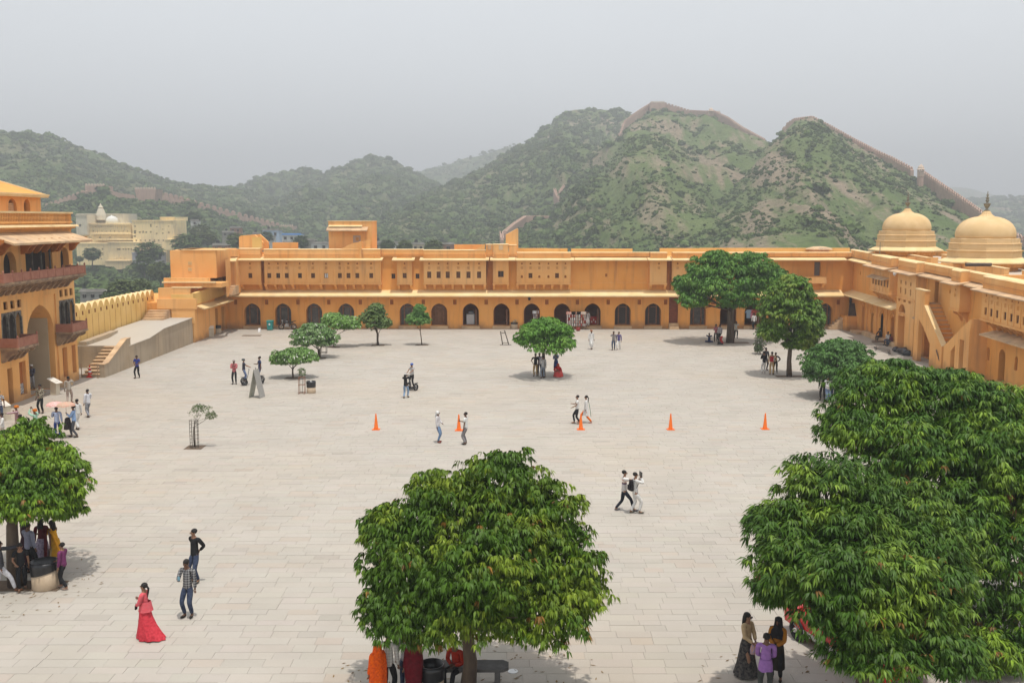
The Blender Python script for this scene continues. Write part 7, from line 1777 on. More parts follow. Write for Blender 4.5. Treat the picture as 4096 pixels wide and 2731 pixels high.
def person(label, foot, head, tall=1.68, legs='stand', armL='down', armR='down', top=None, sleeve='long', bottom=None, shoes=(.03, .025, .02), hair='short', skin=0, lean=0.0, headyaw=0, nod=0, garment=None, extras=(), base=0.0, hem=.80, female=False, world=None, group=None):
    x, y = world if world else g2(*foot)
    s = tall / 1.70
    t = link('person', None, None, Matrix.Translation((x, y, base)) @ Matrix.Rotation(R(head), 4, 'Z') @ Matrix.Scale(s, 4), label, 'person', group)
    t.empty_display_size = .3
    mw = WM[t.name]
    pz, fl, fr = LEGS[legs]
    sw = .165 if female else .185
    def T(p):      # forward lean of everything above the pelvis
        dz = p[2] - pz; a = R(lean)
        return Vector((p[0], p[1] + math.sin(a) * dz, pz + math.cos(a) * dz))
    dz = pz - .93
    up = lambda xx, yy, zz: T((xx, yy, zz + dz))
    pel, wai, che, nkb, nk = T((0, 0, pz)), up(0, .005, 1.09), up(0, .0, 1.28), up(0, -.01, 1.43), up(0, 0, 1.50)
    V_, E_, R_ = [pel, wai, che, nkb, nk], [(0, 1), (1, 2), (2, 3), (3, 4)], [(.135, .105), (.115, .095), (.145, .105) if not female else (.13, .10), (.085, .075), (.052, .052)]
    # head
    hy, hn = R(headyaw), R(nod)
    def HD(px, py, pz_):
        yy, zz = py * math.cos(hn) + pz_ * math.sin(hn) * .0 - pz_ * math.sin(-hn), pz_ * math.cos(hn) - py * math.sin(hn)
        X_, Y_ = px * math.cos(hy) - yy * math.sin(hy), px * math.sin(hy) + yy * math.cos(hy)
        return nk + Vector((X_, Y_, zz))
    h0 = len(V_)
    V_ += [HD(0, .035, .055), HD(0, .022, .11), HD(0, .005, .175)]; E_ += [(4, h0), (h0, h0 + 1), (h0 + 1, h0 + 2)]; R_ += [(.058, .062), (.076, .088), (.062, .075)]
    hips = []
    for sd, f in ((1, fl), (-1, fr)):
        hp = Vector((sd * .085, 0, pz - .05)); an = Vector((sd * f[0], f[1], .09))
        hint = (sd * .15, 1, .25) if legs not in ('floor',) else (sd * 1, .35, .15)
        kn, an = ik(hp, an, .43, .42, hint)
        if legs == 'floor': kn = Vector((sd * .38, .30, .12)); an = Vector((-sd * .08, .34, .08))
        toe = an + Vector((sd * .03, .15, -.045)); heel = an + Vector((0, -.03, -.04))
        k = len(V_)
        V_ += [hp, (hp + kn) / 2, kn, (kn * .62 + an * .38), an, toe]; E_ += [(0, k), (k, k + 1), (k + 1, k + 2), (k + 2, k + 3), (k + 3, k + 4), (k + 4, k + 5)]
        R_ += [.095, .082, .058, .060, .040, .036]
        hips.append((hp, kn, an, toe))
    arms_ = []
    for sd, an_ in ((1, armL), (-1, armR)):
        tg, hint = ARMS[an_] if isinstance(an_, str) else an_
        sh = up(sd * sw, -.01, 1.405)
        low = legs in ('sit', 'squat', 'floor')
        tgt = Vector((sd * tg[0], tg[1], tg[2])) if low and an_ in ('knee', 'lap', 'squat') else up(sd * tg[0], tg[1], tg[2])
        if low and an_ in ('knee', 'lap'): tgt.z = tg[2]
        el, wr = ik(sh, tgt, .285, .255, (sd * hint[0], hint[1], hint[2]))
        hd = (wr - el).normalized(); palm = wr + hd * .055
        k = len(V_); cl = up(sd * sw * .5, -.005, 1.43)
        V_ += [cl, sh, (sh + el) / 2, el, (el * .6 + wr * .4), wr, palm]; E_ += [(3, k), (k, k + 1), (k + 1, k + 2), (k + 2, k + 3), (k + 3, k + 4), (k + 4, k + 5), (k + 5, k + 6)]
        R_ += [.055, .056, .046, .038, .036, .026, (.034, .026)]
        arms_.append((sh, el, wr, palm, hd, sd, k))
    body = skin_obj('body', V_, E_, R_, None)
    # face, ears, fingers joined to the same body mesh afterwards
    ex = MB()
    f0 = HD(0, .108, .085)
    fwd = (HD(0, 1, .1) - HD(0, 0, .1)).normalized(); upv = (HD(0, 0, 1) - HD(0, 0, 0)).normalized(); rt = fwd.cross(upv)
    ex.tube([HD(0, .098, .118), HD(0, .122, .088), HD(0, .108, .080)], [.010, .016, .012], 5, 0)
    for sd in (-1, 1):
        ex.ball(HD(sd * .034, .098, .108), (.013, .010, .008), 6, 4, 1)
        ex.tube([HD(sd * .018, .105, .124), HD(sd * .05, .095, .124)], .005, 4, 3)
        ex.ball(HD(sd * .080, .012, .092), (.012, .018, .030), 6, 4, 0)
    ex.tube([HD(-.024, .102, .055), HD(0, .109, .056), HD(.024, .102, .055)], [.004, .009, .004], 5, 2)
    for (sh, el, wr, palm, hd, sd, k) in arms_:
        side = hd.cross(Vector((0, 1, .2))).normalized() if abs(hd.y) < .8 else Vector((1, 0, 0)); nrm = side.cross(hd).normalized()
        curl = nrm * (.35 if sd > 0 else .35)
        for j in range(4):
            o_ = palm + side * (j - 1.5) * .019; ln = (.068, .078, .072, .056)[j]
            ex.tube([o_, o_ + hd * ln * .55 + curl * .01, o_ + hd * ln * .9 + curl * ln * .5], [.0095, .0085, .006], 5, 0)
        tb_ = wr + hd * .02 + side * .028
        ex.tube([tb_, tb_ + side * .025 + hd * .025, tb_ + side * .03 + hd * .055], [.011, .010, .007], 5, 0)
    sk = SKIN2 if skin else SKIN
    PENDING.append((body, 'body', t, mw, [sk, EYEM, LIPM, HAIRM], ex))
    # clothing
    def grow(verts, edges, radii, nm, m, add):
        o = skin_obj(nm, verts, edges, [tuple(q + add for q in (r_ if isinstance(r_, tuple) else (r_, r_))) for r_ in radii], None)
        PENDING.append((o, nm, t, mw, [m], None))
    if top is not None:
        vs, es, rs = [T((0, 0, pz + .0)), wai, che, up(0, -.01, 1.42)], [(0, 1), (1, 2), (2, 3)], [(.138, .112), (.122, .105), (.148, .112) if not female else (.132, .11), (.092, .082)]
        if hem < .9: vs.insert(0, T((0, .0, pz - .10))); es = [(0, 1), (1, 2), (2, 3), (3, 4)]; rs.insert(0, (.15, .12))
        ni = len(vs) - 1
        for (sh, el, wr, palm, hd, sd, k) in arms_:
            b_ = len(vs); cl = up(sd * sw * .5, -.005, 1.42)
            if sleeve == 'none': vs += [cl, sh]; es += [(ni, b_), (b_, b_ + 1)]; rs += [.052, .054]
            elif sleeve == 'short': vs += [cl, sh, sh * .35 + el * .65]; es += [(ni, b_), (b_, b_ + 1), (b_ + 1, b_ + 2)]; rs += [.058, .060, .060]
            else: vs += [cl, sh, (sh + el) / 2, el, (el * .5 + wr * .5), wr * .93 + el * .07]; es += [(ni, b_)] + [(b_ + q, b_ + q + 1) for q in range(5)]; rs += [.058, .060, .054, .048, .044, .036]
        grow(vs, es, rs, 'shirt', top, .012)
    if bottom is not None and bottom[0] in ('trousers', 'shorts', 'loose'):
        vs, es, rs = [Vector((0, 0, pz)), T((0, .003, pz + .12))], [(0, 1)], [(.128, .100), (.108, .088)]
        for (hp, kn, an, toe) in hips:
            b_ = len(vs); a2 = an + (kn - an) * .05
            if bottom[0] == 'shorts': vs += [hp, (hp + kn) / 2, kn]; es += [(0, b_), (b_, b_ + 1), (b_ + 1, b_ + 2)]; rs += [.1, .09, .078]
            else:
                w = .02 if bottom[0] == 'loose' else 0
                vs += [hp, (hp + kn) / 2, kn, (kn + an) / 2, a2]; es += [(0, b_)] + [(b_ + q, b_ + q + 1) for q in range(4)]; rs += [.088, .080 + w, .062 + w, .056 + w, .046 + w]
        grow(vs, es, rs, 'trousers', bottom[1], .010)
    def drape(nm, m, prof, seg=30, folds=9, amp=.05, mi=0):
        """cloth of revolution with folds: prof = [(z, rx, ry, cx, cy)]"""
        vs, fs = [], []; n_ = len(prof)
        rng_ = random.Random(len(PENDING)); ph = rng_.uniform(0, 6)
        for j, (z, rx, ry, cx, cy) in enumerate(prof):
            k_ = amp * j / (n_ - 1)
            for i_ in range(seg):
                a = 2 * math.pi * i_ / seg; w = 1 + k_ * (math.sin(folds * a + ph) + .5 * math.sin((folds * 2 - 3) * a + 1.7 * ph))
                vs.append((cx + rx * w * math.cos(a), cy + ry * w * math.sin(a), z + (0 if j < n_ - 1 else .012 * math.sin(3 * a + ph))))
        for j in range(n_ - 1):
            for i_ in range(seg):
                k_ = (i_ + 1) % seg; fs.append((j * seg + i_, j * seg + k_, (j + 1) * seg + k_, (j + 1) * seg + i_))
        me = bpy.data.meshes.new(nm); me.from_pydata(vs, [], fs); me.materials.append(m)
        me.polygons.foreach_set('use_smooth', [True] * len(fs)); me.update()
        return link(nm, me, t, mw)
    G = garment
    if G:
        k_, m_ = G[0], G[1]; dy = (fl[1] + fr[1]) * .25
        if k_ == 'skirt': drape('skirt', m_, [(pz + .10, .14, .11, 0, 0), (pz - .05, .19, .15, 0, 0), (pz - .35, .23, .20, 0, dy), (pz - .62, .27, .25, 0, dy), (.05, .33, .31 + abs(fl[1]) * .5, 0, dy)], folds=9, amp=.06)
        if k_ == 'gown': drape('dress', m_, [(pz + .12, .13, .11, 0, 0), (pz + .0, .17, .15, 0, 0), (pz - .25, .20, .19, 0, -.02), (pz - .5, .23, .26, 0, -.06), (pz - .75, .27, .36, 0, -.12), (.03, .27, .42, 0, -.17)], folds=9, amp=.10)
        if k_ == 'kurta': drape('kurta', m_, [(pz + .12, .135, .11, 0, 0), (pz - .05, .165, .135, 0, 0), (pz - .25, .18, .17, 0, dy * .5), (pz - .42, .19, .20, 0, dy)], folds=7, amp=.05)
        if k_ == 'longkurta': drape('kurta', m_, [(pz + .12, .14, .12, 0, 0), (pz - .05, .17, .14, 0, 0), (pz - .3, .19, .18, 0, dy * .5), (pz - .58, .20, .20, 0, dy)], folds=7, amp=.05)
        if k_ == 'sari':
            drape('skirt', m_, [(pz + .10, .15, .12, 0, 0), (pz - .08, .19, .16, 0, 0), (pz - .4, .21, .19, 0, 0), (.05, .27, .24, 0, 0)], folds=8, amp=.06)
            drape('veil', m_, [(nk.z + .235, .03, .03, 0, nk.y), (nk.z + .20, .085, .10, 0, nk.y - .01), (nk.z + .08, .105, .125, 0, nk.y - .03), (nk.z - .05, .13, .13, 0, nk.y - .03), (nk.z - .12, .225, .15, 0, nk.y - .03), (nk.z - .40, .26, .18, 0, -.03), (pz - .02, .25, .20, 0, -.03), (pz - .35, .23, .2, 0, -.04)], folds=6, amp=.05)
        if k_ == 'crouch': drape('skirt', m_, [(.52, .16, .16, 0, 0), (.45, .24, .26, 0, .08), (.25, .32, .38, 0, .14), (.02, .36, .42, 0, .15)], folds=7, amp=.07)
    # shoes
    for (hp, kn, an, toe) in hips:
        mb_ = MB(); c_ = an * .45 + toe * .55; c_.z = max(.045, c_.z - .015)
        d_ = (toe - an).normalized()
        mb_.ball((0, 0, 0), (.045, .130, .040), 8, 5)
        me = mb_.mesh('shoe', cloth(shoes), True)
        ang = math.atan2(-d_.x, d_.y)
        link('shoe', me, t, mw @ Matrix.Translation(c_) @ Matrix.Rotation(ang, 4, 'Z'))
    # hair and headwear
    def headball(nm, m, c_, r_, tilt=0, seg=14):
        mb_ = MB(); mb_.ball((0, 0, 0), r_, seg, 8)
        return link(nm, mb_.mesh(nm, m, True), t, mw @ Matrix.Translation(HD(*c_)) @ Matrix.Rotation(hy, 4, 'Z') @ Matrix.Rotation(-hn + tilt, 4, 'X'))
    if hair in ('short', 'long', 'pony', 'cap', 'helmet'):
        headball('hair', HAIRM, (0, -.012, .145), (.088, .100, .085), -.25)
        if hair == 'long':
            drape('long_hair', HAIRM, [(nk.z + .20, .07, .07, 0, nk.y - .02), (nk.z + .10, .09, .075, 0, nk.y - .055), (nk.z - .02, .10, .06, 0, nk.y - .075), (nk.z - .12, .09, .045, 0, nk.y - .09)], folds=5, amp=.05)
        if hair == 'pony': ex2 = MB(); ex2.tube([HD(0, -.09, .12), HD(0, -.14, .06), HD(0, -.13, -.06), HD(0, -.12, -.2)], [.035, .032, .026, .008], 7); link('ponytail', ex2.mesh('ponytail', HAIRM, True), t, mw)
    for e in extras:
        k_ = e[0]; m_ = e[1] if len(e) > 1 else None
        if k_ == 'turban':
            mb_ = MB()
            for q_ in range(4):
                a = q_ * .5
                for i_ in range(14):
                    pass
                pts = [HD(.088 * math.cos(6.283 * i_ / 14 + a), -.005 + .105 * math.sin(6.283 * i_ / 14 + a), .135 + q_ * .022 + .018 * math.sin(6.283 * i_ / 14 + a * 2)) for i_ in range(15)]
                mb_.tube(pts, .028 - q_ * .003, 6)
            mb_.ball(tuple(HD(0, -.01, .19)), (.07, .08, .05), 10, 6)
            link('turban', mb_.mesh('turban', m_, True), t, mw)
        if k_ == 'wrap':
            headball('head_wrap', m_, (0, -.012, .125), (.100, .112, .108))
            mb_ = MB(); mb_.prof(WF, [(0, 0), (0, 0), (0, 0)], 0, 0) if False else mb_.tube([HD(-.02, -.08, .05), HD(-.02, -.12, -.05), HD(-.02, -.11, -.16)], [.06, .055, .02], 8)
            link('scarf_tail', mb_.mesh('scarf_tail', m_, True), t, mw)
        if k_ == 'scarf':
            drape('head_scarf', m_, [(nk.z + .225, .03, .03, 0, nk.y), (nk.z + .19, .09, .10, 0, nk.y - .01), (nk.z + .07, .105, .115, 0, nk.y - .03), (nk.z - .04, .12, .12, 0, nk.y - .02), (nk.z - .14, .20, .15, 0, nk.y - .02), (nk.z - .32, .2, .16, 0, -.02)], folds=6, amp=.05)
        if k_ == 'cap':
            headball('cap', m_, (0, -.005, .155), (.098, .110, .075)); mb_ = MB(); mb_.ball((0, 0, 0), (.075, .07, .012), 10, 4); link('cap_peak', mb_.mesh('cap_peak', m_, True), t, mw @ Matrix.Translation(HD(0, .115, .135)) @ Matrix.Rotation(hy, 4, 'Z'))
        if k_ == 'helmet': headball('helmet', m_, (0, -.005, .155), (.112, .130, .095))
        if k_ == 'dupatta':
            mb_ = MB(); sd = e[2] if len(e) > 2 else 1
            a = [up(sd * .10, .12, 1.25), up(sd * .11, .02, 1.47), up(sd * .12, -.13, 1.30), up(sd * .13, -.19, 1.0), up(sd * .12, -.24, .70), up(sd * .12, -.27, .42)]
            b2 = [p + Vector((sd * .10, -.01, -.03)) for p in a]
            n_ = len(a); vs_ = a + b2 + [p + Vector((0, -.015, -.0)) for p in b2] + [p + Vector((0, -.015, 0)) for p in a]
            fs_ = []
            for i_ in range(n_ - 1):
                for j_ in range(4):
                    fs_.append((j_ * n_ + i_, j_ * n_ + i_ + 1, ((j_ + 1) % 4) * n_ + i_ + 1, ((j_ + 1) % 4) * n_ + i_))
            mb_.add([tuple(p) for p in vs_], fs_); link('dupatta', mb_.mesh('dupatta', m_, True), t, mw)
        if k_ == 'tail':      # flared shirt tail at the back
            drape('shirt_tail', m_, [(pz + .14, .145, .12, 0, 0), (pz - .02, .17, .15, 0, 0), (pz - .14, .175, .16, 0, 0)], folds=5, amp=.05)
        if k_ == 'glasses':
            mb_ = MB(); mb_.tube([HD(-.058, .095, .108), HD(-.03, .112, .106), HD(0, .114, .11), HD(.03, .112, .106), HD(.058, .095, .108)], [.012, .020, .008, .020, .012], 6); link('sunglasses', mb_.mesh('sunglasses', EYEM, True), t, mw)
    return dict(t=t, mw=mw, hands=[a[3] for a in arms_], HD=HD, up=up, pz=pz)
def held(P_, kind, hand, m, label, cat, **k):
    """a separate thing held or carried by person P_"""
    h = P_['hands'][hand] if hand is not None else P_['up'](*k['at'])
    wp = P_['mw'] @ Vector(h); rot = P_['mw'].to_3x3().normalized().to_4x4()
    mb_ = MB()
    if kind == 'phone': mb_.box(WF, -.036, .036, -.005, .005, -.02, .13)
    elif kind == 'tablet': mb_.box(WF, -.14, .14, -.01, .01, -.02, .18)
    elif kind == 'bag':
        w, hh = k.get('w', .16), k.get('h', .2)
        mb_.ring(0, 0, [(.03, -hh), (w * .9, -hh * .95), (w, -hh * .6), (w * .8, -hh * .2), (w * .35, -.02), (.02, 0)], 10, sx=1, sy=.5); mb_.tube([(-.05, 0, -.05), (0, 0, .06), (.05, 0, -.05)], .008, 4)
    elif kind == 'backpack':
        mb_.box(WF, -.15, .15, -.24, -.11, -.30, .10, 0, top=(.03, .03)); mb_.box(WF, -.11, .11, -.29, -.24, -.28, -.08); mb_.tube([(-.10, -.12, .08), (-.11, .02, .14), (-.12, .10, -.02), (-.12, 0, -.2)], .014, 5); mb_.tube([(.10, -.12, .08), (.11, .02, .14), (.12, .10, -.02), (.12, 0, -.2)], .014, 5)
    elif kind == 'umbrella':
        mb_.tube([(0, 0, -.15), (0, 0, .62)], .008, 5)
        mb_.ring(0, 0, [(.48, .40), (.44, .48), (.30, .56), (.14, .60), (.01, .62)], 16, 1, lobes=8, la=.04, cap=False); mb_.tube([(0, 0, .6), (0, 0, .68)], .006, 4)
        return link('umbrella', mb_.mesh('umbrella', [MATS['black_tank'], m]), None, Matrix.Translation(wp), label, cat)
    elif kind == 'coat':
        mb_.ring(0, 0, [(.05, .08), (.16, .04), (.20, -.15), (.24, -.40), (.28, -.55)], 18, 0, lobes=6, la=.12, sy=.7)
        return link('dark_coat', mb_.mesh('dark_coat', m, True), None, Matrix.Translation(wp) @ rot, label, cat)
    elif kind == 'bottle': mb_.ring(0, 0, [(.03, -.1), (.032, .05), (.012, .09), (.012, .12)], 8)
    mb_.v = [(a, b, c) for a, b, c in mb_.v]
    return link({'phone': 'phone', 'tablet': 'tablet', 'bag': 'bag', 'backpack': 'backpack', 'bottle': 'bottle'}[kind], mb_.mesh(kind, m), None, Matrix.Translation(wp) @ rot, label, cat)
def flush_people():
    bpy.context.view_layer.update()
    dg = bpy.context.evaluated_depsgraph_get()
    done = []
    for (o, nm, t, mw, mats_, ex) in PENDING:
        me = bpy.data.meshes.new_from_object(o.evaluated_get(dg), depsgraph=dg)
        done.append(me)
    for (o, nm, t, mw, mats_, ex), me in zip(PENDING, done):
        me.name = nm; me.materials.clear()
        if ex is not None:
            n0 = len(me.vertices)
            vs = np.empty(n0 * 3, np.float32); me.vertices.foreach_get('co', vs)
            fs = [tuple(p.vertices) for p in me.polygons]; k = len(fs)
            fs += [tuple(i_ + n0 for i_ in f) for f in ex.f]
            m2 = bpy.data.meshes.new(nm); m2.from_pydata(vs.reshape(-1, 3).tolist() + ex.v, [], fs)
            for m_ in mats_: m2.materials.append(m_)
            m2.polygons.foreach_set('material_index', [0] * k + ex.m); m2.polygons.foreach_set('use_smooth', [True] * len(fs)); m2.update()
            me = m2
        else:
            me.materials.append(mats_[0]); me.polygons.foreach_set('use_smooth', [True] * len(me.polygons)); me.update()
        link(nm, me, t, mw)
        bpy.data.objects.remove(o)
W_ = cloth((.72, .71, .69)); BLK = cloth((.022, .022, .024)); NVY = cloth((.035, .05, .12)); JN = cloth((.12, .19, .32), (.20, .28, .42)); DJN = cloth((.03, .04, .075), (.06, .08, .13)); GRY = cloth((.26, .25, .25)); KHA = cloth((.42, .28, .13)); BEI = cloth((.50, .44, .37))
TR = lambda m: ('trousers', m)
FLIP = (.12, .07, .05)
# --- near the gate and ramp
person('man in blue polo shirt and black trousers walking beside the ramp wall', (316, 868), 175, legs='step', armL='clasp', armR='clasp', top=cloth((.05, .07, .30)), sleeve='short', bottom=TR(BLK), headyaw=15, skin=1)
p = person('man in black and cream patterned shirt standing before the gate', (95, 949), 178, armL='down', armR='clasp', top=cloth((.02, .02, .02), (.45, .40, .30), 'print'), bottom=TR(BLK), skin=1, tall=1.75)
person('man in beige shirt and trousers seen from behind, hand at his face, near the gate', (160, 927), 12, legs='step', armL='face', armR='down', top=cloth((.40, .36, .31)), bottom=TR(cloth((.42, .34, .30))), skin=1, tall=1.76)
p = person('man in white hooded shirt and grey jeans walking away with a carrier bag', (204, 958), 55, legs='step', armL='hold', armR='down', top=cloth((.66, .67, .72)), bottom=TR(cloth((.18, .19, .22), (.3, .31, .34))), skin=1)
held(p, 'bag', 0, cloth((.6, .6, .6), (.25, .25, .25), 'print'), 'grey printed carrier bag held by the man in the white hooded shirt', 'bag')
p = person('man in light blue shirt carrying a dark coat, under a lifted umbrella', (172, 1004), 100, legs='step', armL='hold', armR='pole', top=cloth((.28, .42, .68)), bottom=TR(cloth((.08, .08, .09))), skin=1, tall=1.74)
held(p, 'coat', 0, cloth((.045, .035, .035)), 'dark coat draped over the arm of the man in light blue', 'coat')
held(p, 'umbrella', 1, cloth((.45, .42, .30), (.62, .28, .22), 'print'), 'greenish umbrella with red pattern above the man with the coat', 'umbrella')
person('man in white clothes half hidden behind the man in light blue', (180, 986), 60, legs='step', top=W_, bottom=('loose', W_), skin=1, tall=1.72)
p = person('person in pale blue shirt and navy bottoms under a pink umbrella', (133, 1006), 20, armL='down', armR='pole', top=cloth((.36, .42, .58)), bottom=TR(cloth((.03, .06, .25))), skin=1)
held(p, 'umbrella', 1, cloth((.62, .22, .20), (.70, .60, .55), 'print'), 'pink flowered umbrella just above the left tree', 'umbrella')
person('man in mint green shirt with orange turban raising both hands to his head', (84, 1012), 60, armL='up', armR='up', top=cloth((.35, .55, .42)), bottom=TR(cloth((.42, .20, .05))), hair='none', extras=[('turban', cloth((.62, .17, .02)))], skin=1)
person('man in plaid shirt with orange scarf on his head stretching an arm for a photo', (42, 1003), 120, armL='side', armR='reach', top=cloth((.30, .12, .14), (.45, .36, .38), 'check'), bottom=TR(BEI), hair='none', extras=[('turban', cloth((.62, .20, .03))), ('dupatta', cloth((.60, .20, .04)))], skin=1)
person('man in white shirt standing behind the left tree below the plaid shirt', (50, 1024), 110, armL='chest', top=W_, bottom=TR(W_), skin=1, tall=1.64)
person('man in black and white striped shirt cut by the left edge', (-1, 1040), 200, top=cloth((.70, .70, .70), (.03, .03, .05), 'stripe'), bottom=TR(DJN), skin=1, tall=1.8, sleeve='short', world=g2(1, 968))
person('man in white turban and cloth standing in the gate arch', (75, 893), 190, armL='down', armR='clasp', top=cloth((.10, .10, .13)), bottom=('loose', cloth((.35, .34, .34))), hair='none', extras=[('turban', W_), ('dupatta', W_)], skin=1)
p = person('vendor in white shirt holding a yellow fan at the left edge', (8, 1018), 130, armL='up', armR='hold', top=W_, bottom=TR(BEI), skin=1, tall=1.6)
h = p['mw'] @ Vector(p['hands'][0]); mb = MB(); mb.ring(0, 0, [(.01, -.1), (.01, 0)], 5); mb.add([(0, 0, 0), (-.22, .05, .12), (-.25, .06, .30), (0, .02, .38), (.22, 0, .26), (.2, 0, .1)], [(0, 1, 2, 3, 4, 5)]); mb.add([(0, .01, 0), (-.22, .06, .12), (-.25, .07, .30), (0, .03, .38), (.22, .01, .26), (.2, .01, .1)], [(0, 1, 2, 3, 4, 5)])
link('hand_fan', mb.mesh('hand_fan', cloth((.65, .55, .12), (.5, .2, .05), 'print')), None, Matrix.Translation(h), 'yellow and orange hand fan held up at the left edge', 'fan')
# --- segways group
person('man in pink shirt and grey cap clasping his hands beside the two scooter riders', (539, 882), 185, armL='chest', armR='chest', top=cloth((.55, .17, .18)), bottom=TR(BLK), extras=[('cap', cloth((.35, .30, .28)))], skin=1, tall=1.72)
RIDE = []
p = person('rider in dark shirt, plaid trousers and grey helmet on the left scooter', (561, 884), -70, base=.22, armL='bar', armR='bar', top=cloth((.05, .055, .08)), sleeve='short', bottom=TR(cloth((.08, .12, .25), (.25, .3, .42), 'check')), extras=[('helmet', cloth((.10, .11, .11)))], tall=1.62); RIDE.append((g2(561, 884), -70, 'two wheeled scooter under the rider with plaid trousers'))
p = person('man in navy polo shirt on a scooter behind the sandwich board', (598, 882), 115, base=.22, armL='phone', armR='down', top=NVY, sleeve='short', bottom=TR(cloth((.05, .08, .17))), tall=1.74, skin=1); RIDE.append((g2(601, 878), 100, 'two wheeled scooter mostly hidden by the sandwich board'))
p = person('rider in grey tee shirt with blue helmet on the scooter in mid yard', (947, 896), 150, base=.22, armL='bar', armR='bar', top=cloth((.32, .29, .27), (.5, .5, .5), 'print'), sleeve='short', bottom=TR(BLK), extras=[('helmet', cloth((.08, .14, .42)))], tall=1.62, nod=10); RIDE.append((g2(947, 896), 150, 'two wheeled scooter ridden in mid yard by the blue helmeted rider'))
p = person('person in black top, white cap and jeans photographing the mid yard rider', (932, 914), -15, legs='step', armL='face', armR='face', top=BLK, bottom=TR(cloth((.25, .36, .52))), hair='long', extras=[('cap', W_)], tall=1.64)
held(p, 'phone', 1, EYEM, 'phone raised by the person in black top and white cap', 'phone')
# --- centre
person('man with white cloth wrapped round his head in white shirt and jeans', (1006, 1016), -100, armL='down', armR='clasp', top=cloth((.66, .63, .64)), bottom=TR(JN), hair='none', extras=[('wrap', W_)], shoes=(.22, .05, .04), skin=1, tall=1.66)
p = person('man in white tee shirt and grey trousers holding a phone beside a cone', (1070, 1020), 70, legs='wide', armL='phone', armR='down', top=cloth((.70, .71, .69)), sleeve='short', bottom=TR(cloth((.24, .225, .23))), skin=1, tall=1.70)
held(p, 'phone', 0, EYEM, 'phone held out by the man in white tee shirt', 'phone')
person('man in white shirt and black trousers walking left with a woman', (1326, 973), 88, legs='step', armL='phone', armR='hold', top=W_, sleeve='short', bottom=TR(BLK), shoes=(.3, .16, .11), tall=1.66, headyaw=8)
person('woman in white tunic, orange leggings and green shawl walking left', (1346, 971), 82, legs='stride', top=W_, bottom=TR(cloth((.80, .17, .015))), garment=('kurta', W_), hair='pony', extras=[('dupatta', cloth((.03, .16, .09)))], female=True, tall=1.63, shoes=(.5, .25, .2))
person('bearded man in white tee with striped chest walking with a hand on his friend', (1433, 1173), -88, legs='stride', armL='reach', armR='down', top=cloth((.7, .7, .69), (.1, .06, .12), 'band'), sleeve='short', bottom=TR(cloth((.025, .028, .04))), shoes=(.16, .16, .18), tall=1.70, headyaw=-6)
p = person('man in all white with black backpack filming with a raised tablet', (1458, 1179), -75, legs='step', armL='face', armR='face', top=W_, bottom=TR(W_), shoes=(.15, .14, .11), tall=1.68, headyaw=-10)
held(p, 'backpack', None, cloth((.02, .017, .02)), 'black backpack worn by the man in all white', 'backpack', at=(0, 0, 1.30))
held(p, 'tablet', 1, EYEM, 'black tablet held at the face of the man in all white', 'tablet')
# --- under the mid tree
person('man in black shirt and khaki trousers with hands on hips under the mid yard tree', (1230, 864), 170, armL='hip', armR='down', top=BLK, sleeve='short', bottom=TR(KHA), skin=1)
person('man in lilac shirt between two others under the mid yard tree', (1239, 862), 185, top=cloth((.42, .38, .50)), bottom=TR(DJN), skin=1)
person('man in black and white checked shirt nearest under the mid yard tree', (1247, 869), 20, armL='down', armR='clasp', top=cloth((.62, .62, .62), (.05, .05, .07), 'check'), bottom=TR(cloth((.22, .25, .30))), tall=1.68, skin=1)
person('woman in grey headscarf and navy dress under the mid yard tree', (1277, 856), 170, armL='chest', armR='face', top=cloth((.05, .08, .20), (.12, .14, .2), 'print'), bottom=TR(NVY), garment=('longkurta', cloth((.03, .05, .18))), hair='none', extras=[('scarf', cloth((.22, .23, .25), (.08, .08, .1), 'print'))], female=True, tall=1.60)
person('woman in red sari crouching at the edge of the mid yard tree shade', (1284, 864), 160, legs='squat', armL='squat', armR='squat', lean=30, nod=20, top=cloth((.50, .03, .03)), bottom=None, garment=('crouch', cloth((.55, .03, .03), (.6, .12, .1), 'print')), extras=[('scarf', cloth((.52, .03, .03)))], hair='none', female=True)
# --- far yard
person('man in white tunic with orange turban standing alone in the far yard', (1358, 802), 200, legs='step', armL='down', top=W_, bottom=('loose', W_), garment=('longkurta', W_), hair='none', extras=[('turban', cloth((.50, .18, .08)))], shoes=FLIP, skin=1, tall=1.74)
person('man in grey shirt and jeans walking in a pair in the far yard', (1409, 804), 170, legs='step', armL='face', armR='down', top=cloth((.22, .20, .20)), bottom=TR(DJN), skin=1)
person('man in violet jacket and white trousers walking in a pair in the far yard', (1421, 803), 160, legs='walk', top=cloth((.10, .08, .24)), bottom=TR(W_), shoes=(.5, .5, .5), tall=1.62)
# --- under the widest tree
person('man in pink shirt leaning near the widest tree', (1644, 785), 160, armL='cross', armR='cross', top=cloth((.50, .18, .20)), bottom=TR(BLK), skin=1, lean=5)
p = person('man in pale shirt with a black shoulder bag near the widest tree', (1653, 786), 30, armL='down', armR='down', top=cloth((.48, .46, .47)), bottom=TR(BLK), skin=1)
held(p, 'bag', 1, BLK, 'black shoulder bag on the man in pale shirt', 'bag', w=.17)
person('man in navy sitting on the ground in the widest tree shade', (1629, 786), 165, legs='floor', armL='lap', armR='lap', top=NVY, bottom=TR(NVY), skin=1, lean=12, nod=15)
person('person in red shirt sitting cross legged and bowed by the widest tree', (1659, 791), 100, legs='floor', armL='lap', armR='lap', top=cloth((.50, .04, .04)), bottom=TR(BLK), skin=1, lean=25, nod=25)
person('man in pale tee shirt standing right of the widest tree trunk', (1690, 777), -25, legs='step', armL='face', armR='down', top=cloth((.5, .49, .45)), sleeve='short', bottom=TR(BLK), skin=1, lean=4)
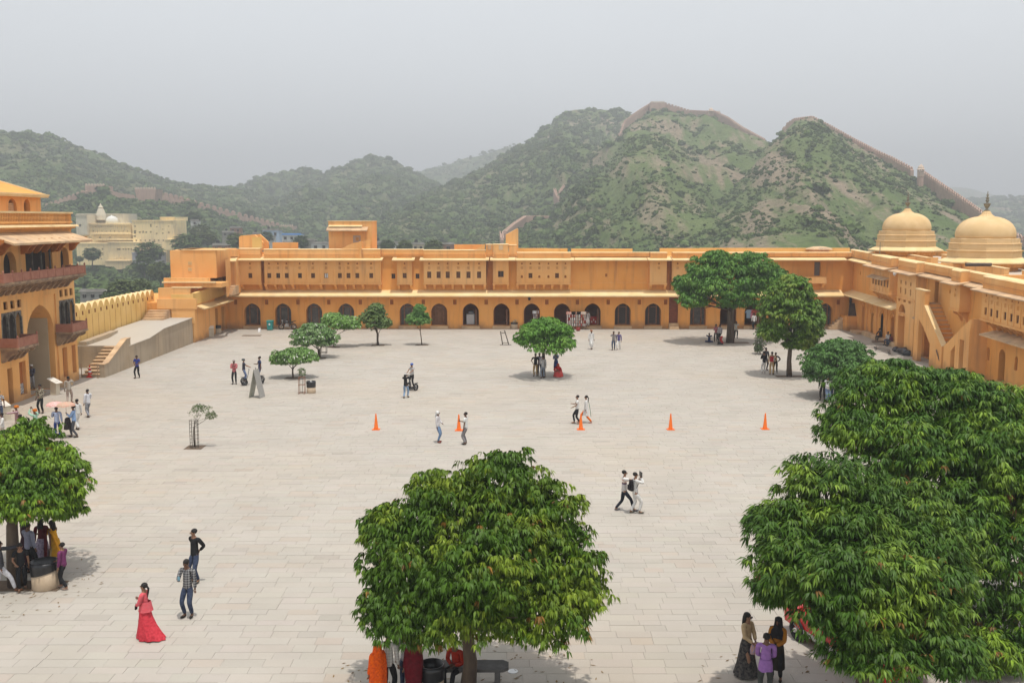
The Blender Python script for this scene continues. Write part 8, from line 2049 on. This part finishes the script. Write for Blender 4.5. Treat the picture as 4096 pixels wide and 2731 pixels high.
person('man in white shirt stepping up to the far clothes stall', (1731, 757), 10, legs='step', top=W_, bottom=TR(BLK), skin=1, tall=1.75)
person('person in green shirt at the far clothes stall', (1742, 754), 80, top=cloth((.20, .28, .16)), bottom=TR(BLK), skin=1)
person('person in grey tunic standing inside the souvenir doorway', (0, 0), 185, world=(bu(2348), 102.3), base=.3, top=cloth((.40, .36, .34)), bottom=('loose', cloth((.40, .36, .34))), garment=('longkurta', cloth((.40, .36, .34))), skin=1, tall=1.7)
# --- right group
person('man in black shirt and white trousers with his back turned by the oval tree', (1754, 858), 10, armL='chest', armR='chest', top=BLK, bottom=TR(W_), shoes=(.55, .55, .55), tall=1.68)
person('man in dark grey clothes behind the one in white trousers', (1758, 850), 190, top=cloth((.10, .11, .12)), bottom=TR(cloth((.1, .1, .11))), skin=1, tall=1.74)
p = person('man in tan shirt and khaki trousers with red backpack by the oval tree', (1772, 861), -20, armL='hip', armR='down', top=cloth((.50, .36, .22)), bottom=TR(KHA), skin=1, tall=1.74)
held(p, 'backpack', None, cloth((.35, .025, .03)), 'red backpack on the man in tan shirt', 'backpack', at=(0, 0, 1.30))
person('person in black leaning with hand on hip behind the red backpack', (1781, 857), 150, legs='step', armL='hip', armR='hip', top=BLK, bottom=TR(BLK), skin=1, lean=8, tall=1.6)
person('man in white shirt and jeans under the flat-bottomed tree', (1899, 924), 200, armL='clasp', top=cloth((.62, .60, .60)), bottom=TR(cloth((.16, .22, .33))), skin=1)
person('man in grey tee shirt and dark jeans under the flat-bottomed tree', (1913, 921), 170, armL='clasp', armR='clasp', top=cloth((.42, .40, .40)), sleeve='short', bottom=TR(DJN), skin=1, tall=1.6)
person('person in black leaning against the trunk under the flat-bottomed tree', (1889, 918), 150, legs='step', top=BLK, bottom=TR(BLK), skin=1)
yR = lambda u, n: FR.P(u, n, 0)[:2]
person('man in black sitting on the plinth of the side range', (0, 0), 110, world=yR(10.9, .25), legs='sit', base=.0, armL='knee', armR='knee', lean=15, top=BLK, bottom=TR(BLK), skin=1, tall=1.72)
person('man in white shirt sitting on the plinth of the side range', (0, 0), 120, world=yR(13.3, .25), legs='sit', armL='lap', armR='knee', lean=15, top=W_, bottom=TR(cloth((.10, .13, .2))), skin=1, tall=1.66)
person('person in dark red sitting beside the man in white on the plinth', (0, 0), 100, world=yR(14.2, .25), legs='sit', armL='lap', armR='lap', lean=20, top=cloth((.15, .03, .04)), bottom=TR(DJN), skin=1, tall=1.5, nod=15)
# --- lower left
person('man in black shirt and jeans with hands behind his back, lower left', (450, 1337), 150, legs='stand', armL='back', armR='back', top=BLK, bottom=TR(DJN), shoes=(.10, .08, .06), tall=1.76, headyaw=-25, world=g2(450, 1337))
p = person('man in grey checked shirt looking at his phone, lower left', (434, 1416), 168, legs='stand', armL='phone', armR='down', top=cloth((.05, .05, .055), (.30, .30, .30), 'check'), bottom=TR(DJN), tall=1.74, skin=1, nod=14, hem=.8)
held(p, 'phone', 0, cloth((.2, .4, .5)), 'light blue phone of the man in checked shirt', 'phone')
p = person('woman in coral pink dress walking left past the two men', (336, 1466), 82, legs='step', armL='chest', armR='clasp', top=cloth((.66, .10, .12), (.58, .12, .14)), garment=('gown', cloth((.62, .055, .075), (.48, .035, .05), 'print')), hair='pony', female=True, tall=1.62, nod=-4, shoes=(.35, .2, .12))
bpy.context.view_layer.update()
mb = MB(); mb.ring(0, 0, [(.145, .22), (.165, .10), (.185, .0), (.20, -.07)], 20, 0, lobes=6, la=.08, sy=1.0, cap=False)
link('jacket_hem', mb.mesh('jacket_hem', cloth((.66, .10, .12), (.58, .12, .14)), True), p['t'], p['mw'] @ Matrix.Translation((0, -.03, .93)))
held(p, 'bag', 1, cloth((.03, .01, .015)), 'small dark handbag of the woman in pink', 'bag', w=.06, h=.12)
# --- under the left tree
person('boy in purple shirt and black trousers leaning on the big bin', (148, 1352), 80, legs='step', armL='clasp', armR='down', top=cloth((.17, .04, .12)), bottom=TR(BLK), shoes=(.35, .25, .2), tall=1.52, hair='short')
person('boy in black shirt bending beside the tree trunk', (52, 1354), 205, legs='step', armL='hold', armR='down', top=BLK, sleeve='short', bottom=TR(BLK), shoes=(.2, .12, .08), tall=1.56, lean=10, nod=10)
person('man in lavender grey shirt seen from behind under the left tree', (70, 1318), -20, armL='down', armR='phone', top=cloth((.28, .29, .38)), bottom=TR(BLK), tall=1.74, skin=1, hem=.8)
person('woman in dark red shawl over a silver skirt under the left tree', (100, 1302), 10, top=cloth((.12, .015, .02)), garment=('skirt', cloth((.42, .36, .46), (.22, .18, .26), 'print')), female=True, hair='long', armL='phone', tall=1.68, skin=1, extras=[('dupatta', cloth((.14, .02, .025)))])
person('woman in mustard yellow tunic and shawl leaning in under the left tree', (131, 1304), 75, legs='step', armL='phone', armR='down', top=cloth((.68, .33, .02)), sleeve='none', bottom=('loose', cloth((.60, .42, .18))), garment=('longkurta', cloth((.66, .34, .03))), extras=[('dupatta', cloth((.72, .32, .02), None), -1)], hair='long', female=True, tall=1.66, lean=12, skin=1)
person('man in dark grey top and white trousers stepping out at the left edge', (4, 1362), -60, legs='stride', armR='reach', top=cloth((.07, .07, .08)), bottom=TR(cloth((.62, .62, .66))), shoes=(.20, .08, .04), tall=1.74, skin=1)
person('woman in dark dress behind the man in lavender grey', (62, 1296), -40, top=cloth((.05, .02, .03)), garment=('skirt', cloth((.05, .02, .03))), female=True, hair='long', skin=1, tall=1.66)
# --- bottom centre
ORG = cloth((.85, .13, .01), (.62, .07, .01), 'print')
person('woman wrapped in bright orange sari at the bottom centre', (0, 0), 40, world=g2(868, 1618), top=ORG, garment=('sari', ORG), female=True, hair='none', tall=1.58)
person('man in pale checked shirt and black trousers beside the orange sari', (0, 0), -10, world=g2(893, 1604), top=cloth((.5, .5, .47), (.38, .37, .35), 'check'), bottom=TR(BLK), tall=1.70, skin=1)
MAR = cloth((.16, .012, .02), (.10, .01, .015))
person('woman in maroon sari left of the stone bench', (0, 0), 20, world=g2(950, 1604), top=MAR, garment=('sari', MAR), female=True, hair='none', tall=1.56)
person('man in white shirt beside the woman in maroon sari', (0, 0), 0, world=g2(934, 1590), top=cloth((.6, .6, .62)), bottom=TR(DJN), tall=1.68, skin=1)
bp_ = g2(1052, 1560)
person('person in red seated on the stone bench behind the trunk', (0, 0), 150, world=(bp_[0], 23.25), legs='sit', base=0, armL='lap', armR='lap', lean=12, top=cloth((.45, .04, .02)), bottom=TR(BLK), skin=1, tall=1.62)
# --- bottom right
SK = cloth((.020, .020, .024), (.10, .09, .08), 'print')
p = person('woman in beige top, black patterned skirt and sunglasses at the bottom right', (1713, 1550), -140, armL='hold', armR='clasp', top=cloth((.52, .38, .22)), garment=('skirt', SK), female=True, hair='long', tall=1.66, extras=[('glasses',)], headyaw=20, hem=.8)
held(p, 'bag', 1, cloth((.55, .30, .18), (.25, .25, .45), 'print'), 'pink and blue printed handbag of the woman in beige', 'bag', w=.19, h=.30)
person('man in purple shirt seen from behind at the bottom right', (0, 0), -15, world=g2(1756, 1608), armL='clasp', armR='clasp', top=cloth((.34, .17, .46)), bottom=TR(cloth((.07, .075, .07))), tall=1.70, skin=1, hem=.8, extras=[('tail', cloth((.34, .17, .46)))])
person('woman in black shawl and orange top beside the red car', (1783, 1562), 150, armL='clasp', armR='clasp', top=cloth((.40, .16, .02)), garment=('longkurta', cloth((.03, .02, .02))), bottom=TR(BLK), hair='long', female=True, tall=1.66, skin=1, extras=[('dupatta', BLK), ('scarf', BLK)])
flush_people()
